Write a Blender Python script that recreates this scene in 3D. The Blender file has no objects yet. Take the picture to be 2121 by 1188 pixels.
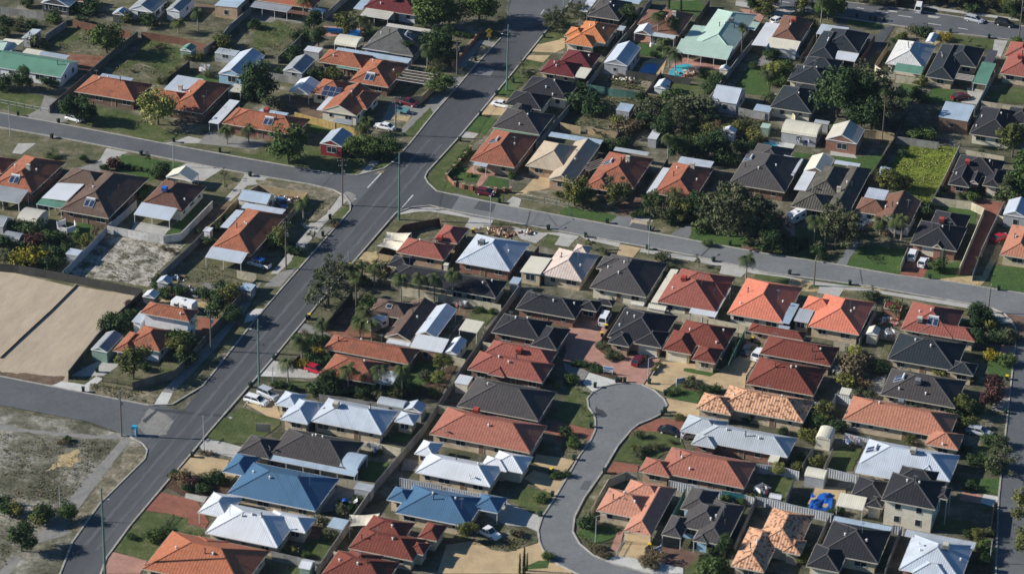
import bpy, math, random
from mathutils import Vector, Matrix
from mathutils.noise import noise as pnoise
R = math.radians
rnd = random.Random(7)
scene = bpy.context.scene
C = scene.collection
# ------------------------------------------------------------------ camera, sky, sun, exposure
F, PITCH, ROLL, AZ, CAMH = 6360.0, R(28.0), R(1.5), R(17.5), 290.0
FW = Vector((0, math.cos(PITCH), -math.sin(PITCH)))
_r = Vector((1, 0, 0)); _u = _r.cross(FW)
RT = _r*math.cos(ROLL) + _u*math.sin(ROLL)
UP = -_r*math.sin(ROLL) + _u*math.cos(ROLL)
CAM = Vector((0, 0, CAMH))
cam = bpy.data.cameras.new('camera'); co = bpy.data.objects.new('camera', cam); C.objects.link(co)
m = Matrix.Identity(4)
for i, v in enumerate((RT, UP, -FW)):
    for j in range(3): m[j][i] = v[j]
m.translation = CAM
co.matrix_world = m
cam.sensor_width = 36; cam.lens = F/2121*36; cam.clip_start = 5; cam.clip_end = 6000
cam.dof.use_dof = True; cam.dof.focus_distance = 700; cam.dof.aperture_fstop = 0.13
scene.camera = co
SUN_EL, SUN_AZ = R(26.5), R(177.5)          # azimuth of the direction towards the sun, counter-clockwise from +X
w = bpy.data.worlds.new('World'); scene.world = w; w.use_nodes = True
nt = w.node_tree; bg = nt.nodes['Background']
sky = nt.nodes.new('ShaderNodeTexSky'); sky.sky_type = 'NISHITA'; sky.sun_disc = False
sky.sun_elevation = SUN_EL; sky.sun_rotation = R(90) - SUN_AZ
sky.air_density = 1.0; sky.dust_density = 0.4; sky.ozone_density = 3.0
tint = nt.nodes.new('ShaderNodeMix'); tint.data_type = 'RGBA'; tint.blend_type = 'MULTIPLY'; tint.inputs[0].default_value = 1; tint.inputs[7].default_value = (.55, .9, 1.15, 1)   # clear-air blue of the open sky
nt.links.new(sky.outputs[0], tint.inputs[6]); nt.links.new(tint.outputs[2], bg.inputs[0]); bg.inputs[1].default_value = 0.05
sl = bpy.data.lights.new('sun', 'SUN'); sl.energy = 4.9; sl.angle = R(0.5); sl.color = (1, .945, .86)
so = bpy.data.objects.new('sun', sl); C.objects.link(so)
sd = Vector((math.cos(SUN_EL)*math.cos(SUN_AZ), math.cos(SUN_EL)*math.sin(SUN_AZ), math.sin(SUN_EL)))
so.rotation_euler = sd.to_track_quat('Z', 'Y').to_euler(); so.location = (0, 600, 300)
scene.view_settings.view_transform = 'Standard'; scene.view_settings.look = 'None'
scene.view_settings.exposure = 0.52; scene.view_settings.gamma = 1
scene.render.engine = 'CYCLES'
scene.cycles.max_bounces = 4; scene.cycles.diffuse_bounces = 2; scene.cycles.transparent_max_bounces = 4
scene.render.resolution_x = 1024; scene.render.resolution_y = 573

# ------------------------------------------------------------------ survey helpers: photo survey coordinates -> metres on the ground
TO = dict(a=(0,0), b=(530,0), c=(1060,0), d=(1590,0), e=(0,297), f=(530,297), g=(1060,297), h=(1590,297),
          i=(0,594), j=(530,594), k=(1060,594), m=(1590,594), n=(0,891), o=(530,891), p=(1060,891), q=(1590,891))
def px(t, x, y):
    return (TO[t][0]+x/4, TO[t][1]+y/4) if t != 's' else (x, y)
def G(x, y, z=0.0):
    d = RT*(x-1060.5) - UP*(y-594) + FW*F
    return CAM + d*((z-CAMH)/d.z)
def W(t, x, y, z=0.0): return G(*px(t, x, y), z)
def proj(p):
    d = Vector(p)-CAM; w_ = d.dot(FW)
    return (1060.5+F*d.dot(RT)/w_, 594-F*d.dot(UP)/w_)
def pts(s, z=0.0):                     # "k 870,805 760,830 j 12,34" -> world points
    out = []; t = 's'
    for tok in s.split():
        if ',' in tok:
            a, b = tok.split(','); out.append(W(t, float(a), float(b), z))
        else: t = tok
    return out
GA = -AZ                                # street grid: local x runs along the cross streets, local y along the main road

# ------------------------------------------------------------------ materials
MATS = {}
def new_mat(name, rough=.8, spec=.3, metal=0.0):
    m = bpy.data.materials.new(name); m.use_nodes = True
    b = m.node_tree.nodes['Principled BSDF']
    b.inputs['Roughness'].default_value = rough; b.inputs['Specular IOR Level'].default_value = spec
    b.inputs['Metallic'].default_value = metal
    MATS[name] = m
    return m, m.node_tree, b
def N(nt, t, **kw):
    n = nt.nodes.new(t)
    for k, v in kw.items():
        if k in n.inputs: n.inputs[k].default_value = v
        else: setattr(n, k, v)
    return n
def rgba(c): return (c[0], c[1], c[2], 1)
def ramp(nt, fac, stops):
    r = nt.nodes.new('ShaderNodeValToRGB'); e = r.color_ramp.elements
    e[0].position, e[0].color = stops[0][0], rgba(stops[0][1])
    e[1].position, e[1].color = stops[-1][0], rgba(stops[-1][1])
    for p_, c_ in stops[1:-1]:
        x = e.new(p_); x.color = rgba(c_)
    nt.links.new(fac, r.inputs[0]); return r.outputs[0]
def sc(c, k): return tuple(min(1, x*k) for x in c)
def mixc(nt, f, a, b, mode='MIX'):
    n = nt.nodes.new('ShaderNodeMix'); n.data_type = 'RGBA'; n.blend_type = mode
    for s_, v in ((0, f), (6, a), (7, b)):
        if hasattr(v, 'links') or isinstance(v, bpy.types.NodeSocket): nt.links.new(v, n.inputs[s_])
        else: n.inputs[s_].default_value = v if s_ == 0 else rgba(v)
    return n.outputs[2]
def noise_tex(nt, vec, scale, detail=4, rough=.6):
    n = N(nt, 'ShaderNodeTexNoise'); n.inputs['Scale'].default_value = scale
    n.inputs['Detail'].default_value = detail; n.inputs['Roughness'].default_value = rough
    if vec is not None: nt.links.new(vec, n.inputs['Vector'])
    return n.outputs[0]
def bump(nt, b, h, dist=.05, strength=1.0):
    n = N(nt, 'ShaderNodeBump'); n.inputs['Strength'].default_value = strength; n.inputs['Distance'].default_value = dist
    nt.links.new(h, n.inputs['Height']); nt.links.new(n.outputs[0], b.inputs['Normal'])
def mapping(nt, src, scale):
    mp = N(nt, 'ShaderNodeMapping'); mp.inputs['Scale'].default_value = scale; nt.links.new(src, mp.inputs[0]); return mp.outputs[0]
def plain(name, col, rough=.7, spec=.3, metal=0, var=.12, sca=1.5, bmp=0):
    m, nt, b = new_mat(name, rough, spec, metal)
    tc = N(nt, 'ShaderNodeTexCoord'); n = noise_tex(nt, tc.outputs['Object'], sca, 5)
    nt.links.new(ramp(nt, n, [(.3, sc(col, 1-var)), (.7, sc(col, 1+var))]), b.inputs['Base Color'])
    if bmp: bump(nt, b, n, bmp)
    return m
def tile_mat(name, col, col2=None, blotch=.5, rib=.55, wear=None, amp=.025, per=(.33, .36), age=.5):
    """terracotta / concrete tile: rolls up the slope, courses across it, every tile its own tint"""
    m, nt, b = new_mat(name, .85, .12)
    uv = N(nt, 'ShaderNodeUVMap', uv_map='UVMap').outputs[0]
    geo = N(nt, 'ShaderNodeNewGeometry').outputs['Position']
    sep = N(nt, 'ShaderNodeSeparateXYZ'); nt.links.new(uv, sep.inputs[0])
    # one random value per tile
    fl = []
    for s_, pr_ in ((0, per[0]), (1, per[1])):
        a = N(nt, 'ShaderNodeMath', operation='DIVIDE'); a.inputs[1].default_value = pr_; nt.links.new(sep.outputs[s_], a.inputs[0])
        f_ = N(nt, 'ShaderNodeMath', operation='FLOOR'); nt.links.new(a.outputs[0], f_.inputs[0]); fl.append((a.outputs[0], f_.outputs[0]))
    cb = N(nt, 'ShaderNodeCombineXYZ'); nt.links.new(fl[0][1], cb.inputs[0]); nt.links.new(fl[1][1], cb.inputs[1])
    wn = N(nt, 'ShaderNodeTexWhiteNoise', noise_dimensions='2D'); nt.links.new(cb.outputs[0], wn.inputs[0])
    c2 = col2 or sc(col, .86)
    base = ramp(nt, wn.outputs['Value'], [(.0, c2), (blotch, col), (1, sc(col, 1.1))]) if not col2 else ramp(nt, wn.outputs['Value'], [(blotch-.06, col), (blotch+.06, col2)])
    n1 = noise_tex(nt, geo, .22, 5, .7)
    base = mixc(nt, 1.0, base, ramp(nt, n1, [(.3, sc((1, 1, 1.02), 1-.3*age)), (.55, (1, 1, 1)), (.75, (1.0, .98, .95))]), 'MULTIPLY')
    n2 = noise_tex(nt, geo, 1.1, 6, .8)
    base = mixc(nt, 1.0, base, ramp(nt, n2, [(.3, sc((1, .98, .96), 1-.45*age)), (.5, (1, 1, 1))]), 'MULTIPLY')
    if wear: base = mixc(nt, ramp(nt, noise_tex(nt, geo, .5, 6, .75), [(.5, (0, 0, 0)), (.68, (.75, .75, .75))]), base, wear)
    # course joint
    fr = N(nt, 'ShaderNodeMath', operation='FRACT'); nt.links.new(fl[1][0], fr.inputs[0])
    base = mixc(nt, 1.0, base, ramp(nt, fr.outputs[0], [(.0, (.72, .7, .7)), (.2, (1, 1, 1))]), 'MULTIPLY')
    nt.links.new(base, b.inputs['Base Color'])
    sn = N(nt, 'ShaderNodeMath', operation='MULTIPLY'); sn.inputs[1].default_value = 2*math.pi/rib; nt.links.new(sep.outputs[0], sn.inputs[0])
    s2 = N(nt, 'ShaderNodeMath', operation='SINE'); nt.links.new(sn.outputs[0], s2.inputs[0])
    s6 = N(nt, 'ShaderNodeMath', operation='MULTIPLY_ADD'); s6.inputs[1].default_value = .5; s6.inputs[2].default_value = .5; nt.links.new(s2.outputs[0], s6.inputs[0])
    s3 = N(nt, 'ShaderNodeMath', operation='POWER'); s3.inputs[1].default_value = 3; nt.links.new(s6.outputs[0], s3.inputs[0])
    s4 = N(nt, 'ShaderNodeMath', operation='ADD'); nt.links.new(s3.outputs[0], s4.inputs[0])
    s5 = N(nt, 'ShaderNodeMath', operation='MULTIPLY'); s5.inputs[1].default_value = -.2; nt.links.new(fr.outputs[0], s5.inputs[0]); nt.links.new(s5.outputs[0], s4.inputs[1])
    bump(nt, b, s4.outputs[0], amp)
    return m
def metal_mat(name, col, rib=.4, amp=.012, rough=.5, spec=.35, var=.04, dirt=.1):
    m, nt, b = new_mat(name, rough, spec)
    uv = N(nt, 'ShaderNodeUVMap', uv_map='UVMap').outputs[0]
    geo = N(nt, 'ShaderNodeNewGeometry').outputs['Position']
    sep = N(nt, 'ShaderNodeSeparateXYZ'); nt.links.new(uv, sep.inputs[0])
    a = N(nt, 'ShaderNodeMath', operation='DIVIDE'); a.inputs[1].default_value = .76; nt.links.new(sep.outputs[0], a.inputs[0])
    f_ = N(nt, 'ShaderNodeMath', operation='FLOOR'); nt.links.new(a.outputs[0], f_.inputs[0])
    wn = N(nt, 'ShaderNodeTexWhiteNoise', noise_dimensions='1D'); nt.links.new(f_.outputs[0], wn.inputs['W'])
    base = ramp(nt, wn.outputs['Value'], [(0, sc(col, 1-var)), (1, sc(col, 1+var*.6))])
    base = mixc(nt, 1.0, base, ramp(nt, noise_tex(nt, geo, .25, 5, .65), [(.3, sc((1, .98, .95), 1-dirt)), (.55, (1, 1, 1))]), 'MULTIPLY')
    fr = N(nt, 'ShaderNodeMath', operation='FRACT'); nt.links.new(a.outputs[0], fr.inputs[0])
    base = mixc(nt, 1.0, base, ramp(nt, fr.outputs[0], [(.0, (.8, .8, .8)), (.1, (1, 1, 1))]), 'MULTIPLY')
    nt.links.new(base, b.inputs['Base Color'])
    sn = N(nt, 'ShaderNodeMath', operation='MULTIPLY'); sn.inputs[1].default_value = 2*math.pi/rib; nt.links.new(sep.outputs[0], sn.inputs[0])
    s2 = N(nt, 'ShaderNodeMath', operation='SINE'); nt.links.new(sn.outputs[0], s2.inputs[0])
    bump(nt, b, s2.outputs[0], amp)
    return m
# tiles
tile_mat('orange', (.36, .135, .078), wear=(.19, .1, .07), age=1)
tile_mat('coral', (.6, .2, .13), age=.2)
tile_mat('tangerine', (.52, .2, .085), age=.3)
tile_mat('burnt', (.42, .155, .085), age=.3)
tile_mat('rust', (.32, .12, .075), wear=(.17, .09, .065), age=.7)
tile_mat('terracotta', (.42, .19, .125), age=.3)
tile_mat('peach', (.5, .24, .165), age=.3)
tile_mat('sand', (.37, .215, .135), wear=(.32, .2, .14), age=.8)
tile_mat('red', (.19, .06, .044), age=.5)
tile_mat('rose', (.285, .1, .078), age=.2)
tile_mat('salmon', (.36, .145, .105), age=.4)
tile_mat('maroon', (.13, .032, .035), age=.3)
tile_mat('brown', (.19, .1, .072), wear=(.1, .065, .055), age=.6)
tile_mat('darkbrown', (.14, .075, .058), wear=(.2, .1, .07), age=.8)
tile_mat('umber', (.13, .09, .072), wear=(.19, .13, .1), age=.6)
tile_mat('charcoal', (.068, .062, .062), age=.2)
tile_mat('black', (.03, .031, .037), age=.2)
tile_mat('slate', (.027, .035, .043), age=.2)
tile_mat('graphite', (.075, .07, .07), age=.2)
tile_mat('greygreen', (.1, .095, .08), wear=(.15, .14, .12), age=.8, amp=.06)
tile_mat('oldgrey', (.115, .115, .11), wear=(.17, .17, .16), age=.8, rib=.5)
tile_mat('mottle', (.62, .36, .225), col2=(.27, .13, .08), blotch=.74, amp=.05, per=(.46, .4), age=.3)
tile_mat('pinkwhite', (.6, .5, .44), wear=(.56, .44, .4), age=.3)
tile_mat('greywhite', (.56, .56, .55), wear=(.45, .45, .44), age=.4)
# sheet metals
metal_mat('white', (.62, .65, .69))
metal_mat('silver', (.49, .545, .62), dirt=.18)
metal_mat('zinc', (.42, .46, .5), dirt=.18)
metal_mat('lightblue', (.4, .5, .6), dirt=.18)
metal_mat('grey', (.3, .32, .34), dirt=.25)
metal_mat('bluegrey', (.36, .42, .5))
metal_mat('blue', (.065, .145, .25))
metal_mat('green', (.12, .26, .19), dirt=.3)
metal_mat('palegreen', (.42, .56, .48))
metal_mat('cream', (.68, .65, .53))
metal_mat('beige', (.55, .52, .45))
metal_mat('darkmetal', (.08, .08, .09))
metal_mat('rusted', (.25, .12, .08), dirt=.5)
plain('shadecloth', (.02, .15, .11), .9, var=.2)
# walls
def brick_mat(name, c1, c2, mortar=(.5, .46, .4)):
    m, nt, b = new_mat(name, .9, .15)
    tc = N(nt, 'ShaderNodeTexCoord')
    cr = N(nt, 'ShaderNodeVectorMath', operation='CROSS_PRODUCT'); cr.inputs[1].default_value = (0, 0, 1); nt.links.new(tc.outputs['Normal'], cr.inputs[0])
    dt = N(nt, 'ShaderNodeVectorMath', operation='DOT_PRODUCT'); nt.links.new(cr.outputs[0], dt.inputs[0]); nt.links.new(tc.outputs['Object'], dt.inputs[1])
    sp = N(nt, 'ShaderNodeSeparateXYZ'); nt.links.new(tc.outputs['Object'], sp.inputs[0])
    cb = N(nt, 'ShaderNodeCombineXYZ'); nt.links.new(dt.outputs['Value'], cb.inputs[0]); nt.links.new(sp.outputs[2], cb.inputs[1])
    br = N(nt, 'ShaderNodeTexBrick'); br.inputs['Scale'].default_value = 1; br.inputs['Brick Width'].default_value = .31; br.inputs['Row Height'].default_value = .16
    br.inputs['Mortar Size'].default_value = .014
    br.inputs['Color1'].default_value = rgba(c1); br.inputs['Color2'].default_value = rgba(c2); br.inputs['Mortar'].default_value = rgba(mortar)
    nt.links.new(cb.outputs[0], br.inputs[0])
    base = mixc(nt, 1.0, br.outputs[0], ramp(nt, noise_tex(nt, tc.outputs['Object'], .7, 5), [(.3, (.75, .74, .72)), (.6, (1, 1, 1))]), 'MULTIPLY')
    nt.links.new(base, b.inputs['Base Color'])
    return m
brick_mat('brick_cream', (.68, .54, .37), (.6, .47, .32), (.6, .55, .45))
brick_mat('brick_tan', (.5, .33, .2), (.44, .27, .16))
brick_mat('brick_red', (.34, .14, .09), (.27, .11, .075), (.4, .34, .3))
brick_mat('brick_brown', (.2, .11, .075), (.16, .085, .06), (.3, .26, .22))
plain('render_white', (.72, .73, .75), .85)
plain('ridge_grey', (.095, .09, .09), .85)
plain('render_cream', (.72, .67, .54), .85)
plain('wall_grey', (.38, .39, .4), .85)
plain('wall_green', (.24, .34, .28), .8)
plain('wall_lightblue', (.32, .52, .68), .8)
plain('wall_red', (.22, .03, .035), .7)
plain('wall_dark', (.07, .075, .085), .7)
plain('gutter_white', (.75, .75, .74), .5, var=.05)
plain('gutter_cream', (.6, .56, .46), .5, var=.05)
plain('gutter_dark', (.06, .05, .05), .5, var=.05)
plain('gutter_red', (.2, .05, .04), .5, var=.05)
plain('trim_white', (.62, .61, .58), .5, var=.04)
plain('glass', (.025, .035, .045), .08, .6, var=.1)
plain('panel_glass', (.03, .045, .09), .12, .6, var=.2)
plain('tank_metal', (.6, .62, .64), .35, .5)
plain('timber', (.22, .14, .09), .85)
plain('post_white', (.7, .7, .68), .6, var=.05)
plain('post_green', (.1, .19, .16), .7, var=.08)
plain('post_wood', (.14, .12, .1), .85)
plain('post_grey', (.4, .42, .43), .6, var=.05)
plain('rubber', (.02, .02, .022), .8)
plain('bin_green', (.012, .026, .02), .6)
plain('bin_lid', (.015, .045, .03), .5)
plain('bin_yellow', (.75, .55, .03), .5)
plain('plastic_blue', (.006, .075, .33), .5, var=.25, sca=2)
plain('cyan_plastic', (.03, .42, .62), .5)
plain('cloth_white', (.8, .79, .8), .9)
plain('cloth_blue', (.08, .14, .4), .9)
plain('cloth_red', (.45, .12, .12), .9)
plain('sail_cream', (.74, .67, .53), .9)
plain('aircon_beige', (.5, .47, .4), .7)
plain('aircon_red', (.42, .07, .05), .6)
plain('aircon_blue', (.02, .14, .55), .5)
plain('aircon_grey', (.2, .22, .24), .6)
plain('sign_yellow', (.85, .5, .03), .5, var=.03)
plain('sign_white', (.8, .8, .8), .5, var=.03)
plain('sign_dark', (.02, .02, .02), .6, var=.03)
plain('sign_blue', (.1, .25, .5), .5, var=.03)
plain('tail_red', (.4, .02, .02), .3, .5)
plain('lamp_clear', (.7, .72, .72), .2, .6)
for nme, c_ in dict(car_white=(.8, .81, .82), car_silver=(.45, .48, .52), car_black=(.015, .016, .02), car_maroon=(.12, .012, .02), car_red=(.45, .01, .03), car_blue=(.06, .14, .3), car_dark=(.02, .03, .04), car_teal=(.1, .25, .28)).items():
    plain(nme, c_, .25, .6, var=.03)
# ground
def ground_mat(name, stops, scale=.12, fine=2.5, bmp=.15, speck=.3, aniso=None):
    m, nt, b = new_mat(name, .95, .1)
    geo = N(nt, 'ShaderNodeNewGeometry').outputs['Position']
    if aniso:
        geo0 = geo; mp = N(nt, 'ShaderNodeMapping', vector_type='TEXTURE'); mp.inputs['Rotation'].default_value = (0, 0, -aniso[1]); mp.inputs['Scale'].default_value = tuple(1/q for q in aniso[0]); nt.links.new(geo, mp.inputs[0]); geo = mp.outputs[0]
    n1 = noise_tex(nt, geo, scale, 8, .68)
    base = ramp(nt, n1, stops)
    n2 = noise_tex(nt, geo, fine, 4, .7)
    n3 = noise_tex(nt, geo, fine*.3, 5, .8)
    base = mixc(nt, 1.0, base, ramp(nt, n3, [(.35, (1-speck*.8,)*3), (.5, (1, 1, 1)), (.66, (1+speck*.9, 1+speck*.9, 1+speck*.85))]), 'MULTIPLY')
    base = mixc(nt, 1.0, base, ramp(nt, n2, [(.3, (1-speck, 1-speck, 1-speck)), (.7, (1+speck*.6, 1+speck*.6, 1+speck*.5))]), 'MULTIPLY')
    nt.links.new(base, b.inputs['Base Color'])
    if bmp: bump(nt, b, n2, bmp)
    return m
ground_mat('yard', [(.34, (.055, .062, .034)), (.45, (.09, .092, .056)), (.54, (.15, .14, .1)), (.62, (.24, .22, .17)), (.72, (.34, .32, .27))])
ground_mat('verge', [(.32, (.085, .095, .045)), (.48, (.13, .13, .07)), (.6, (.2, .18, .12)), (.75, (.31, .28, .22))], scale=.2)
ground_mat('lawn', [(.3, (.06, .085, .03)), (.52, (.095, .12, .045)), (.62, (.14, .145, .07)), (.74, (.24, .225, .15))], scale=.2, speck=.25)
ground_mat('greenlawn', [(.3, (.05, .1, .032)), (.6, (.075, .125, .038)), (.8, (.11, .14, .05))], scale=.25, speck=.2)
ground_mat('drylawn', [(.34, (.085, .095, .048)), (.5, (.14, .135, .08)), (.6, (.21, .19, .13)), (.7, (.36, .34, .28))], scale=.25)
ground_mat('crop', [(.3, (.1, .14, .022)), (.5, (.16, .21, .032)), (.7, (.24, .28, .05))], scale=.5, fine=1.2, bmp=.5, speck=.5)
ground_mat('sandweed', [(.36, (.1, .1, .07)), (.45, (.22, .205, .165)), (.53, (.42, .39, .34)), (.7, (.5, .47, .42))], scale=.35, fine=1.5)
ground_mat('scrub', [(.34, (.075, .078, .05)), (.45, (.13, .125, .09)), (.53, (.22, .21, .17)), (.62, (.36, .34, .3)), (.72, (.46, .44, .4))], scale=.1, fine=1.2, speck=.4)
ground_mat('sand', [(.3, (.39, .32, .235)), (.5, (.44, .36, .27)), (.7, (.49, .41, .31))], scale=.12, fine=1.2, bmp=.03, speck=.09, aniso=((1.4, .35, 1), AZ))
ground_mat('yellowsand', [(.3, (.36, .27, .14)), (.5, (.48, .37, .2)), (.7, (.5, .42, .28))], scale=.4)
ground_mat('dirt', [(.3, (.1, .075, .05)), (.5, (.17, .12, .085)), (.7, (.24, .18, .13))], scale=.3)
ground_mat('reddirt', [(.3, (.15, .075, .05)), (.5, (.24, .12, .08)), (.7, (.3, .17, .12))], scale=.3)
ground_mat('mulch', [(.3, (.05, .035, .025)), (.5, (.1, .065, .045)), (.7, (.16, .1, .07))], scale=.8)
ground_mat('strawgrass', [(.3, (.1, .098, .06)), (.48, (.19, .17, .12)), (.6, (.3, .26, .19)), (.72, (.4, .36, .29))], scale=.35, fine=1.6, bmp=.15, speck=.35)
ground_mat('asphalt', [(.3, (.068, .073, .08)), (.5, (.09, .095, .103)), (.7, (.118, .122, .128))], scale=.09, fine=3, bmp=.01, speck=.1, aniso=((1, .12, 1), AZ))
ground_mat('asphalt_old', [(.3, (.16, .168, .175)), (.5, (.185, .193, .2)), (.7, (.215, .222, .228))], scale=.12, fine=3, bmp=.01, speck=.12)
ground_mat('asphalt_mid', [(.3, (.1, .107, .116)), (.5, (.12, .127, .136)), (.7, (.142, .149, .158))], scale=.12, fine=3, bmp=.01, speck=.1)
ground_mat('asphalt_dark', [(.3, (.05, .054, .06)), (.6, (.07, .075, .083))], scale=.3, speck=.1, bmp=.01)
ground_mat('concrete', [(.3, (.34, .33, .3)), (.5, (.42, .41, .38)), (.7, (.48, .47, .44))], scale=.3, speck=.1, bmp=.01)
ground_mat('concrete_pale', [(.3, (.48, .48, .46)), (.7, (.6, .6, .57))], scale=.3, speck=.1, bmp=.01)
ground_mat('concrete_dull', [(.3, (.2, .2, .19)), (.7, (.29, .28, .26))], scale=.3, speck=.15, bmp=.01)
ground_mat('kerb_concrete', [(.3, (.33, .31, .28)), (.7, (.46, .44, .4))], scale=.6, speck=.2, bmp=.01)
ground_mat('paint_white', [(.35, (.4, .4, .4)), (.55, (.62, .62, .61))], scale=2, speck=.1, bmp=0)
def paving(name, c1, c2, mortar, bw=.7, rh=.35):
    m, nt, b = new_mat(name, .9, .15)
    geo = N(nt, 'ShaderNodeNewGeometry').outputs['Position']
    br = N(nt, 'ShaderNodeTexBrick'); br.inputs['Scale'].default_value = 1; br.inputs['Brick Width'].default_value = bw; br.inputs['Row Height'].default_value = rh
    br.inputs['Mortar Size'].default_value = .03
    br.inputs['Color1'].default_value = rgba(c1); br.inputs['Color2'].default_value = rgba(c2); br.inputs['Mortar'].default_value = rgba(mortar)
    mp = N(nt, 'ShaderNodeMapping'); mp.inputs['Rotation'].default_value = (0, 0, AZ+.5); nt.links.new(geo, mp.inputs[0]); nt.links.new(mp.outputs[0], br.inputs[0])
    base = mixc(nt, 1.0, br.outputs[0], ramp(nt, noise_tex(nt, geo, .3, 6), [(.3, (.75, .74, .73)), (.6, (1.05, 1.05, 1.03))]), 'MULTIPLY')
    nt.links.new(base, b.inputs['Base Color'])
paving('pave_red', (.33, .13, .09), (.26, .1, .07), (.22, .12, .09))
paving('pave_pink', (.46, .25, .2), (.4, .21, .17), (.4, .25, .2))
paving('pave_cream', (.52, .39, .23), (.48, .36, .21), (.46, .36, .24), .5, .5)
paving('pave_brown', (.2, .12, .09), (.16, .1, .08), (.14, .09, .07))
def water():
    m, nt, b = new_mat('pool_water', .08, .5)
    geo = N(nt, 'ShaderNodeNewGeometry').outputs['Position']
    nt.links.new(ramp(nt, noise_tex(nt, geo, .4, 3), [(.3, (.005, .2, .5)), (.7, (.02, .3, .62))]), b.inputs['Base Color'])
    bump(nt, b, noise_tex(nt, geo, 2, 3), .03)
    m, nt, b = new_mat('pool_turquoise', .08, .5)
    geo = N(nt, 'ShaderNodeNewGeometry').outputs['Position']
    nt.links.new(ramp(nt, noise_tex(nt, geo, .4, 3), [(.3, (.03, .33, .4)), (.7, (.08, .48, .55))]), b.inputs['Base Color'])
water()
def fence_mat(name, col, seam=2.35, rib=.2, amp=.02, top=None):
    m, nt, b = new_mat(name, .8, .2)
    uv = N(nt, 'ShaderNodeUVMap', uv_map='UVMap').outputs[0]
    geo = N(nt, 'ShaderNodeNewGeometry').outputs['Position']
    sep = N(nt, 'ShaderNodeSeparateXYZ'); nt.links.new(uv, sep.inputs[0])
    a = N(nt, 'ShaderNodeMath', operation='DIVIDE'); a.inputs[1].default_value = seam; nt.links.new(sep.outputs[0], a.inputs[0])
    f_ = N(nt, 'ShaderNodeMath', operation='FLOOR'); nt.links.new(a.outputs[0], f_.inputs[0])
    fr = N(nt, 'ShaderNodeMath', operation='FRACT'); nt.links.new(a.outputs[0], fr.inputs[0])
    wn = N(nt, 'ShaderNodeTexWhiteNoise', noise_dimensions='1D'); nt.links.new(f_.outputs[0], wn.inputs['W'])
    base = ramp(nt, wn.outputs['Value'], [(0, sc(col, .82)), (1, sc(col, 1.12))])
    base = mixc(nt, 1.0, base, ramp(nt, fr.outputs[0], [(.0, (.45, .45, .45)), (.04, (1, 1, 1))]), 'MULTIPLY')
    base = mixc(nt, 1.0, base, ramp(nt, noise_tex(nt, geo, .9, 6, .7), [(.3, (.68, .66, .62)), (.6, (1, 1, 1))]), 'MULTIPLY')
    nt.links.new(base, b.inputs['Base Color'])
    sn = N(nt, 'ShaderNodeMath', operation='MULTIPLY'); sn.inputs[1].default_value = 2*math.pi/rib; nt.links.new(sep.outputs[0], sn.inputs[0])
    s2 = N(nt, 'ShaderNodeMath', operation='SINE'); nt.links.new(sn.outputs[0], s2.inputs[0])
    bump(nt, b, s2.outputs[0], amp)
fence_mat('fence_cream', (.6, .55, .42)); fence_mat('fence_zinc', (.45, .48, .52), seam=20, rib=.45, amp=.03)
fence_mat('fence_grey', (.3, .3, .29)); fence_mat('fence_dark', (.07, .07, .065)); fence_mat('fence_brown', (.13, .085, .06))
fence_mat('fence_green', (.09, .2, .17)); fence_mat('fence_tan', (.5, .39, .24)); fence_mat('fence_yellow', (.5, .36, .14), seam=.5)
fence_mat('fence_rust', (.22, .11, .075)); fence_mat('fence_block', (.17, .16, .14), seam=1.2); fence_mat('fence_white', (.66, .66, .64))
fence_mat('fence_teal', (.03, .2, .26)); fence_mat('fence_brick', (.35, .15, .1), seam=.6)
# foliage: tint varies leaf by leaf and branch by branch
def leaf_mat(name, c1, c2, c3):
    m, nt, b = new_mat(name, .75, .15)
    oi = N(nt, 'ShaderNodeObjectInfo'); geo = N(nt, 'ShaderNodeNewGeometry')
    at = N(nt, 'ShaderNodeVertexColor', layer_name='tint')
    sp = N(nt, 'ShaderNodeSeparateColor'); nt.links.new(at.outputs[0], sp.inputs[0])
    base = ramp(nt, sp.outputs[0], [(0, c1), (.5, c2), (1, c3)])
    base = mixc(nt, 1.0, base, ramp(nt, oi.outputs['Random'], [(0, (.8, .85, .85)), (1, (1.15, 1.08, 1.0))]), 'MULTIPLY')
    nt.links.new(base, b.inputs['Base Color'])
    b.inputs['Specular IOR Level'].default_value = .1
    return m
leaf_mat('leaf_green', (.04, .072, .02), (.066, .108, .032), (.11, .155, .05))
leaf_mat('leaf_dark', (.026, .05, .021), (.042, .076, .029), (.076, .115, .044))
leaf_mat('leaf_gum', (.052, .066, .033), (.088, .103, .052), (.145, .155, .085))
leaf_mat('leaf_olive', (.06, .075, .02), (.11, .12, .035), (.2, .2, .06))
leaf_mat('leaf_lime', (.14, .17, .035), (.25, .27, .07), (.38, .37, .12))
leaf_mat('leaf_yellow', (.09, .09, .015), (.22, .19, .025), (.38, .31, .04))
leaf_mat('leaf_plum', (.05, .025, .025), (.08, .035, .035), (.12, .06, .05))
leaf_mat('leaf_dry', (.1, .075, .045), (.16, .12, .07), (.24, .19, .12))
leaf_mat('leaf_palm', (.035, .055, .02), (.06, .085, .03), (.11, .125, .05))
plain('bark', (.12, .095, .075), .95); plain('bark_pale', (.3, .27, .23), .95)
MM = lambda n: MATS[n]

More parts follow.
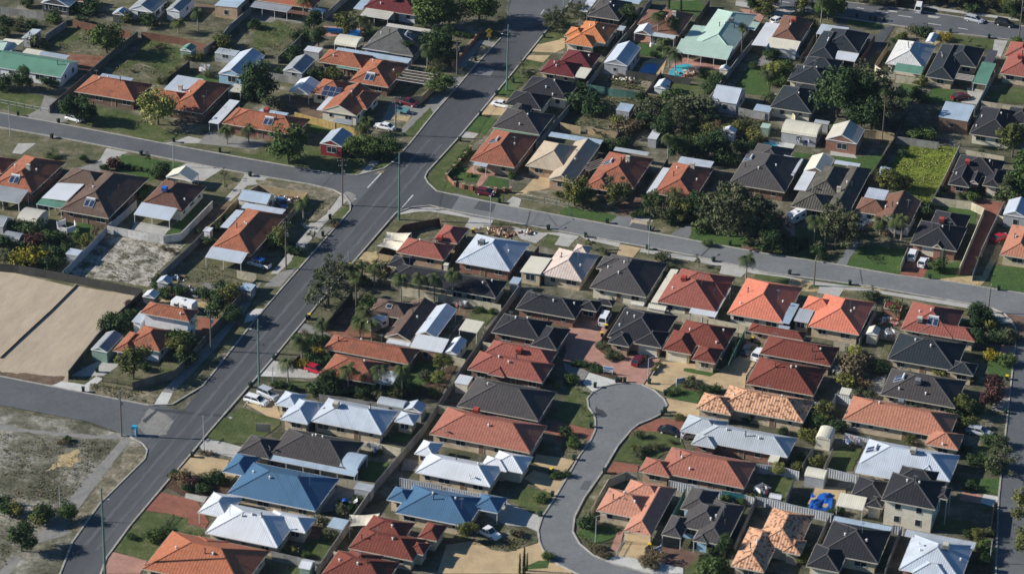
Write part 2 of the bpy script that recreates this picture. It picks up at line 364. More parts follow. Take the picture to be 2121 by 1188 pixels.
# ------------------------------------------------------------------ mesh builder
class MB:
    def __init__(s): s.v = []; s.f = []; s.m = []; s.uv = []; s.slots = []; s.tint = []
    def slot(s, name):
        if name not in s.slots: s.slots.append(name)
        return s.slots.index(name)
    def face(s, vs, mat, uv=None, tint=None):
        k = len(s.v); s.v += [tuple(x) for x in vs]; s.f.append(tuple(range(k, k+len(vs)))); s.m.append(s.slot(mat))
        if uv is None:
            a = Vector(vs[1])-Vector(vs[0]); n = a.cross(Vector(vs[-1])-Vector(vs[0]))
            if a.length > 1e-6 and n.length > 1e-9:
                a.normalize(); n.normalize(); b_ = n.cross(a); o = Vector(vs[0])
                uv = [((Vector(q)).dot(a), (Vector(q)-o).dot(b_)) for q in vs]
            else: uv = [(0, 0)]*len(vs)
        s.uv += uv; s.tint.append(tint if tint is not None else .5)
    def box(s, x0, x1, y0, y1, z0, z1, mat, M=None, bottom=False):
        p = [(x0,y0,z0),(x1,y0,z0),(x1,y1,z0),(x0,y1,z0),(x0,y0,z1),(x1,y0,z1),(x1,y1,z1),(x0,y1,z1)]
        if M is not None: p = [tuple(M @ Vector(q)) for q in p]
        for f_ in ((0,1,5,4),(1,2,6,5),(2,3,7,6),(3,0,4,7),(4,5,6,7)) + (((3,2,1,0),) if bottom else ()):
            s.face([p[i] for i in f_], mat)
    def bar(s, a, b, w, h, mat):                       # beam of rectangular section between two points
        a = Vector(a); b = Vector(b); d = b-a; L = d.length
        if L < 1e-4: return
        d.normalize(); side = d.cross(Vector((0, 0, 1)))
        side = Vector((1, 0, 0)) if side.length < 1e-3 else side.normalized()
        up = side.cross(d)
        q = []
        for c_ in (a, b):
            q += [c_+side*sx*w/2+up*sz*h/2 for sx, sz in ((-1,-1),(1,-1),(1,1),(-1,1))]
        for f_ in ((0,1,5,4),(1,2,6,5),(2,3,7,6),(3,0,4,7),(3,2,1,0),(4,5,6,7)): s.face([q[i] for i in f_], mat)
    def tube(s, a, b, r0, r1, mat, n=6, cap=True):
        a = Vector(a); b = Vector(b); d = (b-a).normalized(); e = d.orthogonal().normalized(); g = d.cross(e)
        A = [a+(e*math.cos(t)+g*math.sin(t))*r0 for t in [2*math.pi*i/n for i in range(n)]]
        B = [b+(e*math.cos(t)+g*math.sin(t))*r1 for t in [2*math.pi*i/n for i in range(n)]]
        for i in range(n): s.face([A[i], A[(i+1) % n], B[(i+1) % n], B[i]], mat)
        if cap: s.face(B, mat); s.face(A[::-1], mat)
    def mesh(s, name, smooth=False):
        me = bpy.data.meshes.new(name); me.from_pydata(s.v, [], s.f)
        for n in s.slots: me.materials.append(MATS[n])
        me.polygons.foreach_set('material_index', s.m)
        ul = me.uv_layers.new(name='UVMap'); ul.data.foreach_set('uv', [c for q in s.uv for c in q])
        if any(t != .5 for t in s.tint):
            at = me.color_attributes.new('tint', 'BYTE_COLOR', 'CORNER'); vals = []
            for f_, t in zip(s.f, s.tint): vals += [t, t, t, 1]*len(f_)
            at.data.foreach_set('color', vals)
        if smooth: me.polygons.foreach_set('use_smooth', [True]*len(s.f))
        me.update(); return me
    def build(s, name, parent=None, loc=None, rot=0, smooth=False):
        return link(name, s.mesh(name, smooth), parent, loc, rot)
def link(name, me, parent=None, loc=None, rot=0):
    o = bpy.data.objects.new(name, me); C.objects.link(o)
    if parent: o.parent = parent
    if loc is not None: o.location = loc
    if rot: o.rotation_euler = (0, 0, rot)
    return o
def empty(name, loc, rot=0): return link(name, None, None, loc, rot)
def struct(o): o['kind'] = 'structure'; return o
# ------------------------------------------------------------------ labels: every thing is told apart by its look and the house it stands by
def wc(s): return len(s.replace('-', ' ').split())
LAND = []          # (short phrase, pixel)  landmarks
ITEMS = []         # (obj, description, category, group, world point)
def note(o, desc, cat, group=None, at=None):
    o['category'] = cat
    if group: o['group'] = group
    ITEMS.append((o, desc, at if at is not None else o.location.copy()))
def fixed(o, label, cat, group=None):
    o['label'] = label; o['category'] = cat
    if group: o['group'] = group
ORD = ['first', 'second', 'third', 'fourth', 'fifth', 'sixth', 'seventh', 'eighth', 'ninth', 'tenth', 'eleventh', 'twelfth']
NUM = {2: 'two', 3: 'three', 4: 'four', 5: 'five', 6: 'six', 7: 'seven', 8: 'eight', 9: 'nine', 10: 'ten', 11: 'eleven', 12: 'twelve'}
def finish_labels():
    groups = {}
    for o, desc, at in ITEMS:
        x, y = proj(at)
        best = min(LAND, key=lambda l: (l[1][0]-x)**2 + ((l[1][1]-y)*1.6)**2)
        dx, dy = x-best[1][0], (y-best[1][1])*1.6
        rel = ('right of' if dx > 0 else 'left of') if abs(dx) > abs(dy) else ('in front of' if dy > 0 else 'behind')
        groups.setdefault(f'{desc} {rel} the {best[0]}', []).append((x, y, o))
    for k, L in groups.items():
        L.sort(key=lambda q: q[0]); n = len(L)
        for i, (x, y, o) in enumerate(L):
            if n == 1: s = k
            elif n == 2: s = k+(', the left one', ', the right one')[i]
            else: s = k+', '+('leftmost' if i == 0 else 'rightmost' if i == n-1 else ORD[i]+' from left')
            o['label'] = s
# ------------------------------------------------------------------ houses and sheds
TILES = {'orange','burnt','coral','tangerine','rust','terracotta','peach','sand','red','rose','salmon','maroon','brown','darkbrown','umber','charcoal','black','slate','graphite','greygreen','oldgrey','mottle','pinkwhite','greywhite'}
WINC = {}
def window_mesh(w_, h_, kind):
    k = (w_, h_, kind)
    if k in WINC: return WINC[k]
    if kind == 'window':
        mb = MB(); t = .05
        for a in ((-w_/2-t, w_/2+t, -.05, .02, h_, h_+t), (-w_/2-t, w_/2+t, -.09, .02, -t, 0), (-w_/2-t, -w_/2, -.05, .02, 0, h_), (w_/2, w_/2+t, -.05, .02, 0, h_)): mb.box(*a, 'trim_white', bottom=True)
        if w_ > 1.3: mb.box(-.03, .03, -.04, .02, 0, h_, 'trim_white')
        fr = mb.mesh('window'); mb = MB(); mb.box(-w_/2, w_/2, -.02, .01, 0, h_, 'glass'); pn = mb.mesh('pane')
        WINC[k] = (fr, pn)
    elif kind == 'door':
        mb = MB(); mb.box(-w_/2, w_/2, -.06, .02, 0, h_, 'timber'); mb.box(-w_/2-.06, -w_/2, -.07, .02, 0, h_+.06, 'trim_white'); mb.box(w_/2, w_/2+.06, -.07, .02, 0, h_+.06, 'trim_white'); mb.box(-w_/2, w_/2, -.07, .02, h_, h_+.06, 'trim_white')
        WINC[k] = (mb.mesh('door'), None)
    else:
        mb = MB(); n = 5
        for i in range(n): mb.box(-w_/2, w_/2, -.05+.012*(i % 2), .02, h_*i/n+.01*(i > 0), h_*(i+1)/n-.01, 'sail_cream' if kind == 'garage_door' else 'trim_white')
        WINC[k] = (mb.mesh('garage_door'), None)
    return WINC[k]
def roof_rect(mb, r, ridge):
    x0, x1, y0, y1, e, ty, mat, p, fas = r['x0'], r['x1'], r['y0'], r['y1'], r['e'], r['ty'], r['m'], r['p'], r['g']
    w_, d = x1-x0, y1-y0; T = math.tan(p)
    def F4(vs, along):    # along: 0 eave runs in x, 1 in y
        lo = min(v[2] for v in vs); uv = []
        for v in vs:
            base = v[0] if along == 0 else v[1]
            off = abs(v[1]-(y0 if vs[0][1] < (y0+y1)/2 else y1)) if along == 0 else abs(v[0]-(x0 if vs[0][0] < (x0+x1)/2 else x1))
            uv.append((base, math.hypot(off, v[2]-lo)))
        mb.face(vs, mat, uv)
    A, B, Cc, D = (x0,y0,e), (x1,y0,e), (x1,y1,e), (x0,y1,e)
    lines = []
    th = .2
    if ty == 'h':
        if w_ >= d:
            h = d/2*T; P, Q = (x0+d/2, (y0+y1)/2, e+h), (x1-d/2, (y0+y1)/2, e+h)
            if w_-d < .05: Q = P
            F4([A, B, Q, P] if P != Q else [A, B, P], 0); F4([Cc, D, P, Q] if P != Q else [Cc, D, P], 0); F4([B, Cc, Q], 1); F4([D, A, P], 1)
            lines = [(A, P), (D, P), (B, Q), (Cc, Q), (P, Q)]
        else:
            h = w_/2*T; P, Q = ((x0+x1)/2, y0+w_/2, e+h), ((x0+x1)/2, y1-w_/2, e+h)
            F4([A, B, P], 0); F4([Cc, D, Q], 0); F4([B, Cc, Q, P], 1); F4([D, A, P, Q], 1)
            lines = [(A, P), (B, P), (Cc, Q), (D, Q), (P, Q)]
    elif ty in ('ga', 'gb'):
        if ty == 'ga':
            h = w_/2*T; P, Q = ((x0+x1)/2, y0, e+h), ((x0+x1)/2, y1, e+h)
            F4([B, Cc, Q, P], 1); F4([D, A, P, Q], 1); gm = r['wall'] or mat
            mb.face([(A[0], A[1]+.05, e), (B[0], B[1]+.05, e), (P[0], P[1]+.05, P[2])], gm); mb.face([(Cc[0], y1-.05, e), (D[0], y1-.05, e), (Q[0], y1-.05, Q[2])], gm)
            lines = [(P, Q)]; ed = [(A, P), (P, B), (Cc, Q), (Q, D)]
        else:
            h = d/2*T; P, Q = (x0, (y0+y1)/2, e+h), (x1, (y0+y1)/2, e+h)
            F4([A, B, Q, P], 0); F4([Cc, D, P, Q], 0); gm = r['wall'] or mat
            mb.face([(x1-.05, y0, e), (x1-.05, y1, e), (x1-.05, Q[1], Q[2])], gm); mb.face([(x0+.05, y1, e), (x0+.05, y0, e), (x0+.05, P[1], P[2])], gm)
            lines = [(P, Q)]; ed = [(B, Q), (Q, Cc), (A, P), (P, D)]
        for a, b_ in ed: mb.bar((a[0], a[1], a[2]-.08), (b_[0], b_[1], b_[2]-.08), .06, .2, fas)
    elif ty in ('f', 's', 'fl', 'fr'):
        k = {'f': .03, 's': .2, 'fl': .06, 'fr': .06}[ty]
        if ty in ('f', 's'): A, B, Cc, D = (x0,y0,e), (x1,y0,e), (x1,y1,e+k*d), (x0,y1,e+k*d); al = 0
        elif ty == 'fl': A, B, Cc, D = (x0,y0,e), (x1,y0,e+k*w_), (x1,y1,e+k*w_), (x0,y1,e); al = 1
        else: A, B, Cc, D = (x0,y0,e+k*w_), (x1,y0,e), (x1,y1,e), (x0,y1,e+k*w_); al = 1
        mb.face([A, B, Cc, D], mat, [(v[0], v[1]) if al == 0 else (v[1], v[0]) for v in (A, B, Cc, D)])
        lo = [(v[0], v[1], v[2]-.14) for v in (A, B, Cc, D)]; up = (A, B, Cc, D)
        for i in range(4): mb.face([lo[i], lo[(i+1) % 4], up[(i+1) % 4], up[i]], fas)
        mb.face(lo[::-1], fas)
        return []
    elif ty in ('b', 'ba'):
        n = 8; hh = r.get('bh', min(w_, d)*.22)
        for i in range(n):
            t0, t1 = math.pi*i/n, math.pi*(i+1)/n
            if ty == 'b':
                ya, yb = (y0+y1)/2-math.cos(t0)*d/2, (y0+y1)/2-math.cos(t1)*d/2
                vs = [(x0, ya, e+math.sin(t0)*hh), (x1, ya, e+math.sin(t0)*hh), (x1, yb, e+math.sin(t1)*hh), (x0, yb, e+math.sin(t1)*hh)]
                mb.face(vs, mat, [(v[0], v[1]) for v in vs])
                for xx in (x0, x1): mb.face([(xx, ya, e), (xx, yb, e), (xx, yb, e+math.sin(t1)*hh), (xx, ya, e+math.sin(t0)*hh)], mat)
            else:
                xa, xb = (x0+x1)/2-math.cos(t0)*w_/2, (x0+x1)/2-math.cos(t1)*w_/2
                vs = [(xa, y0, e+math.sin(t0)*hh), (xb, y0, e+math.sin(t1)*hh), (xb, y1, e+math.sin(t1)*hh), (xa, y1, e+math.sin(t0)*hh)]
                mb.face(vs, mat, [(v[1], v[0]) for v in vs])
                for yy in (y0, y1): mb.face([(xa, yy, e), (xb, yy, e), (xb, yy, e+math.sin(t1)*hh), (xa, yy, e+math.sin(t0)*hh)], mat)
        return []
    # gutter board and soffit round the eave
    t = .03
    for a, b_ in (((x0,y0),(x1,y0)), ((x1,y0),(x1,y1)), ((x1,y1),(x0,y1)), ((x0,y1),(x0,y0))):
        mb.bar((a[0], a[1], e-.09), (b_[0], b_[1], e-.09), .1, .17, fas)
    mb.face([(x0+t,y1-t,e-.15), (x1-t,y1-t,e-.15), (x1-t,y0+t,e-.15), (x0+t,y0+t,e-.15)], 'gutter_white' if fas != 'gutter_dark' else 'gutter_cream')
    for a, b_ in lines: ridge.append((a, b_, mat))
    return lines
def roof_z(rs, x, y):
    best = -1
    for r in rs:
        if not (r['x0'] <= x <= r['x1'] and r['y0'] <= y <= r['y1']): continue
        a, b_, c_, d = x-r['x0'], r['x1']-x, y-r['y0'], r['y1']-y; T = math.tan(r['p'])
        if r['ty'] == 'h': z = r['e']+min(a, b_, c_, d)*T
        elif r['ty'] == 'ga': z = r['e']+min(a, b_)*T
        elif r['ty'] == 'gb': z = r['e']+min(c_, d)*T
        else: z = r['e']+.1
        best = max(best, z)
    return best
def parse(spec, eave, rot=0):
    geo, _, opt = spec.partition('|')
    o = dict(ty='h', open=False, gar=False, nowin=False); o['z'] = eave
    for t in opt.split():
        if t in ('h', 'ga', 'gb', 'f', 's', 'fl', 'fr', 'b', 'ba'): o['ty'] = t
        elif t == 'O': o['open'] = True
        elif t == 'G': o['gar'] = True
        elif t == 'N': o['nowin'] = True
        elif t == 'X': o['nowall'] = True
        elif '=' in t:
            k, v = t.split('='); o[k] = float(v) if k in ('z', 'p', 'bh') else v
    P3 = pts(geo, o['z'])
    return P3, o
ROOT = {}
def building(name, specs, wall, roof, eave=2.5, gut=None, rot=0, extras=(), ins=.6, key=None):
    par = [parse(s, eave) for s in specs]
    P0 = par[0][0]; org = (P0[0]+P0[2])/2; org.z = 0
    ang = GA+R(rot); ca, sa = math.cos(-ang), math.sin(-ang)
    def loc(p): d = p-org; return (d.x*ca-d.y*sa, d.x*sa+d.y*ca)
    root = empty(name, org, ang)
    gut = gut or ('gutter_cream' if roof in TILES else 'gutter_white')
    rs = []
    for i, (p3, o) in enumerate(par):
        a, b_, c_ = [loc(p) for p in p3]
        x0, x1, y0, y1 = a[0], (b_[0]+c_[0])/2, (a[1]+b_[1])/2, c_[1]
        if x1-x0 < 1: x1 = x0+1
        if y1-y0 < 1: y1 = y0+1
        mt = o.get('m', roof)
        r = dict(x0=x0, x1=x1, y0=y0, y1=y1, e=o['z']+.013*i, ty=o['ty'], m=mt, p=R(o.get('p', 25 if mt in TILES else 24.5)), g=o.get('g', gut if mt == roof else 'gutter_white'), wall=o.get('w', wall), o=o)
        if 'bh' in o: r['bh'] = o['bh']
        rs.append(r)
    main = [r for r in rs if r['ty'] not in ('f', 's', 'fl', 'fr', 'b', 'ba') and not (r['o']['open'] and len(rs) > 1 and r['m'] != roof)]
    if not main: main = rs[:1]
    mb = MB(); ridge = []
    for r in main: roof_rect(mb, r, ridge)
    for a, b_, mt in ridge:
        a, b_ = Vector(a), Vector(b_)
        mb.bar(a+Vector((0, 0, .03)), b_+Vector((0, 0, .03)), .2, .1, 'ridge_grey' if mt in ('black', 'charcoal', 'slate', 'graphite') else mt)
    ro = mb.build('roof', root)
    for r in rs:
        if r in main: continue
        mb = MB(); roof_rect(mb, r, [])
        pr = mb.build('patio_roof', root); r['obj'] = pr
    # walls
    mb = MB()
    for i, r in enumerate(rs):
        if r['o']['open'] or r['o'].get('nowall'): continue
        k = ins if r['ty'] in ('h',) else min(ins, .25)
        top = r['e']-.12
        mb.box(r['x0']+k, r['x1']-k, r['y0']+k, r['y1']-k, 0, top, r['wall'])
        r['k'] = k
    if mb.f: mb.build('wall', root)
    for r in rs:
        if not r['o']['open']: continue
        par_ = r.get('obj') or ro
        n = max(1, round((r['x1']-r['x0'])/3.6)); n2 = 1
        for j in range(n+1):
            x = r['x0']+.15+(r['x1']-r['x0']-.3)*j/n
            for y in (r['y0']+.15, r['y1']-.15) if j in (0, n) else (r['y0']+.15,):
                if any(q is not r and q['x0'] < x < q['x1'] and q['y0'] < y < q['y1'] and not q['o']['open'] for q in rs): continue
                pm = MB(); pm.box(x-.05, x+.05, y-.05, y+.05, 0, r['e']-.13, 'post_white'); pm.build('post', par_ if par_ is not ro else ro)
    # openings
    doors = 0
    for i, r in enumerate(rs):
        if r['o']['open'] or r['o'].get('nowall') or r['o']['nowin']: continue
        k = r['k']; zb = r['o']['z']
        floors = [(.95, 1)] if zb < 4 else [(.95, 1), (3.55, 2)]
        for side in 'sew':
            if side == 's': L = r['x1']-r['x0']-2*k
            else: L = r['y1']-r['y0']-2*k
            if side == 's' and r['o']['gar']:
                gw = min(4.8, L-.7)
                if gw > 1.5:
                    me, _ = window_mesh(round(gw, 1), 2.15, 'garage_door' if wall != 'render_white' else 'roller_door'); link('garage_door', me, root, ((r['x0']+r['x1'])/2, r['y0']+k-.02, .02))
                    continue
            n = int(L//3.1) if name == 'house' or L > 9 else int(L//4.5)
            if name == 'house' and n == 0 and L > 2.2: n = 1
            for j in range(n):
                t = -L/2+L*(j+.5)/n+rnd.uniform(-.25, .25)
                if side == 's': x, y, rz = (r['x0']+r['x1'])/2+t, r['y0']+k, 0; tx, ty_ = x, y-.7
                elif side == 'e': x, y, rz = r['x1']-k, (r['y0']+r['y1'])/2+t, math.pi/2; tx, ty_ = x+.7, y
                else: x, y, rz = r['x0']+k, (r['y0']+r['y1'])/2+t, -math.pi/2; tx, ty_ = x-.7, y
                if any(q is not r and q['x0']-.3 < tx < q['x1']+.3 and q['y0']-.3 < ty_ < q['y1']+.3 and not q['o']['open'] for q in rs): continue
                for fz, fl in floors:
                    wv, hv = rnd.choice(((1.8, 1.3), (1.5, 1.2), (1.0, 1.2), (2.1, 1.3), (.8, .8)))
                    if zb > 4: wv, hv = 1.0, 1.25
                    if fz+hv > zb-.25: hv = max(.5, zb-.35-fz)
                    if fl == 1 and side == 's' and j == n//2 and n >= 3 and doors == 0 and name == 'house':
                        link('door', window_mesh(.95, 2.05, 'door')[0], root, (x, y-.01, .02)); doors = 1; continue
                    me, pn = window_mesh(wv, round(hv, 2), 'window')
                    wo = link('window', me, root, (x, y, fz+(.25 if hv < 1 else 0)), rz); link('pane', pn, wo)
    if name == 'house':
        for kind in ('vent', 'pipe', 'aerial', 'vent')[:max(0, 4-len(extras))]:
            r = main[0]; extras = list(extras)+[(kind, (rnd.uniform(r['x0']+1.5, r['x1']-1.5), rnd.uniform((r['y0']+r['y1'])/2-1.5, (r['y0']+r['y1'])/2+1)))]
    # things fixed on the roof
    for kind, pos in extras:
        hit = None
        if isinstance(pos, tuple): hit = (pos[0], pos[1], roof_z(rs, *pos)); t_ = None
        else: t_, xy = pos.split(); xx, yy = map(float, xy.split(','))
        for q in range(160 if t_ else 0):
            z = 9-q*.05; pw = W(t_, xx, yy, z); l = loc(pw)
            rz = roof_z(rs, *l)
            if rz >= z: hit = (l[0], l[1], rz); break
        if not hit: continue
        x, y, z = hit; e_ = .15
        gx = (roof_z(rs, x+e_, y)-roof_z(rs, x-e_, y))/(2*e_); gy = (roof_z(rs, x, y+e_)-roof_z(rs, x, y-e_))/(2*e_)
        if abs(gx) > 1 or abs(gy) > 1: gx = gy = 0
        if abs(gx) > abs(gy): gy = 0
        else: gx = 0
        nv = Vector((-gx, -gy, 1)).normalized(); up = Vector((gx, gy, gx*gx+gy*gy)).normalized() if (gx or gy) else Vector((0, 1, 0))
        rt = up.cross(nv)
        Mx = Matrix(((rt.x, up.x, nv.x, x), (rt.y, up.y, nv.y, y), (rt.z, up.z, nv.z, z), (0, 0, 0, 1)))
        Mv = Matrix.Translation((x, y, z)); mb = MB(); nm = kind
        if kind == 'heater':
            nm = 'solar_heater'
            for s_ in (-.55, .55): mb.box(s_-.5, s_+.5, -1.1, .7, .06, .16, 'tank_metal', Mx); mb.box(s_-.44, s_+.44, -1.04, .64, .161, .175, 'panel_glass', Mx)
            a, b_ = Mx @ Vector((-1.0, .95, .32)), Mx @ Vector((1.0, .95, .32)); mb.tube(a, b_, .27, .27, 'tank_metal', 10)
        elif kind == 'solar':
            nm = 'solar_panel'
            for ix in range(3):
                for iy in range(2): mb.box(-2.1+ix*1.42, -.75+ix*1.42, -1.5+iy*1.5, -.07+iy*1.5, .05, .1, 'panel_glass', Mx); mb.box(-2.13+ix*1.42, -.72+ix*1.42, -1.53+iy*1.5, -.04+iy*1.5, .04, .085, 'tank_metal', Mx)
        elif kind.startswith('ac'):
            nm = 'roof_cooler'; mt = {'ac': 'aircon_beige', 'acr': 'aircon_red', 'acb': 'aircon_blue', 'acg': 'aircon_grey'}[kind]
            mb.box(-.35, .35, -.35, .35, -.3, .35, 'gutter_dark', Mv); mb.box(-.55, .55, -.55, .55, .3, 1.05, mt, Mv)
            for k in range(4): mb.box(-.5, .5, -.57, -.55, .42+k*.14, .48+k*.14, 'sign_dark', Mv)
            mb.box(-.48, .48, -.48, .48, 1.05, 1.13, mt, Mv)
        elif kind == 'chimney': mb.box(-.45, .45, -.32, .32, -.5, 1.15, 'aircon_beige', Mv); mb.box(-.52, .52, -.39, .39, 1.0, 1.1, 'brick_tan', Mv)
        elif kind == 'vent': nm = 'roof_vent'; mb.tube((x, y, z-.1), (x, y, z+.38), .16, .16, 'trim_white', 8); mb.tube((x, y, z+.38), (x, y, z+.52), .24, .1, 'trim_white', 8)
        elif kind == 'pipe': nm = 'flue'; mb.tube((x, y, z-.1), (x, y, z+1.0), .1, .1, 'gutter_dark', 8); mb.tube((x, y, z+1.0), (x, y, z+1.1), .17, .17, 'gutter_dark', 8)
        elif kind == 'dish':
            nm = 'satellite_dish'; mb.tube((x, y, z-.1), (x, y, z+.7), .04, .04, 'tank_metal', 5)
            c_ = Vector((x, y-.1, z+.85)); ax = Vector((.5, .5, .45)).normalized(); e1 = ax.orthogonal().normalized(); e2 = ax.cross(e1)
            ring = [c_+(e1*math.cos(t)+e2*math.sin(t))*.42 for t in [i*math.pi/5 for i in range(10)]]
            for i in range(10): mb.face([ring[i], ring[(i+1) % 10], c_-ax*.12], 'aircon_grey')
        elif kind == 'skylight': mb.box(-.6, .6, -.5, .5, .02, .14, 'tank_metal', Mx); mb.box(-.52, .52, -.42, .42, .141, .15, 'glass', Mx)
        elif kind == 'aerial':
            nm = 'aerial'; mb.tube((x, y, z-.1), (x, y, z+2.2), .03, .03, 'aircon_grey', 5)
            for k in range(4): mb.bar((x-.5+.08*k, y+k*.18-.3, z+2.1), (x+.5-.08*k, y+k*.18-.3, z+2.1), .03, .03, 'aircon_grey')
            mb.bar((x, y-.4, z+2.1), (x, y+.4, z+2.1), .03, .03, 'aircon_grey')
        if mb.f: mb.build(nm, root)
    root['_rs'] = 0; del root['_rs']
    c = org.copy(); c.z = 2
    cs = sum(((Vector((math.cos(ang)*((r['x0']+r['x1'])/2)-math.sin(ang)*((r['y0']+r['y1'])/2), math.sin(ang)*((r['x0']+r['x1'])/2)+math.cos(ang)*((r['y0']+r['y1'])/2), 0))) for r in main), Vector())/len(main)+org
    return root, cs
WALLW = dict(brick_cream='cream brick walls', brick_tan='tan brick walls', brick_red='red brick walls', brick_brown='brown brick walls', render_white='white walls', render_cream='cream walls', wall_grey='grey walls', wall_green='green walls', wall_lightblue='light blue walls', wall_dark='dark walls', wall_red='dark red walls')
HN = []
def house(short, wall, roof, specs, extras=(), **kw):
    o, c = building('house', specs, wall, roof, extras=extras, **kw)
    fixed(o, short + ', with ' + WALLW[wall], 'house'); LAND.append((short, proj(c))); HN.append(o)
def shed(desc, wall, roof, spec, name='garden_shed', h=2.2, door=True, cat='shed', **kw):
    specs = [spec] if isinstance(spec, str) else spec
    o, c = building(name, [s if '|' in s else s+' | ga' for s in specs], wall, roof, eave=h, ins=.1, **kw)
    note(o, desc, cat, None, c)
# ------------------------------------------------------------------ fences
FW_ = dict(fence_cream='cream panel fence', fence_zinc='corrugated steel fence', fence_grey='weathered grey fence', fence_dark='dark fence', fence_brown='dark brown fence', fence_green='green panel fence', fence_tan='tan panel fence', fence_yellow='new yellow timber fence', fence_rust='rusty brown fence', fence_block='grey block wall', fence_white='white panel fence', fence_teal='teal and brown fence', fence_brick='low brick wall')
def fence(mat, s, h=1.8, desc=None, th=.07, cap=None, name=None):
    P = pts(s, h); org = (P[0]+P[-1])/2; org.z = 0
    mb = MB(); u = 0
    for a, b_ in zip(P, P[1:]):
        a = a-org; b_ = b_-org; d = Vector((b_.x-a.x, b_.y-a.y, 0)); L = d.length
        if L < .2: continue
        d /= L; n = Vector((-d.y, d.x, 0))*th/2
        q = [Vector((a.x, a.y, 0)), Vector((b_.x, b_.y, 0))]; zt = Vector((0, 0, h))
        for s_ in (1, -1):
            A, B = q[0]-n*s_, q[1]-n*s_
            vs = [A, B, B+zt, A+zt]; uv = [(u, 0), (u+L, 0), (u+L, h), (u, h)]
            mb.face(vs if s_ > 0 else vs[::-1], mat, uv if s_ > 0 else uv[::-1])
        mb.face([q[0]-n, q[0]+n, q[0]+n+zt, q[0]-n+zt], mat); mb.face([q[1]+n, q[1]-n, q[1]-n+zt, q[1]+n+zt], mat)
        mb.bar(q[0]+zt+Vector((0, 0, .02)), q[1]+zt+Vector((0, 0, .02)), th+.05, .06, cap or mat)
        u += L
    o = mb.build(name or ('wall' if 'wall' in FW_[mat] else 'panel_fence'), None, org)
    mid = P[len(P)//2] if len(P) > 2 else org
    note(o, desc or FW_[mat], 'wall' if 'wall' in FW_[mat] else 'fence', None, Vector((mid.x, mid.y, 1)))
    return o
def rail_fence(mat, s, h=1.2, desc='open rail fence', sp=2.4, pick=.6):
    P = pts(s, h); org = (P[0]+P[-1])/2; org.z = 0; root = empty('rail_fence', org); mb = MB()
    posts = []
    for a, b_ in zip(P, P[1:]):
        a = a-org; b_ = b_-org; L = (b_-a).length; n = max(1, round(L/sp))
        for zz in (.2, h-.1): mb.bar((a.x, a.y, zz), (b_.x, b_.y, zz), .04, .06, mat)
        m_ = int(L/pick)
        for i in range(m_): p = a.lerp(b_, i/m_); mb.box(p.x-.02, p.x+.02, p.y-.02, p.y+.02, .1, h, mat)
        for i in range(n+1): posts.append(a.lerp(b_, i/n))
    mb.build('rail', root)
    pm = MB(); pm.box(-.06, .06, -.06, .06, 0, h+.08, mat); me = pm.mesh('post')
    for p in posts: link('post', me, root, (p.x, p.y, 0))
    note(root, desc, 'fence', None, Vector((org.x, org.y, .6)))
# ------------------------------------------------------------------ ground sheets
ZL = [0.012]
def sheet(name, mat, s, jag=0.0, z=None, raise_=0.0):
    P = pts(s, 0)
    if jag:
        Q = []
        for a, b_ in zip(P, P[1:]+P[:1]):
            n = max(1, int((b_-a).length/.9))
            for i in range(n):
                q = a.lerp(b_, i/n); k = jag
                Q.append(q+Vector((pnoise(q*.55)*k*2+pnoise(q*2.3)*k, pnoise(q*.55+Vector((9, 9, 9)))*k*2+pnoise(q*2.3+Vector((4, 4, 4)))*k, 0)))
        P = Q
    if z is None: ZL[0] += .0004; z = ZL[0]
    me = bpy.data.meshes.new(name); me.from_pydata([(p.x, p.y, z) for p in P], [], [tuple(range(len(P)))])
    if me.polygons[0].normal.z < 0: me.flip_normals()
    me.materials.append(MATS[mat]); o = link(name, me); struct(o); return o
def strip(name, mat, s, w_=.3, z0=0.0, z1=.24):
    P = pts(s, 0); mb = MB()
    Q = []
    for i, p in enumerate(P):
        a = P[max(0, i-1)]; b_ = P[min(len(P)-1, i+1)]; d = (b_-a); d.z = 0; d.normalize(); n = Vector((-d.y, d.x, 0))*w_/2
        Q.append((p+n, p-n))
    for (a, b_), (c_, d) in zip(Q, Q[1:]):
        up = Vector((0, 0, z1)); lo = Vector((0, 0, z0))
        mb.face([b_+up, d+up, c_+up, a+up], mat); mb.face([a+lo, b_+lo, b_+up, a+up][::-1] if False else [c_+lo, a+lo, a+up, c_+up], mat); mb.face([b_+lo, d+lo, d+up, b_+up], mat)
    struct(mb.build(name))
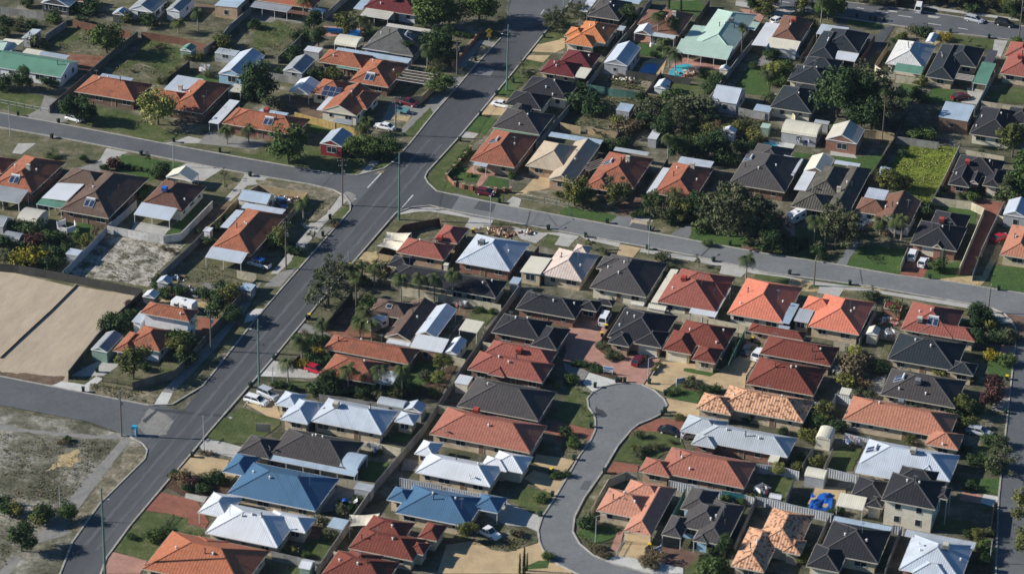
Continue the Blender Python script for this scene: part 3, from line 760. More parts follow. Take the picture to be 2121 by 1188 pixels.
# ------------------------------------------------------------------ plants
def leaves(mb, c, r, n, size, mat, tint, flat=.8):
    for _ in range(n):
        v = Vector((rnd.gauss(0, 1), rnd.gauss(0, 1), rnd.gauss(0, 1))).normalized()
        k = rnd.random()**.45
        p = Vector((c[0]+v.x*r[0]*k, c[1]+v.y*r[1]*k, c[2]+v.z*r[2]*k*flat))
        nrm = (v*.9+Vector((rnd.gauss(0, .6), rnd.gauss(0, .6), rnd.gauss(.35, .6)))).normalized()
        e = nrm.orthogonal().normalized(); e.rotate(Matrix.Rotation(rnd.uniform(0, 6.28), 3, nrm)); g = nrm.cross(e)
        s_ = size*rnd.uniform(.6, 1.35); s2 = s_*rnd.uniform(.5, .9)
        mb.face([p-e*s_, p-g*s2*.6, p+e*s_, p+g*s2], mat, [(0, 0)]*4, min(1, max(0, tint+rnd.gauss(0, .16))))
def make_crown(seed, kind, mat, nblob, nleaf, size, spread=1.0):
    global rnd
    keep = rnd; rnd = random.Random(seed); mb = MB()
    cl = []
    for i in range(nblob):
        a = rnd.uniform(0, 6.28); 
        if kind == 'bush': rr = rnd.random()**.5*.42; z = rnd.uniform(.22, .62); br = rnd.uniform(.24, .36)
        elif kind == 'round': rr = rnd.random()**.5*.29; z = .57+rnd.uniform(-.25, .26)-rr*.2; br = rnd.uniform(.13, .22)
        elif kind == 'gum': rr = .08+rnd.random()**.6*.33; z = .58+rnd.uniform(-.27, .29)-rr*.25; br = rnd.uniform(.07, .15)
        elif kind == 'tall': z = rnd.uniform(.14, .9); rr = rnd.random()*.26*(1.1-z); br = rnd.uniform(.09, .16)*(1.35-z)
        elif kind == 'cypress': z = (i+.5)/nblob*.86+.06; rr = .01; br = .1*(1.12-z)+.01
        cl.append((rr*math.cos(a)*spread, rr*math.sin(a)*spread, z, br, rnd.uniform(.15, .85)))
    for x, y, z, br, t in cl:
        leaves(mb, (x, y, z), (br*spread, br*spread, br*(1.6 if kind == 'cypress' else 1)), nleaf//nblob, size, mat, t)
    tr = MB()
    if kind in ('round', 'gum'):
        tr.tube((0, 0, 0), (0.01, 0, .33), .028, .02, 'bark', 7, False)
        for x, y, z, br, t in cl[:9]: tr.tube((.01, 0, .28), (x*.8, y*.8, z), .014, .005, 'bark', 5, False)
    elif kind in ('tall', 'cypress'): tr.tube((0, 0, 0), (0, 0, .8), .02, .006, 'bark', 6, False)
    me = mb.mesh('crown'); tm = tr.mesh('trunk') if tr.f else None
    rnd = keep
    return me, tm
def make_palm(seed, kind):
    global rnd
    keep = rnd; rnd = random.Random(seed); mb = MB(); tr = MB()
    H = 5.0
    lean = rnd.uniform(-.12, .12)
    if kind == 'cocos':
        for i in range(5): tr.tube((lean*i/5, 0, H*i/5*.86), (lean*(i+1)/5, 0, H*(i+1)/5*.86), .17-.012*i, .17-.012*(i+1), 'bark_pale', 7, False)
        nf, Lf, z0 = 20, 2.7, H*.86
    elif kind == 'fan':
        for i in range(5): tr.tube((0, 0, H*i/5*.92), (0, 0, H*(i+1)/5*.92), .17, .15, 'bark', 7, False)
        for _ in range(150):
            a = rnd.uniform(0, 6.28); z = H*rnd.uniform(.72, .9); r_ = .28+.25*(z/H-.7)/.2*rnd.random()
            p = Vector((r_*math.cos(a), r_*math.sin(a), z)); t_ = Vector((-math.sin(a), math.cos(a), 0))*.12
            mb.face([p-t_, p+t_, p*1.03-Vector((0, 0, .5))+t_, p*1.03-Vector((0, 0, .5))-t_], 'leaf_dry', [(0, 0)]*4, rnd.random())
        nf, Lf, z0 = 34, 1.25, H*.92
    else:
        nf, Lf, z0 = 26, 2.0, .5; tr.tube((0, 0, 0), (0, 0, .6), .3, .25, 'bark', 8, False)
    for f in range(nf):
        a = 2*math.pi*f/nf+rnd.uniform(-.2, .2); el = rnd.uniform(-.35, 1.25) if kind != 'cocos' else rnd.uniform(-.05, 1.15)
        pos = Vector((lean if kind == 'cocos' else 0, 0, z0)); d = Vector((math.cos(a)*math.cos(el), math.sin(a)*math.cos(el), math.sin(el)))
        side = Vector((-math.sin(a), math.cos(a), 0)); n = 11 if kind != 'fan' else 5; tint = rnd.uniform(.2, .8)
        LL = Lf*rnd.uniform(.85, 1.1)
        for i in range(n):
            step = LL/n; p2 = pos+d*step; t = i/n
            wl = LL*.27*math.sin(math.pi*min(1, t*.85+.15)) if kind != 'fan' else LL*.5*(.35+t)
            for s_ in (-1, 1):
                dn = Vector((0, 0, -1))*wl*(.55 if kind == 'cocos' else .25)
                tip = pos+side*s_*wl+d*step*1.4+dn
                for q_ in ((.0, .32), (.5, .82)):
                    b0, b1 = pos.lerp(p2, q_[0]), pos.lerp(p2, q_[1]); tp = tip+d*step*q_[0]+Vector((0, 0, rnd.uniform(-.12, .12)))
                    mb.face([b0, b1, tp+d*.05, tp], 'leaf_palm', [(0, 0)]*4, min(1, max(0, tint+rnd.gauss(0, .12))))
            pos = p2; d = (d-Vector((0, 0, 1))*(.26 if kind == 'cocos' else .2 if kind == 'fan' else .17)).normalized()
    me, tm = mb.mesh('crown'), tr.mesh('trunk'); rnd = keep
    return me, tm
PL = {}
def plant_mesh(kind, var):
    k = (kind, var)
    if k not in PL:
        sd = hash(kind) % 1 + sum(map(ord, kind))*13+var
        T = dict(R=('round', 'leaf_green', 22, 4200, .03, 1.15), D=('round', 'leaf_dark', 20, 3600, .03, 1.1), G=('gum', 'leaf_gum', 30, 3000, .025, 1.15), L=('round', 'leaf_lime', 20, 3000, .03, 1.15), O=('round', 'leaf_olive', 18, 2400, .032, 1.1),
                 B=('bush', 'leaf_green', 12, 1300, .06, 1.15), BD=('bush', 'leaf_dark', 12, 1300, .06, 1.15), BO=('bush', 'leaf_olive', 12, 1100, .06, 1.2), BG=('bush', 'leaf_gum', 12, 1100, .055, 1.2), Y=('bush', 'leaf_yellow', 12, 1100, .055, 1.2), BR=('bush', 'leaf_dry', 10, 800, .06, 1.3), PL=('bush', 'leaf_plum', 12, 1200, .055, .9),
                 T=('gum', 'leaf_gum', 9, 360, .035, .8), C=('cypress', 'leaf_dark', 14, 1500, .03, 1.0), X=('tall', 'leaf_green', 34, 5200, .024, 1.0), XG=('tall', 'leaf_gum', 34, 4200, .024, 1.1))
        if kind in T: PL[k] = make_crown(sd, *T[kind])
        else: PL[k] = make_palm(sd, {'P': 'cocos', 'F': 'fan', 'DP': 'date'}[kind])
    return PL[k]
PD = dict(R=('broadleaf_tree', 'round green tree', 'tree'), D=('broadleaf_tree', 'dark tree', 'tree'), G=('gum_tree', 'gum tree', 'tree'), L=('broadleaf_tree', 'pale leafy tree', 'tree'), O=('broadleaf_tree', 'olive-green tree', 'tree'),
          B=('shrub', 'green shrub', 'shrub'), BD=('shrub', 'dark shrub', 'shrub'), BO=('shrub', 'olive shrub', 'shrub'), BG=('shrub', 'grey-green shrub', 'shrub'), Y=('shrub', 'yellow shrub', 'shrub'), BR=('shrub', 'dry brown shrub', 'shrub'), PL=('shrub', 'purple shrub', 'shrub'),
          T=('young_tree', 'thin young tree', 'tree'), C=('cypress_tree', 'slim upright cypress', 'tree'), X=('conifer_tree', 'tall green tree', 'tree'), XG=('gum_tree', 'tall feathery tree', 'tree'), P=('palm_tree', 'slender palm', 'palm'), F=('fan_palm', 'tall fan palm', 'palm'), DP=('date_palm', 'squat date palm', 'palm'))
PG = dict(tree='trees round the suburb', shrub='garden shrubs', palm='palms in the gardens')
def plant(kind, t, x, y, h, wd=1.0):
    if kind == 'C': wd *= .55
    p = W(t, x, y, 0); me, tm = plant_mesh(kind, rnd.randrange(3) if kind in 'R D G B BD BG BO P T'.split() else rnd.randrange(2))
    nm, desc, cat = PD[kind]
    if cat == 'shrub': desc = ('small ' if h < 2.2 else 'large ' if h > 3.4 else '')+desc
    if cat == 'tree' and kind in 'RDGLO': desc = ('small ' if h < 4.6 else 'large ' if h > 7.4 else '')+desc
    if kind in 'RDGLO': h *= 1.15
    s_ = h if kind not in ('P', 'F', 'DP') else (h/5 if kind != 'DP' else h/2.2)
    rz = rnd.uniform(0, 6.28)
    if cat == 'shrub':
        SHRUBS.append((nm, me, p, rz, s_, wd, desc)); return
    else:
        o = empty(nm, p, rz); c_ = link('crown', me, o); c_.scale = (s_*wd, s_*wd, s_)
        if kind in ('P', 'F'): c_.scale = (1.0*wd, 1.0*wd, s_); 
        if kind in ('P', 'F'):
            # keep frond length real, only the stem stretches
            c_.scale = (wd, wd, 1); c_.location = (0, 0, (h-5)*(.86 if kind == 'P' else .92))
        if tm:
            tt = link('trunk', tm, o); tt.scale = (s_*wd, s_*wd, s_) if kind not in ('P', 'F') else (1, 1, h/5)
    note(o, desc, cat, PG[cat], Vector((p.x, p.y, h*.5)))
SHRUBS = []
def flush_shrubs():
    import numpy as np
    SHRUBS.sort(key=lambda q: -q[4]*q[5]*F/(q[2]-CAM).length if -60 < proj(q[2])[0] < 2180 and -60 < proj(q[2])[1] < 1250 else 0)
    for nm, me, p, rz, s_, wd, desc in SHRUBS[:290]:
        o = link(nm, me, None, p, rz); o.scale = (s_*wd, s_*wd, s_); note(o, desc, 'shrub', PG['shrub'], Vector((p.x, p.y, s_*.5)))
    V = []; T = []; MI = []; mats = []
    for nm, me, p, rz, s_, wd, desc in SHRUBS[290:]:
        n = len(me.vertices); v = np.empty(n*3, 'f'); me.vertices.foreach_get('co', v); v = v.reshape(-1, 3)*np.array((s_*wd, s_*wd, s_)); c_, s2 = math.cos(rz), math.sin(rz)
        V.append(np.stack((v[:, 0]*c_-v[:, 1]*s2+p.x, v[:, 0]*s2+v[:, 1]*c_+p.y, v[:, 2]), 1))
        t = np.empty(n*4, 'f'); me.color_attributes['tint'].data.foreach_get('color', t); T.append(t)
        mt = me.materials[0]
        if mt not in mats: mats.append(mt)
        MI += [mats.index(mt)]*(n//4)
    if not V: return
    V = np.concatenate(V); n = len(V); me = bpy.data.meshes.new('low_shrubs'); me.vertices.add(n); me.vertices.foreach_set('co', V.ravel()); me.loops.add(n); me.loops.foreach_set('vertex_index', np.arange(n)); me.polygons.add(n//4); me.polygons.foreach_set('loop_start', np.arange(0, n, 4))
    for mt in mats: me.materials.append(mt)
    me.polygons.foreach_set('material_index', MI); at = me.color_attributes.new('tint', 'BYTE_COLOR', 'CORNER'); at.data.foreach_set('color', np.concatenate(T)); me.update(); me.validate()
    o = link('low_shrubs', me); o['kind'] = 'stuff'; o['label'] = 'small low shrubs scattered through the gardens'; o['category'] = 'shrubs'
def plants(s):
    t = None
    for tok in s.split():
        if tok in TO or tok == 's': t = tok; continue
        f = tok.split(','); plant(f[0], t, float(f[1]), float(f[2]), float(f[3]), float(f[4]) if len(f) > 4 else 1.0)
# ------------------------------------------------------------------ bins, poles, vehicles
def bin_meshes():
    out = {}
    mb = MB(); a, b_ = .22, .29
    lo = [(-a,-a-.03,.06),(a,-a-.03,.06),(a,a,.06),(-a,a,.06)]; hi = [(-b_,-b_-.08,.98),(b_,-b_-.08,.98),(b_,b_,.98),(-b_,b_,.98)]
    for i in range(4): mb.face([lo[i], lo[(i+1) % 4], hi[(i+1) % 4], hi[i]], 'bin_green')
    mb.face(lo[::-1], 'bin_green'); mb.box(-b_-.02, b_+.02, b_, b_+.05, .92, .98, 'bin_green'); body = mb.mesh('bin_body')
    lids = {}
    for k, mt in (('G', 'bin_lid'), ('Y', 'bin_yellow')):
        mb = MB(); mb.box(-.31, .31, -.4, .33, .98, 1.04, mt, bottom=True); mb.box(-.24, .24, -.3, .25, 1.04, 1.075, mt); mb.bar((-.3, .38, 1.02), (.3, .38, 1.02), .04, .04, mt); lids[k] = mb.mesh('lid')
    mb = MB(); mb.tube((-.03, 0, .1), (.03, 0, .1), .1, .1, 'rubber', 9); wh = mb.mesh('wheel')
    return body, lids, wh
BIN = bin_meshes()
def bins(s):
    t = None
    for tok in s.split():
        if tok in TO or tok == 's': t = tok; continue
        k, x, y = tok.split(','); p = W(t, float(x), float(y)); o = empty('wheelie_bin', p, GA+rnd.uniform(-.6, .6))
        link('bin_body', BIN[0], o); link('lid', BIN[1][k], o)
        for s_ in (-.27, .27): link('wheel', BIN[2], o, (s_, .22, 0))
        note(o, 'green wheelie bin' if k == 'G' else 'yellow-lidded wheelie bin', 'bin', 'wheelie bins along the kerbs')
def pole(kind, t, x, y, h, az=0.0):
    p = W(t, x, y)
    if kind == 'green':
        o = empty('power_pole', p); mb = MB(); mb.tube((0, 0, 0), (0, 0, h), .24, .13, 'post_green', 10); mb.build('pole', o)
        mb = MB(); mb.tube((0, 0, h), (0, 0, h+.5), .05, .03, 'post_grey', 5); mb.build('cap', o)
        mb = MB(); mb.bar((0, 0, h*.86), (-1.3*math.cos(az), -1.3*math.sin(az), h*.88), .07, .07, 'post_grey'); mb.box(-1.3*math.cos(az)-.3, -1.3*math.cos(az)+.1, -1.3*math.sin(az)-.13, -1.3*math.sin(az)+.13, h*.88-.06, h*.88+.06, 'lamp_clear', bottom=True); mb.build('lamp_arm', o)
        note(o, 'tall green power pole', 'power pole', 'tall green power poles')
    elif kind == 'wood':
        o = empty('power_pole', p); mb = MB(); mb.tube((0, 0, 0), (0, 0, h), .17, .11, 'post_wood', 8); mb.build('pole', o)
        for k, z in enumerate((h-.35, h-1.5) if h > 8.5 else (h-.35,)):
            mb = MB(); c_, s_ = math.cos(az), math.sin(az); L = 1.1 if k == 0 else .8
            mb.bar((-L*c_, -L*s_, z), (L*c_, L*s_, z), .1, .12, 'post_wood')
            for q in (-.95, -.4, .4, .95): mb.tube((L*q*c_, L*q*s_, z), (L*q*c_, L*q*s_, z+.25), .05, .035, 'trim_white', 6)
            mb.build('crossarm', o)
        if h > 8.5: mb = MB(); mb.tube((.35, .1, h*.68), (.35, .1, h*.68+.8), .2, .2, 'post_grey', 8); mb.build('transformer', o)
        note(o, 'wooden power pole with crossarm', 'power pole', 'wooden power poles')
    elif kind == 'lamp':
        o = empty('street_lamp', p); mb = MB(); mb.tube((0, 0, 0), (0, 0, h), .09, .055, 'post_grey', 8); mb.build('pole', o)
        c_, s_ = math.cos(az), math.sin(az); mb = MB(); pr = Vector((0, 0, h-.05))
        for i in range(5): t_ = (i+1)/5; q = Vector((c_*1.4*t_, s_*1.4*t_, h+.35*math.sin(t_*1.6))); mb.tube(pr, q, .035, .035, 'post_grey', 5, False); pr = q
        mb.build('lamp_arm', o); mb = MB(); mb.box(-.12, .12, -.28, .28, -.06, .06, 'lamp_clear', Matrix.Translation(pr) @ Matrix.Rotation(az-math.pi/2, 4, 'Z'), bottom=True); mb.build('lamp_head', o)
        note(o, 'slim grey street lamp', 'street lamp', 'street lamps')
    elif kind == 'thin':
        o = empty('service_pole', p); mb = MB(); mb.tube((0, 0, 0), (0, 0, h), .09, .07, 'post_grey', 7); mb.build('pole', o); mb = MB(); mb.bar((-.35, 0, h-.2), (.35, 0, h-.2), .06, .06, 'post_grey'); mb.build('crossarm', o)
        note(o, 'thin grey service pole', 'pole', 'thin service poles')
CARM = {}
def car_parts(kind, paint):
    k = (kind, paint)
    if k in CARM: return CARM[k]
    # length, half width, belt, roof; lower stations (x, top z); greenhouse x bottom front/rear, top front/rear
    D = dict(sedan=(4.8, .9, .92, 1.43, [(-2.4,.62),(-2.3,.88),(-1.35,.95),(1.05,.92),(2.1,.76),(2.4,.55)], (-1.75, 1.15, -1.0, .35)),
             hatch=(4.2, .87, .93, 1.45, [(-2.1,.6),(-2.03,.92),(-1.3,.95),(.95,.93),(1.85,.76),(2.1,.55)], (-1.98, 1.1, -1.55, .3)),
             wagon=(4.8, .9, .95, 1.5, [(-2.4,.6),(-2.33,.95),(-1.3,.97),(1.05,.94),(2.1,.78),(2.4,.55)], (-2.28, 1.15, -1.95, .35)),
             suv=(4.7, .93, 1.12, 1.8, [(-2.35,.7),(-2.28,1.1),(-1.3,1.13),(.95,1.12),(2.1,1.0),(2.35,.65)], (-2.22, 1.05, -1.95, .4)),
             van=(4.9, .9, 1.15, 2.0, [(-2.45,.7),(-2.4,1.15),(0,1.16),(1.5,1.15),(2.25,.98),(2.45,.6)], (-2.38, 2.0, -2.25, 1.2)),
             ute=(5.1, .9, .98, 1.6, [(-2.55,.7),(-2.5,.95),(-.55,.96),(.95,.99),(2.3,.86),(2.55,.6)], (-.7, 1.2, -.55, .5)))[kind]
    L, hw, belt, top, st, gh = D; mb = MB(); S = []
    for x, z in st:
        e = .86 if abs(x) > L/2-.15 else 1
        S.append([(x, -hw*e*.9, .26), (x, -hw*e, .5), (x, -hw*e*.98, z-.14), (x, -hw*e*.88, z), (x, hw*e*.88, z), (x, hw*e*.98, z-.14), (x, hw*e, .5), (x, hw*e*.9, .26)])
    for a, b_ in zip(S, S[1:]):
        for i in range(8): mb.face([a[i], a[(i+1) % 8], b_[(i+1) % 8], b_[i]][::-1], paint)
    mb.face(S[0], paint); mb.face(S[-1][::-1], paint)
    # roof skin and pillars
    b0, b1, t0, t1 = gh; bw, tw = hw*.88, hw*.74
    mb.box(t0, t1, -tw, tw, top-.05, top, paint, bottom=True)
    for s_ in (-1, 1):
        mb.bar((b0, s_*bw, belt), (t0, s_*tw, top-.03), .09, .09, paint); mb.bar((b1, s_*bw, belt), (t1, s_*tw, top-.03), .08, .08, paint)
        xm = (b0+b1)/2; mb.bar((xm, s_*bw, belt), ((t0+t1)/2, s_*tw, top-.03), .09, .07, paint); mb.bar((t0, s_*tw, top-.03), (t1, s_*tw, top-.03), .08, .07, paint)
    if kind == 'ute': mb.box(-2.4, -.85, -hw*.8, hw*.8, .9, .99, 'rubber')
    body = mb.mesh('body'); mb = MB()
    q = [(b0, -bw+.02, belt-.02), (b1, -bw+.02, belt-.02), (b1, bw-.02, belt-.02), (b0, bw-.02, belt-.02)]; p = [(t0, -tw+.02, top-.05), (t1, -tw+.02, top-.05), (t1, tw-.02, top-.05), (t0, tw-.02, top-.05)]
    for i in range(4): mb.face([q[i], q[(i+1) % 4], p[(i+1) % 4], p[i]], 'glass')
    glass = mb.mesh('windows'); mb = MB(); r_ = .32 if kind not in ('suv', 'ute') else .37
    mb.tube((0, -.1, 0), (0, .1, 0), r_, r_, 'rubber', 14); mb.tube((0, -.11, 0), (0, .11, 0), r_*.58, r_*.58, 'tank_metal', 10); wheel = mb.mesh('wheel')
    mb = MB(); mb.box(-.06, .06, -.17, .17, -.07, .07, 'lamp_clear', bottom=True); hl = mb.mesh('headlight'); mb = MB(); mb.box(-.05, .05, -.14, .14, -.1, .1, 'tail_red', bottom=True); tl = mb.mesh('tail_light')
    CARM[k] = (body, glass, wheel, hl, tl, L, hw, r_, st); return CARM[k]
def car(kind, paint, t, x, y, ang, label, cat='car', name='parked_car'):
    body, glass, wheel, hl, tl, L, hw, r_, st = car_parts(kind, paint)
    o = empty(name, W(t, x, y), GA+R(ang)); link('body', body, o); link('windows', glass, o)
    for sx in (-L*.3, L*.31):
        for sy in (-hw+.08, hw-.08): link('wheel', wheel, o, (sx, sy, r_))
    for sy in (-hw*.6, hw*.6):
        link('headlight', hl, o, (L/2-.04, sy, .6)); link('tail_light', tl, o, (-L/2+.02, sy, .72))
    fixed(o, label, cat, 'vehicles parked about the suburb')
    return o
def clothesline(t, x, y, n=9, desc='washing-hung clothesline'):
    p = W(t, x, y); o = empty('clothesline', p, rnd.uniform(0, 1.5)); mb = MB(); mb.tube((0, 0, 0), (0, 0, 1.9), .04, .03, 'tank_metal', 6)
    for k in range(4):
        a = k*math.pi/2; mb.bar((0, 0, 1.6), (1.6*math.cos(a), 1.6*math.sin(a), 1.85), .04, .04, 'tank_metal')
    for r_ in (.7, 1.15, 1.55):
        for k in range(4):
            a, b_ = k*math.pi/2, (k+1)*math.pi/2; mb.bar((r_*math.cos(a), r_*math.sin(a), 1.8), (r_*math.cos(b_), r_*math.sin(b_), 1.8), .015, .015, 'tank_metal')
    mb.build('frame', o)
    note(o, desc, 'clothesline', None)
    for i in range(n):
        k = rnd.randrange(4); a, b_ = k*math.pi/2, (k+1)*math.pi/2; r_ = rnd.choice((1.15, 1.55)); A = Vector((r_*math.cos(a), r_*math.sin(a), 1.8)); B = Vector((r_*math.cos(b_), r_*math.sin(b_), 1.8))
        t0 = rnd.uniform(0, .6); t1 = t0+rnd.uniform(.25, .4); h_ = rnd.uniform(.5, 1.1); mb = MB(); q0, q1 = A.lerp(B, t0), A.lerp(B, t1); out = Vector((q0.x+q1.x, q0.y+q1.y, 0)).normalized()*rnd.uniform(.02, .15)
        mt = rnd.choice(('cloth_white', 'cloth_white', 'cloth_white', 'cloth_blue', 'cloth_red')); th = out.normalized()*.02
        for s_ in (0, 1): vs = [q0+th*s_, q1+th*s_, q1+out-Vector((0, 0, h_))+th*s_, q0+out-Vector((0, 0, h_*rnd.uniform(.85, 1)))+th*s_]; mb.face(vs, mt)
        ob = mb.build('washing', o)
# ================================================================== THE GROUND
me = bpy.data.meshes.new('ground'); me.from_pydata([(-1600,-200,0),(1600,-200,0),(1600,3200,0),(-1600,3200,0)], [], [(0,1,2,3)]); me.materials.append(MATS['yard']); struct(link('ground', me))
S = sheet
# broad verges and yards
S('verge', 'verge', 's -60,216 0,235 117,256 332,297 530,333 690,361 740,364 795,350 817,334 850,297 895,240 952,175 b 1640,640 b 1480,700 b 1250,860 b 950,1080 s 640,290 460,262 330,245 160,215 100,200 -60,190', .25)
S('verge', 'verge', 's -60,262 150,291 385,337 530,364 642,383 690,394 726,422 530,661 357,838 307,840 -60,772 -60,700', .25)
S('verge', 'verge', 's 826,442 870,428 955,442 1060,462 1202,489 1342,514 1590,567 1795,594 2052,639 2060,665 m 800,130 k 1900,30 g 1400,1000 g 700,960 g 0,800 f 1600,700 f 1100,900 f 790,1010 f 870,920', .2)
S('verge', 'verge', 's 887,380 905,397 952,407 1060,429 1410,494 1590,527 1865,572 1965,584 2200,622 h 2300,700 h 1100,800 h 200,800 g 1400,500 g 400,400 f 1900,380 f 1560,250 f 1780,20 c 100,900 c 250,560 c 420,330 c 600,60 s 1142,52 1000,227 940,297 885,357', .25)
S('verge', 'verge', 's 1590,0 1740,37 1827,50 1935,65 2200,98 2200,125 1930,85 1850,75 1800,70 1690,60 1500,0', .2)
S('drylawn', 'drylawn', 's 1780,-10 2200,50 2200,20 1900,-20', .2)
# left: rough vacant land in the corner
S('scrub', 'scrub', 's -60,845 0,845 185,880 275,905 305,935 300,960 207,1043 150,1123 110,1200 -60,1200', .3)
S('scrub', 'strawgrass', 'n 1080,130 n 1215,130 n 1200,240 n 1000,450 n 830,610 n 640,860 n 540,830 n 900,330', .25)
S('scrub', 'yellowsand', 'n 400,330 n 520,190 n 640,160 n 690,250 n 560,290', .5)
S('footpath', 'concrete_dull', 'n 1010,70 n 1090,75 n 880,330 n 780,470 n 540,800 n 440,880 n 380,800 n 480,690 n 700,410 n 800,310')
S('footpath', 'concrete_dull', 'n 100,1040 n 180,1060 n 40,1240 n -60,1240')
S('footpath', 'concrete_dull', 'n -20,-50 n 400,10 n 860,40 n 1400,-20 n 1240,60 n 880,70 n 450,40 n -20,-10', .3)
S('footpath', 'concrete_dull', 'n 310,850 n 440,780 n 600,840 n 500,880 n 310,930')
# grass and dirt in the left yards
S('lawn', 'lawn', 'a 0,720 a 370,800 a 350,860 a 300,940 a 180,950 a 0,900 a -60,900', .2)
S('lawn', 'lawn', 'a 800,880 a 1100,950 a 1500,1130 a 1330,1180 a 900,1080 a 560,1000 a 640,960', .2)
S('lawn', 'lawn', 's 460,310 520,320 620,300 720,318 760,330 735,362 690,358 530,330', .25)
S('lawn', 'lawn', 'f 1010,150 f 1140,150 f 1080,210 f 960,255 f 945,250', .1)
S('drylawn', 'drylawn', 'a 600,240 a 760,250 a 1080,270 a 1130,270 a 870,470 a 560,440 a 390,400', .25)
S('lawn', 'lawn', 'a 600,230 a 760,260 a 700,320 a 400,410 a 500,300', .3)
S('red_dirt', 'reddirt', 'a 560,440 a 870,470 a 740,590 a 600,560 a 560,490', .2)
S('drylawn', 'drylawn', 'a 1210,320 a 1690,400 a 1580,500 a 1300,720 a 900,640 a 930,600 a 1100,460', .25)
S('lawn', 'lawn', 'a 1230,330 a 1600,420 a 1500,500 a 1380,620 a 1180,520 a 930,600 a 1100,480', .35)
S('drylawn', 'drylawn', 'a 1350,180 a 1900,240 a 1820,320 a 1700,370 a 1200,270 a 1300,220', .3)
S('drylawn', 'drylawn', 'a 2000,200 a 2120,160 b 380,190 b 420,240 b 180,470 b -30,430 a 1950,360', .25)
S('drylawn', 'lawn', 'b 0,190 b 200,180 b 330,260 b 120,400 b -20,400', .4)
S('red_dirt', 'dirt', 'a 1640,20 a 1800,60 a 1780,120 a 1640,80')
S('drylawn', 'drylawn', 'a 800,0 a 1150,0 a 1060,80 a 930,110 a 780,90', .3)
S('paving', 'concrete_dull', 'b 0,-40 b 300,100 b 120,190 b -60,160')
S('footpath', 'concrete_dull', 'b 0,190 b 60,130 b 380,180 b 380,195 b 70,150 b 20,200')
S('dirt', 'drylawn', 'b 130,640 b 360,660 b 300,830 b 100,850 b 30,820', .3)
S('dirt', 'dirt', 'b 240,800 b 560,820 b 640,900 b 480,1010 b 280,900', .2)
S('pool_surround', 'pave_pink', 'b 560,215 b 905,235 b 880,315 b 560,300')
S('pool', 'pool_water', 'b 590,228 b 872,252 b 862,310 b 760,300 b 750,278 b 590,262')
S('lawn', 'lawn', 'b 905,235 b 1020,225 b 930,310 b 885,310', .1)
S('lawn', 'greenlawn', 'a 1590,620 a 1820,640 a 1810,690 a 1560,650', .2)
S('paving', 'concrete_dull', 'b 1660,260 b 1850,260 b 1640,520 b 1590,480')
S('lawn', 'drylawn', 'b 1620,300 b 1780,330 b 1690,450 b 1590,480', .15)
S('footpath', 'concrete_dull', 'b 1860,330 b 1990,350 b 1960,390 b 1860,370 b 1740,560 b 1620,560')
S('verge', 'strawgrass', 'b 1860,390 b 1950,400 b 1820,570 b 1740,575', .15)
S('driveway', 'concrete_dull', 'b 1640,640 b 1740,640 b 1680,710 b 1560,900 b 1400,1060 b 1200,1110 b 1280,1000 b 1400,900 b 1450,800', .1)
S('driveway', 'concrete_dull', 'b 1110,860 b 1440,890 b 1420,1060 b 1250,1080 b 1000,1100', .15)
S('lawn', 'drylawn', 'b 1080,1000 b 1300,960 b 1170,1110 b 1010,1090', .1)
S('sand_pile', 'yellowsand', 'b 1150,960 b 1280,960 b 1260,1010 b 1130,990', .3)
S('lawn', 'lawn', 'b 1450,890 b 1470,940 b 1290,1140 b 1210,1130 b 1330,1000', .15)
S('lawn', 'greenlawn', 'b 430,1000 b 800,1110 b 640,1190 b 560,1080 b 500,1120 b 400,1080', .1)
S('driveway', 'concrete_dull', 'a 370,790 a 500,830 a 470,940 a 640,970 a 470,1030 a 200,970 a 330,900')
S('driveway', 'concrete', 'a 1560,1130 a 1700,1160 a 1880,1188 f -250,20 f -380,0 a 1350,1188 a 1440,1175')
S('driveway', 'concrete_dull', 'a 1730,1090 a 1830,1100 b 100,1180 b 0,1240 a 1640,1190')
S('footpath', 'concrete', 'f 960,140 f 1020,150 f 915,270 f 850,265')
# left block south of the cross street
S('driveway', 'concrete', 'e 880,40 e 1060,75 e 900,150 e 840,240 e 730,210 e 830,130')
S('lawn', 'greenlawn', 'e 1010,90 e 1540,170 e 1420,210 e 1250,320 e 950,230 e 960,190', .2)
S('driveway', 'concrete', 'e 1545,165 e 1840,215 e 1690,310 e 1580,330 e 1400,250 e 1430,220')
S('driveway', 'concrete', 'e 2030,250 e 2120,262 f 100,285 f 20,340 e 2050,350 e 1910,480 e 1860,460 e 1990,320')
S('driveway', 'concrete', 'e 150,0 e 300,0 e 180,90 e 100,80')
S('driveway', 'concrete_dull', 'e 630,210 e 760,170 e 840,140 e 880,230 e 800,240')
S('lawn', 'drylawn', 'e 300,0 e 640,0 e 880,40 e 830,130 e 700,110 e 540,160 e 260,100', .2)
S('lawn', 'greenlawn', 'e 650,650 e 850,680 e 700,840 e 560,820', .2)
S('paving', 'concrete', 'e 1130,650 e 1420,690 e 1360,765 e 1085,712')
S('lawn', 'greenlawn', 'e 1420,700 e 1480,640 e 1660,520 e 1740,480 e 1490,740 e 1370,755')
S('dirt', 'dirt', 'e 1510,740 e 1760,500 e 1990,480 e 1690,800 e 1560,830', .15)
S('sand', 'sandweed', 'e 900,760 e 1370,830 e 1560,820 e 1290,1080 e 1230,1188 e 620,1090 e 540,1060', .2)
S('dirt', 'drylawn', 'e 1680,990 e 2000,1050 e 1950,1188 e 1480,1140', .2)
S('dirt', 'strawgrass', 'f 0,300 f 440,350 f 640,390 f 700,430 f 620,520 f 540,640 f 410,640 f 540,480 f 430,420 f 20,345', .2)
S('footpath', 'concrete', 'f 700,430 f 760,470 f 650,580 f 540,700 f 370,900 f 180,1080 f 120,1080 f 440,700 f 590,580')
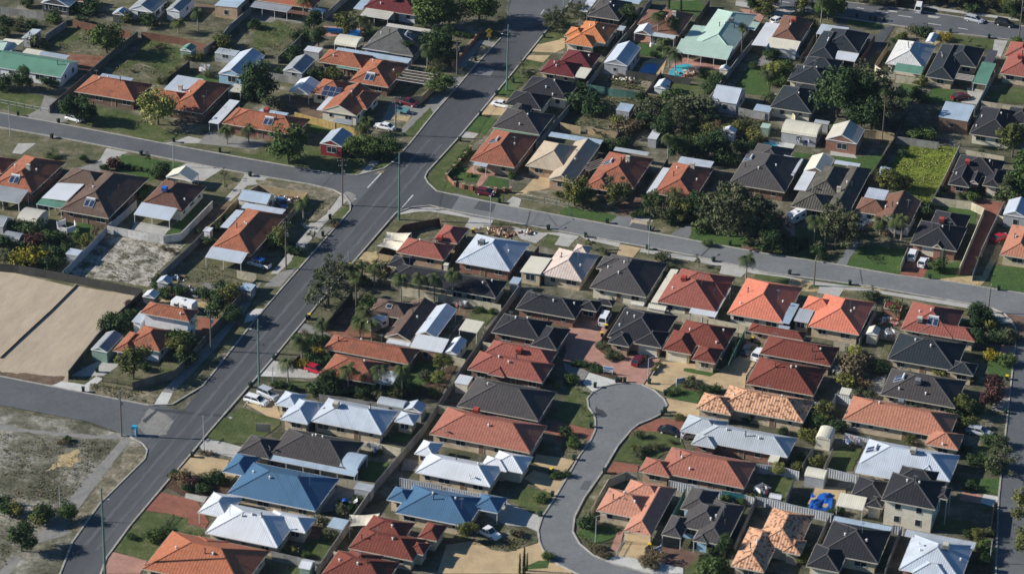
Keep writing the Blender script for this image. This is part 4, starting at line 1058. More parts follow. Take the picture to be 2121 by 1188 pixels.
S('footpath', 'concrete', 'f 600,550 f 660,560 f 640,585 f 590,575')
S('driveway', 'concrete', 'f 370,660 f 570,660 f 510,740 f 400,700')
S('driveway', 'concrete_dull', 'f 570,690 f 640,700 f 540,790 f 420,740 f 510,740')
S('lawn', 'lawn', 'f 780,500 f 790,530 f 670,680 f 620,650 f 690,560', .1)
S('lawn', 'lawn', 'f 440,880 f 520,880 f 350,1050 f 260,1040 f 330,900', .15)
S('driveway', 'concrete_dull', 'f 190,1070 f 340,1030 f 200,1188 f 60,1188')
S('driveway', 'concrete_pale', 'i 2050,220 i 2120,180 j 60,180 j 0,270 i 2020,300')
S('dirt', 'yellowsand', 'i 1340,100 i 1720,130 i 1930,140 i 1880,200 i 1640,170 i 1300,150', .15)
S('dirt', 'dirt', 'i 1350,0 i 2000,60 i 1960,130 i 1700,110 i 1360,60', .2)
S('paving', 'pave_red', 'i 1640,250 i 1820,270 i 1740,370 i 1600,420 i 1640,340')
# two levelled sand lots
S('sand_lot', 'sand', 'e -120,1040 e 130,1075 i 625,5 i 10,590 i -200,740 i -200,0')
S('sand_lot', 'sand', 'e 620,1180 i 1120,75 i 830,400 i 570,700 i 560,800 i 420,825 i 0,745 i -200,720 i 30,575 i 620,5', .1)
S('sand_lot', 'dirt', 'i -60,700 i 560,740 i 500,800 i 380,820 i 0,750 i -60,740', .35)
S('driveway', 'concrete_pale', 'i 510,780 i 700,810 i 800,740 i 850,760 i 710,890 i 410,830')
S('driveway', 'concrete', 'i 820,610 i 1000,640 i 860,735 i 700,740 i 570,740')
S('lawn', 'drylawn', 'i 1000,650 i 1120,700 i 1090,770 i 860,735', .1)
S('lawn', 'lawn', 'i 1330,680 i 1450,680 i 1400,720 i 1330,740', .1)
S('footpath', 'concrete_pale', 'i 1340,870 i 1430,880 i 1380,985 i 1270,985')
S('footpath', 'concrete_dull', 'i 1340,870 i 1430,880 i 1760,540 i 2050,180 f 60,1120 i 2000,130 i 1900,290 i 1480,720')
S('dirt', 'strawgrass', 'i 750,800 i 1090,830 i 1330,870 i 1270,970 i 1190,975 i 730,880', .2)
# corner opposite
S('lawn', 'greenlawn', 'f 1620,200 f 1740,200 f 1880,260 f 1830,330 f 1600,280', .1)
S('paving', 'pave_pink', 'f 1790,190 f 1990,230 f 2100,270 f 1930,270 f 1870,350 f 1820,350 f 1870,260 f 1740,240')
S('lawn', 'greenlawn', 'f 1940,275 f 2090,300 f 2090,360 f 1890,350', .1)
S('lawn', 'lawn', 'f 1640,0 f 1780,20 f 1580,260 f 1620,320 f 1850,380 f 2060,400 f 2050,490 f 1690,440 f 1500,400 f 1425,330 f 1415,240', .1)
S('driveway', 'pave_cream', 'g 230,240 g 330,280 g 310,370 g 120,420 g 20,430 g 100,380')
S('driveway', 'concrete', 'g 10,440 g 80,460 g 60,530 g -20,520 f 2080,480')
S('lawn', 'strawgrass', 'g 140,400 g 330,370 g 470,400 g 470,480 g 110,430', .1)
S('lawn', 'greenlawn', 'g 440,520 g 880,600 g 830,660 g 400,590', .25)
S('driveway', 'pave_brown', 'g 780,390 g 1110,400 g 1010,590 g 880,600 g 900,540')
S('driveway', 'asphalt_old', 'g 880,600 g 1000,610 g 970,700 g 800,665')
S('driveway', 'sand', 'g 990,630 g 1120,650 g 1130,720 g 970,700')
S('driveway', 'concrete', 'g 1140,480 g 1220,500 g 1130,650 g 1010,630 g 1090,560')
S('driveway', 'asphalt_old', 'g 1340,740 g 1500,650 g 1480,790 g 1290,770')
S('lawn', 'greenlawn', 'g 1500,700 g 2120,760 g 2120,900 g 1900,880 g 1460,800', .2)
S('paving', 'pave_pink', 'g 1900,500 g 2120,520 g 2120,700 g 1880,680')
S('driveway', 'pave_brown', 'g 1900,840 g 2000,860 g 2080,900 g 1920,890')
S('lawn', 'lawn', 'h 0,700 h 500,700 h 480,980 h 150,940 h 0,900', .2)
S('driveway', 'pave_pink', 'h 60,600 h 230,620 h 220,900 h 110,900')
S('driveway', 'asphalt_old', 'h 700,800 h 780,820 h 680,950 h 650,1025 h 560,1010 h 600,960')
S('lawn', 'greenlawn', 'h 800,820 h 1150,870 h 1100,1090 h 650,1020 h 690,940', .2)
S('lawn', 'drylawn', 'h 760,780 h 1150,790 h 1140,870 h 780,850', .2)
S('driveway', 'pave_red', 'h 1230,860 h 1400,920 h 1330,1030 h 1290,1120 h 1090,1100 h 1160,960')
S('lawn', 'greenlawn', 'h 1330,1040 h 1600,970 h 1540,1140 h 1290,1120', .15)
S('driveway', 'pave_red', 'h 1700,470 h 1950,490 h 1880,640 h 1750,960 h 1700,1080 h 1640,1188 h 1520,1175 h 1600,1030 h 1790,560')
S('lawn', 'greenlawn', 'h 1740,1080 h 1830,960 h 1660,1188 m 60,0', .1)
S('driveway', 'yellowsand', 'h 1900,830 h 1970,860 h 1860,1030 h 1830,1110 h 1740,1200 m 350,40 m 250,30 h 1780,1090', .1)
S('lawn', 'greenlawn', 'h 1870,1010 h 2300,1050 h 2300,1250 h 2000,1230 h 1840,1188', .15)
S('lawn', 'greenlawn', 'h 1440,520 h 1740,560 h 1700,700 h 1650,640 h 1390,590', .1)
S('crop', 'crop', 'h 1150,0 h 1590,40 h 1460,300 h 1340,500 h 1200,470 h 1000,300 h 1060,110', .2)
S('lawn', 'greenlawn', 'h 740,110 h 950,100 h 880,240 h 560,160 h 540,95', .1)
S('paving', 'concrete', 'h 520,60 h 720,95 h 740,125 h 520,100')
S('paving', 'concrete_pale', 'h 0,-30 h 230,10 h 180,100 h 90,110')
S('lawn', 'greenlawn', 'h 230,70 h 370,90 h 330,130 h 200,110', .1)
# top blocks
S('lawn', 'lawn', 'c 0,610 c 100,480 c 250,520 c 200,600 c 80,700 c 20,760 c 0,800 b 2060,640', .1)
S('driveway', 'pave_cream', 'c 230,330 c 440,320 c 440,400 c 360,440 c 170,430')
S('driveway', 'pave_cream', 'c 130,460 c 320,460 c 260,520 c 110,490')
S('lawn', 'lawn', 'c 330,210 c 490,170 c 400,330 c 220,370', .1)
S('lawn', 'greenlawn', 'b 2050,690 b 2120,680 c 40,790 c 0,810 b 1990,770 b 2010,740', .1)
S('driveway', 'pave_cream', 'b 1960,800 b 2120,820 b 2050,960 b 1870,950')
S('lawn', 'greenlawn', 'b 1850,960 b 2000,990 b 1900,1110 b 1740,1080', .1)
S('driveway', 'concrete', 'b 1720,1090 b 1850,1110 b 1800,1150 b 1680,1140')
S('lawn', 'greenlawn', 'c 990,350 c 1180,370 c 1280,430 c 1260,490 c 1040,450', .1)
S('paving', 'pave_pink', 'c 1000,290 c 1160,310 c 1150,360 c 1000,345')
S('pool_surround', 'pave_cream', 'c 1180,480 c 1280,500 c 1250,620 c 1050,600 c 1090,520')
S('pool', 'pool_water', 'c 1125,530 c 1170,525 c 1212,545 c 1190,610 c 1140,612 c 1060,600 c 1070,575')
S('pool_surround', 'pave_pink', 'c 1430,480 c 1740,550 c 1720,580 c 1560,560 c 1520,640 c 1460,640 c 1280,640 c 1330,530')
S('pool', 'pool_turquoise', 'c 1350,545 c 1450,530 c 1500,545 c 1440,590 c 1420,635 c 1300,630 c 1310,590')
S('lawn', 'lawn', 'c 1560,570 c 1720,590 c 1640,690 c 1500,660', .1)
S('lawn', 'lawn', 'c 1320,690 c 1620,700 c 1590,780 c 1440,800 c 1330,730', .15)
S('dirt', 'strawgrass', 'c 820,590 c 1200,650 c 1110,760 c 780,700 c 790,620', .15)
S('dirt', 'drylawn', 'c 720,800 c 1060,810 c 980,950 c 800,1060 c 500,1030 c 560,950', .2)
S('dirt', 'drylawn', 'c 470,1070 c 850,1120 c 820,1188 c 500,1120', .2)
S('dirt', 'mulch', 'c 1500,950 c 2120,990 c 2120,1188 c 1450,1188', .2)
S('lawn', 'greenlawn', 'c 1960,560 c 2120,540 d 40,620 d 0,800 c 1860,770 c 1850,700', .15)
S('lawn', 'greenlawn', 'c 1290,20 c 1560,0 c 1600,60 c 1540,140 c 1300,100', .2)
S('driveway', 'concrete', 'c 1860,10 c 1990,25 c 1980,70 c 1850,50')
S('driveway', 'pave_pink', 'c 1880,75 c 2010,85 c 2090,140 c 2060,190 c 1950,130')
S('driveway', 'concrete', 'd 80,70 d 230,90 d 150,160 d 40,130')
S('driveway', 'asphalt', 'd 580,150 d 670,165 d 640,210 d 900,300 d 960,230 d 1060,215 d 960,360 d 760,600 d 700,650 d 620,640 d 860,330 d 700,290 d 560,250')
S('lawn', 'greenlawn', 'd 680,165 d 950,200 d 930,240 d 660,210', .1)
S('sand', 'strawgrass', 'd 1070,220 d 1380,270 d 1300,320 d 1040,330', .2)
S('driveway', 'yellowsand', 'd 1390,260 d 1500,270 d 1430,350 d 1380,380')
S('lawn', 'lawn', 'd 1520,290 d 1880,335 d 1860,415 d 1640,380 d 1530,330', .1)
S('driveway', 'concrete', 'd 1880,330 d 1990,340 d 1930,480 d 1860,440')
S('lawn', 'greenlawn', 'd 1100,690 d 1280,700 d 1170,890 d 1110,900 d 1080,780', .15)
S('lawn', 'greenlawn', 'd 1380,730 d 1540,750 d 1600,850 d 1430,860 d 1260,850', .15)
S('paving', 'concrete', 'd 1650,730 d 1790,750 d 1740,870 d 1600,850 d 1660,800')
S('lawn', 'lawn', 'd 1900,720 d 2200,740 d 2200,870 d 1770,830', .15)
S('paving', 'concrete_dull', 'c 2000,540 c 2120,440 d 60,480 d 0,560')
S('lawn', 'lawn', 'd 470,980 d 600,1030 d 560,1060 d 450,1040', .1)
# centre block
S('sand', 'yellowsand', 'f 880,900 f 1010,900 f 1000,990 f 850,960', .3)
S('driveway', 'pave_cream', 'f 830,960 f 1080,1000 f 1090,1050 f 960,1100 f 740,1030')
S('paving', 'drylawn', 'f 1310,700 f 1480,650 f 1620,690 f 1660,750 f 1500,780', .1)
S('footpath', 'concrete', 'f 1185,580 f 1300,530 f 1450,530 f 1780,600 f 1880,640 f 1830,700 f 1740,690 f 1770,620 f 1440,565 f 1330,570 f 1210,590')
S('driveway', 'concrete', 'f 1780,610 g -130,600 g -180,690 f 1790,720 f 1730,690')
S('dirt', 'dirt', 'f 1900,680 g 70,690 g 120,790 f 2100,770', .15)
S('driveway', 'concrete', 'g 0,690 g 240,740 g 400,740 g 560,770 g 470,860 g 350,840 g 400,770 g 300,750 g 200,830 g 70,790')
S('lawn', 'lawn', 'g 290,755 g 400,770 g 350,845 g 260,820', .05)
S('lawn', 'drylawn', 'g 520,795 g 890,850 g 870,910 g 720,900 g 470,860', .1)
S('footpath', 'concrete', 'g 560,765 g 900,825 g 890,860 g 620,800')
S('driveway', 'pave_cream', 'g 900,835 g 1070,870 g 990,965 g 870,920')
S('footpath', 'concrete', 'g 1070,870 g 1550,950 g 1750,985 g 2120,1070 h 300,1130 h 800,1200 h 800,1225 h 200,1150 g 2100,1100 g 1730,1020 g 1540,985 g 1060,900')
S('driveway', 'concrete', 'g 1745,990 g 1980,1030 g 1900,1110 g 1720,1080')
S('lawn', 'lawn', 'h -100,1080 h 190,1120 h 150,1188 h -120,1160', .1)
S('driveway', 'yellowsand', 'h 200,1120 h 380,1150 h 330,1210 h 150,1188')
S('driveway', 'concrete', 'm 430,0 m 640,10 m 590,85 m 410,50')
S('footpath', 'concrete', 'm 640,0 m 820,15 m 1800,165 m 1900,200 m 2030,300 m 1940,310 m 1780,200 m 830,40 m 640,25')
S('verge', 'verge', 'm 640,30 m 1200,110 m 1700,190 m 1700,240 m 900,160 m 600,90', .15)
# back gardens in the middle
S('dirt', 'reddirt', 'j 800,100 j 960,110 j 960,400 j 1060,440 j 600,400 j 580,310 j 680,170', .2)
S('verge', 'drylawn', 'j 520,130 j 780,60 j 590,300 j 400,290 j 400,270', .15)
S('driveway', 'concrete_dull', 'j 390,300 j 500,340 j 620,400 j 560,470 j 350,380 j 330,360')
S('verge', 'drylawn', 'j 330,380 j 520,390 j 370,560 j 170,560', .15)
S('driveway', 'concrete', 'j 150,600 j 330,660 j 540,730 j 480,760 j 260,750 j 30,740')
S('driveway', 'concrete_pale', 'j 40,695 j 170,705 j 150,745 j 20,740')
S('lawn', 'lawn', 'j 280,770 j 460,790 j 540,860 j 260,840', .1)
S('lawn', 'greenlawn', 'j 1340,570 j 1500,590 j 1480,760 j 1440,880 j 1300,860 j 1250,760', .1)
S('dirt', 'mulch', 'j 1500,700 j 1680,640 j 1500,940 j 1330,900 j 1400,800', .1)
S('lawn', 'lawn', 'j 1800,180 j 2000,200 j 1900,330 j 1760,260', .1)
S('dirt', 'dirt', 'j 1680,180 j 1800,190 j 1760,250 j 1640,240')
S('driveway', 'pave_cream', 'j 0,930 j 160,940 j 200,1060 j 210,1100 j 90,1070 i 2040,970 i 2010,1010 i 2080,880')
S('lawn', 'lawn', 'i 2010,1000 i 2120,1040 j 200,1110 j 200,1140 o 60,60 n 2080,60 n 1760,20 n 1730,-30', .1)
S('lawn', 'lawn', 'n 1740,0 n 2000,-40 o 60,20 o 60,100 n 1900,110 n 1720,70', .1)
S('driveway', 'concrete', 'n 1720,70 n 1900,110 n 2010,140 n 1950,230 n 1680,170 n 1650,130')
S('driveway', 'pave_cream', 'n 1600,200 n 1900,250 n 1860,330 n 1960,370 n 1920,420 n 1650,380 n 1440,380')
S('dirt', 'mulch', 'n 1440,390 n 1900,400 n 1900,540 n 1500,540 n 1360,460', .1)
S('driveway', 'pave_red', 'n 1340,510 n 1640,590 n 1730,760 n 1700,810 n 1540,770 n 1560,730 n 1400,690 n 1200,665')
S('footpath', 'concrete', 'n 1540,520 n 1720,550 n 1690,600 n 1530,560')
S('lawn', 'lawn', 'n 1200,670 n 1400,690 n 1550,730 n 1560,780 n 1720,830 n 1620,900 n 1450,1020 n 1220,1080 n 940,1000 n 1060,840', .1)
S('driveway', 'pave_pink', 'n 930,1005 n 1220,1080 n 1160,1188 n 870,1188 n 880,1080')
# long houses' yards between main road and the long fence
S('lawn', 'greenlawn', 'o 940,250 o 1100,270 o 990,430 o 850,400', .1)
S('lawn', 'greenlawn', 'j 1200,1180 j 1330,1188 o 1240,100 o 1050,90', .1)
S('paving', 'concrete_dull', 'o 660,450 o 900,470 o 820,640 o 500,690 o 540,600', .1)
S('lawn', 'lawn', 'o 600,780 o 740,830 o 560,1060 o 340,1010 o 440,900', .15)
S('dirt', 'reddirt', 'o 450,800 o 600,800 o 520,900 o 400,900', .1)
S('lawn', 'lawn', 'o 280,1120 o 420,1150 o 400,1200 o 240,1188', .1)
# cul-de-sac side
S('paving', 'concrete_dull', 'o 1230,230 o 1400,270 o 1340,340 o 1200,330')
S('lawn', 'lawn', 'k 460,810 k 560,850 k 660,880 k 625,960 k 690,1090 k 680,1180 k 440,1130 k 330,1060 k 440,930', .1)
S('driveway', 'concrete_pale', 'k 640,710 k 870,780 k 880,805 k 760,830 k 670,870 k 590,800')
S('driveway', 'concrete_dull', 'k 430,630 k 640,700 k 590,790 k 560,780 k 440,690')
S('driveway', 'pave_pink', 'k 560,200 k 760,210 k 820,330 k 740,440 k 690,500 k 900,620 k 950,560 k 1010,560 k 1230,600 k 1150,720 k 1090,810 k 960,800 k 870,790 k 850,720 k 620,640 k 420,620 k 450,540 k 440,400')
S('dirt', 'mulch', 'k 720,480 k 810,480 k 940,580 k 910,620 k 800,590 k 700,510', .1)
S('dirt', 'mulch', 'k 520,630 k 680,650 k 860,710 k 900,770 k 700,720 k 620,700', .1)
S('driveway', 'pave_cream', 'k 1250,620 k 1480,630 k 1730,690 k 1900,560 k 1950,450 k 2040,480 k 2050,600 k 2010,640 k 1940,740 k 1930,850 k 1740,850 k 1500,760 k 1350,800 k 1250,870 k 1100,815 k 1160,730')
S('lawn', 'greenlawn', 'k 1430,675 k 1740,695 k 1640,745 k 1420,700', .05)
S('lawn', 'greenlawn', 'k 1310,840 k 1420,800 k 1720,850 k 1740,900 k 1560,900 k 1540,970 k 1270,910', .1)
S('dirt', 'mulch', 'k 1400,800 k 1500,780 k 1730,850 k 1600,880 k 1430,850', .1)
S('driveway', 'pave_cream', 'k 1280,925 k 1540,970 k 1700,1080 k 1480,1090 k 1290,1040 k 1285,980')
S('lawn', 'drylawn', 'k 1260,1040 k 1460,1080 k 1440,1110 k 1230,1100', .05)
S('driveway', 'pave_red', 'k 1220,1090 k 1440,1110 k 1490,1188 p 350,110 p 340,30 p 200,0 p -10,-10 k 1010,1180')
S('lawn', 'lawn', 'p 1000,10 p 1180,10 p 1400,60 p 1440,160 p 1250,200 p 1150,280 p 850,250 p 920,130', .1)
S('footpath', 'concrete', 'p 1080,130 p 1230,160 p 1220,180 p 1090,160')
S('driveway', 'pave_red', 'p 850,260 p 1050,290 p 1040,350 p 950,340 p 850,370 p 780,355')
S('lawn', 'drylawn', 'p 760,370 p 850,370 p 800,400 p 650,660 p 640,730 p 560,800 p 540,740 p 640,560', .1)
S('lawn', 'greenlawn', 'p 620,780 p 890,810 p 850,890 p 700,940 p 590,900 p 530,860', .15)
S('footpath', 'pave_pink', 'p 870,850 p 930,830 p 900,950 p 870,1010 p 820,980')
S('driveway', 'pave_cream', 'p 940,920 p 1150,930 p 1110,980 p 1090,1070 p 860,1040')
S('driveway', 'pave_cream', 'p 930,850 p 1150,880 p 1150,935 p 940,915')
S('footpath', 'concrete_pale', 'p 860,1040 p 1090,1070 p 1420,1140 p 1420,1188 p 1150,1188 p 850,1115 p 790,1080')
S('driveway', 'pave_brown', 'p 1180,960 p 1400,970 p 1560,1030 p 1530,1150 p 1220,1100')
S('lawn', 'lawn', 'p 1440,1150 p 1560,1040 p 1800,1040 p 1800,1188 p 1430,1188', .2)
S('lawn', 'lawn', 'p 950,420 p 1150,450 p 1110,490 p 920,440', .1)
S('driveway', 'pave_red', 'k 440,1130 k 650,1180 p 640,60 p 500,60 p 300,0 k 350,1100')
S('lawn', 'drylawn', 'p 430,70 p 620,60 p 560,190 p 500,240 p 400,160', .1)
S('driveway', 'pave_cream', 'p 200,200 p 430,230 p 520,250 p 440,360 p 330,340 p 180,270')
S('driveway', 'pave_cream', 'p 100,400 p 180,330 p 330,380 p 460,390 p 350,570 p 200,460')
S('lawn', 'lawn', 'p 0,560 p 150,470 p 340,520 p 340,580 p 270,700 p 180,680 p 0,600', .1)
S('driveway', 'concrete', 'o 2000,560 p 0,620 p 180,690 p 250,720 p 215,840 p 120,800 p -40,790 o 1900,700')
S('dirt', 'drylawn', 'o 1780,910 o 2000,780 p 0,800 p 120,820 p 215,890 p 210,930 p 0,1000 o 2080,1010 o 1950,990 o 1860,930', .05)
S('driveway', 'pave_cream', 'o 1500,1188 o 1580,950 o 1780,920 o 1860,935 o 1950,990 o 2090,1010 p 230,930 p 290,1060 p 330,1085 p 480,1160 p 500,1188')
S('lawn', 'greenlawn', 'p 130,1120 p 220,1080 p 320,1080 p 300,1140 p 140,1150', .1)
# right block
S('dirt', 'drylawn', 'm 930,470 m 1030,480 m 980,640 m 870,640 m 900,520', .1)
S('paving', 'concrete_dull', 'm 860,770 m 990,730 m 930,900 m 820,850')
S('paving', 'pave_brown', 'm 1740,420 m 1940,480 m 1920,560 m 1730,500')
S('paving', 'pave_pink', 'm 1940,480 m 2050,490 m 2030,600 m 1920,550')
S('lawn', 'greenlawn', 'm 1780,540 m 1900,550 m 2030,650 m 2010,750 m 1840,750', .1)
S('lawn', 'drylawn', 'm 1690,970 m 1990,980 m 1970,1150 m 1700,1100', .2)
S('paving', 'concrete_dull', 'm 1900,900 m 2000,930 m 1980,1040 m 1850,1020')
S('driveway', 'pave_pink', 'm 1930,820 m 2010,830 m 2000,930 m 1900,900')
S('lawn', 'lawn', 'q 560,150 q 780,150 q 700,340 q 500,320', .1)
S('lawn', 'lawn', 'q 60,380 q 220,400 q 140,580 q 20,540', .1)
S('paving', 'pave_cream', 'q 380,520 q 400,460 q 650,480 q 640,560 q 560,660 q 330,610')
S('lawn', 'lawn', 'q 1780,40 q 1960,60 q 1950,190 q 1760,170', .1)
S('driveway', 'concrete_dull', 'q 1820,180 q 1950,200 q 1940,300 q 1780,260')
S('lawn', 'greenlawn', 'q 1600,400 q 1930,400 q 1910,530 q 1700,500', .1)
S('driveway', 'pave_pink', 'q 1610,500 q 1790,540 q 1760,610 q 1590,580')
S('driveway', 'concrete_pale', 'q 1790,530 q 1910,550 q 1890,640 q 1760,600')
S('lawn', 'lawn', 'q 1380,700 q 1740,780 q 1720,880 q 1370,820', .1)
S('dirt', 'mulch', 'q 1750,800 q 1880,820 q 1850,1188 q 1730,1188', .1)
# roads
S('road', 'asphalt_mid', 's -80,220 0,235 117,256 332,297 530,333 690,361 740,364 795,350 817,334 850,380 790,470 726,422 715,407 690,394 642,383 530,364 385,337 150,291 0,265 -80,250')
S('road', 'asphalt_old', 's 940,400 1060,429 1410,494 1590,527 1735,549 1865,572 1965,584 2200,622 2200,680 2121,660 2095,652 2052,639 1795,594 1590,567 1447,534 1342,514 1202,489 1060,462 975,449 930,436')
S('road', 'asphalt', 's 940,297 885,357 880,368 887,380 905,397 952,407 935,434 892,429 855,432 826,442 790,480 780,420')
S('road', 'asphalt_mid', 's -80,766 0,780 307,840 340,843 420,860 400,905 303,945 296,925 270,905 185,874 0,839 -80,823')
S('road', 'asphalt', 's 120,1200 150,1123 207,1043 300,951 420,800 530,661 587,594 725,437 817,334 850,297 895,240 952,175 980,142 1037,80 1060,45 1055,-20 1185,-20 1160,30 1142,52 1060,154 1000,227 940,297 820,442 727,549 662,626 575,731 515,801 432,896 395,941 342,1003 270,1088 220,1156 205,1200')
S('road', 'asphalt_mid', 's 1040,70 1070,-30 1400,-60 1740,4 1890,22 1990,37 2121,56 2250,75 2250,108 2121,87 1935,65 1827,50 1737,37 1500,-4 1180,10 1150,44')
S('road', 'asphalt_mid', 's 2121,665 2300,700 2300,1300 2055,1200 2062,1188 2068,1031 2083,891 2098,756 2100,716 2106,689 2098,668')
S('road', 'pave_brown', 's 2048,642 2095,652 2190,668 2180,720 2100,712 2106,689 2098,668 2080,652')
S('road', 'asphalt_old', 'k 870,805 k 760,830 k 665,880 k 625,930 k 635,1000 k 680,1060 k 692,1110 k 692,1188 p 650,90 p 560,210 p 470,370 p 350,570 p 250,720 p 217,830 p 230,930 p 290,1060 p 400,1120 p 560,1200 p 1180,1200 p 1150,1188 p 850,1110 p 680,1040 p 560,940 p 505,840 p 520,720 p 600,560 p 750,350 p 880,130 p 990,0 k 1050,1140 k 1150,1100 k 1250,1050 k 1285,980 k 1260,930 k 1180,860 k 1080,815')
S('road_patch', 'asphalt_old', 'f 1690,450 f 2000,505 f 1960,590 f 1615,555')
S('road_patch', 'asphalt', 'f 1850,478 f 1990,505 f 1960,575 f 1800,545')
S('road_patch', 'concrete_dull', 'i 1240,1010 i 1380,1060 i 1440,1110 n 1380,30 n 1240,70 n 1200,20 i 1130,1160', .3)
# worn wheel tracks and tar joints
S('road_patch', 'asphalt_dark', 'i 1290,1010 i 1850,1060 i 1850,1085 i 1280,1030', .1)
S('road_patch', 'asphalt_dark', 'i 1290,1020 i 1310,1030 i 1200,1130 i 1180,1110', .1)
S('road_patch', 'asphalt_dark', 'k 690,990 k 790,1060 k 780,1080 k 700,1065', .3)
S('road_mark', 'paint_white', 'f 1042,238 f 1052,242 f 930,372 f 920,370')
S('road_mark', 'paint_white', 'f 1296,430 f 1308,432 f 1210,540 f 1196,550')
S('road_mark', 'paint_white', 'c 264,85 c 270,86 c 243,124 c 237,121')
for s_ in ('c 40,300 c 60,302 c 56,306 c 36,304', 'd 740,66 d 800,76 d 798,80 d 738,70', 'd 905,95 d 1000,110 d 998,114 d 903,99', 'd 1080,130 d 1200,146 d 1198,150 d 1078,134', 'd 1330,196 d 1440,212 d 1438,216 d 1328,200', 'd 1580,235 d 1660,247 d 1658,251 d 1578,239', 'd 100,14 d 180,24 d 178,28 d 98,18', 'd 300,36 d 380,48 d 378,52 d 298,40'):
    S('road_mark', 'paint_white', s_)
S('traffic_island', 'concrete', 'd 1000,85 d 1080,100 d 1070,108 d 1010,104 d 990,94'); S('traffic_island', 'concrete', 'd 1330,130 d 1435,145 d 1400,158 d 1330,148')
S('footpath', 'concrete', 'd 1300,40 d 1420,70 d 1640,100 d 2121,165 d 2121,185 d 1640,122 d 1400,90 d 1290,60')
for s_ in ('s -80,221 0,235 117,256 332,297 530,333 690,361 740,364 795,350 817,334 850,297 895,240 952,175 980,142 1037,80',
           's -80,250 0,265 150,291 385,337 530,364 642,383 690,394 715,407 726,422 725,437 587,594 530,661 420,800 357,838 307,840 0,780 -80,766',
           's 205,1200 220,1156 270,1088 342,1003 395,941 432,896 515,801 575,731 662,626 727,549 820,442 855,430 892,427 955,441 1060,461 1202,488 1342,513 1447,533 1590,566 1795,593 2052,638 2080,650 2098,668 2106,689 2098,756 2083,891 2068,1031 2062,1200',
           's 1142,52 1060,154 1000,227 940,297 885,357 880,368 887,380 905,397 952,407 1060,429 1410,494 1590,527 1735,549 1865,572 1965,584 2200,622',
           's 1142,52 1165,25 1185,0', 's 1500,-4 1737,37 1827,50 1935,65 2121,87 2200,99', 's 1740,4 1890,22 1990,37 2121,56 2200,67', 's 120,1200 150,1123 207,1043 300,951 305,932 296,920 270,905',
           'p 560,1200 p 400,1120 p 290,1060 p 230,930 p 217,830 p 250,720 p 350,570 p 470,370 p 560,210 p 650,90 k 692,1188 k 692,1110 k 680,1060 k 635,1000 k 625,930 k 665,880 k 760,830 k 870,805 k 960,800 k 1080,815 k 1180,860 k 1260,930 k 1285,980 k 1250,1050 k 1150,1100 k 1050,1140 p 990,0 p 880,130 p 750,350 p 600,560 p 520,720 p 505,840 p 560,940 p 680,1040 p 850,1110 p 1180,1200'):
    strip('kerb', 'kerb_concrete', s_)
S('manhole', 'concrete', 'f 800,462 f 820,456 f 838,462 f 820,472'); S('manhole', 'concrete', 'i 1890,1082 i 1910,1076 i 1928,1084 i 1908,1098'); S('manhole', 'concrete', 'i 1068,930 i 1085,922 i 1105,930 i 1086,944')

for mt_, s_ in (('asphalt_mid', 's 196,1140 204,1140 918,300 911,300'), ('asphalt_mid', 's 172,1130 180,1130 892,290 886,290')):
    S('road_patch', mt_, s_, .12)
for s_ in ('f 1110,170 f 1118,172 f 1000,330 f 992,328', 'b 1900,640 b 2070,650 b 2070,656 b 1900,646', 'g 300,600 g 306,602 g 380,690 g 372,690', 'g 150,560 g 157,562 g 120,700 g 112,700', 'g 1640,860 g 1650,862 g 1560,950 g 1550,948', 'g 480,650 g 486,652 g 400,700 g 394,698', 'h 760,1050 h 768,1050 h 790,1170 h 782,1170', 'g 480,580 g 490,582 g 520,640 g 510,640'):
    S('tar_line', 'asphalt_dark', s_, .05)
S('sand_spill', 'concrete_dull', 'f 780,540 f 840,430 f 760,400 f 700,430 f 745,470', .2); S('sand_spill', 'strawgrass', 'f 1010,235 f 1080,215 f 1060,245 f 960,262', .15)
S('road_patch', 'asphalt_old', 'b 1850,560 b 1980,575 b 1940,640 b 1800,620', .05); S('road_patch', 'asphalt_dark', 'i 2050,330 i 2100,335 i 2080,380 i 2030,372', .08); S('road_patch', 'asphalt_mid', 'p 600,420 p 660,425 p 630,500 p 560,490', .08); S('road_patch', 'asphalt_mid', 'g 1000,660 g 1180,690 g 1150,740 g 960,705', .05)

def in_poly(p, P):
    c = False; j = len(P)-1
    for i in range(len(P)):
        if (P[i].y > p.y) != (P[j].y > p.y) and p.x < (P[j].x-P[i].x)*(p.y-P[i].y)/(P[j].y-P[i].y)+P[i].x: c = not c
        j = i
    return c
def tufts(n, mats, s_, size=.22):
    P = pts(s_); x0, x1 = min(p.x for p in P), max(p.x for p in P); y0, y1 = min(p.y for p in P), max(p.y for p in P); k = 0; tries = 0
    while k < n and tries < n*6:
        tries += 1; p = Vector((rnd.uniform(x0, x1), rnd.uniform(y0, y1), 0))
        if not in_poly(p, P) or pnoise(p*.22) < rnd.uniform(-.45, .35): continue
        k += 1; mt = rnd.choice(mats); t_ = rnd.random(); sz = size*rnd.choice((.35, .5, .6, .8, 1.1))
        for _ in range(4):
            a = rnd.uniform(0, 6.28); d = Vector((math.cos(a), math.sin(a), 0)); q = p+d*rnd.uniform(0, sz)+Vector((0, 0, .125)); e = Vector((-d.y, d.x, 0))*sz*.6
            TB.face([q-e, q+e, q+e*.5+d*sz*.6+Vector((0, 0, sz*.35)), q-e*.5+d*sz*.6+Vector((0, 0, sz*.3))], mt, [(0, 0)]*4, min(.99, max(.01, t_+rnd.gauss(0, .1))))
TB = MB(); GR = ('leaf_gum', 'leaf_olive', 'leaf_dry'); GG = ('leaf_green', 'leaf_gum', 'leaf_olive')
tufts(1700, ('leaf_gum', 'leaf_dry'), 'n 0,20 n 400,60 n 860,90 n 960,110 n 700,400 n 480,680 n 300,800 n 0,1180', .22)
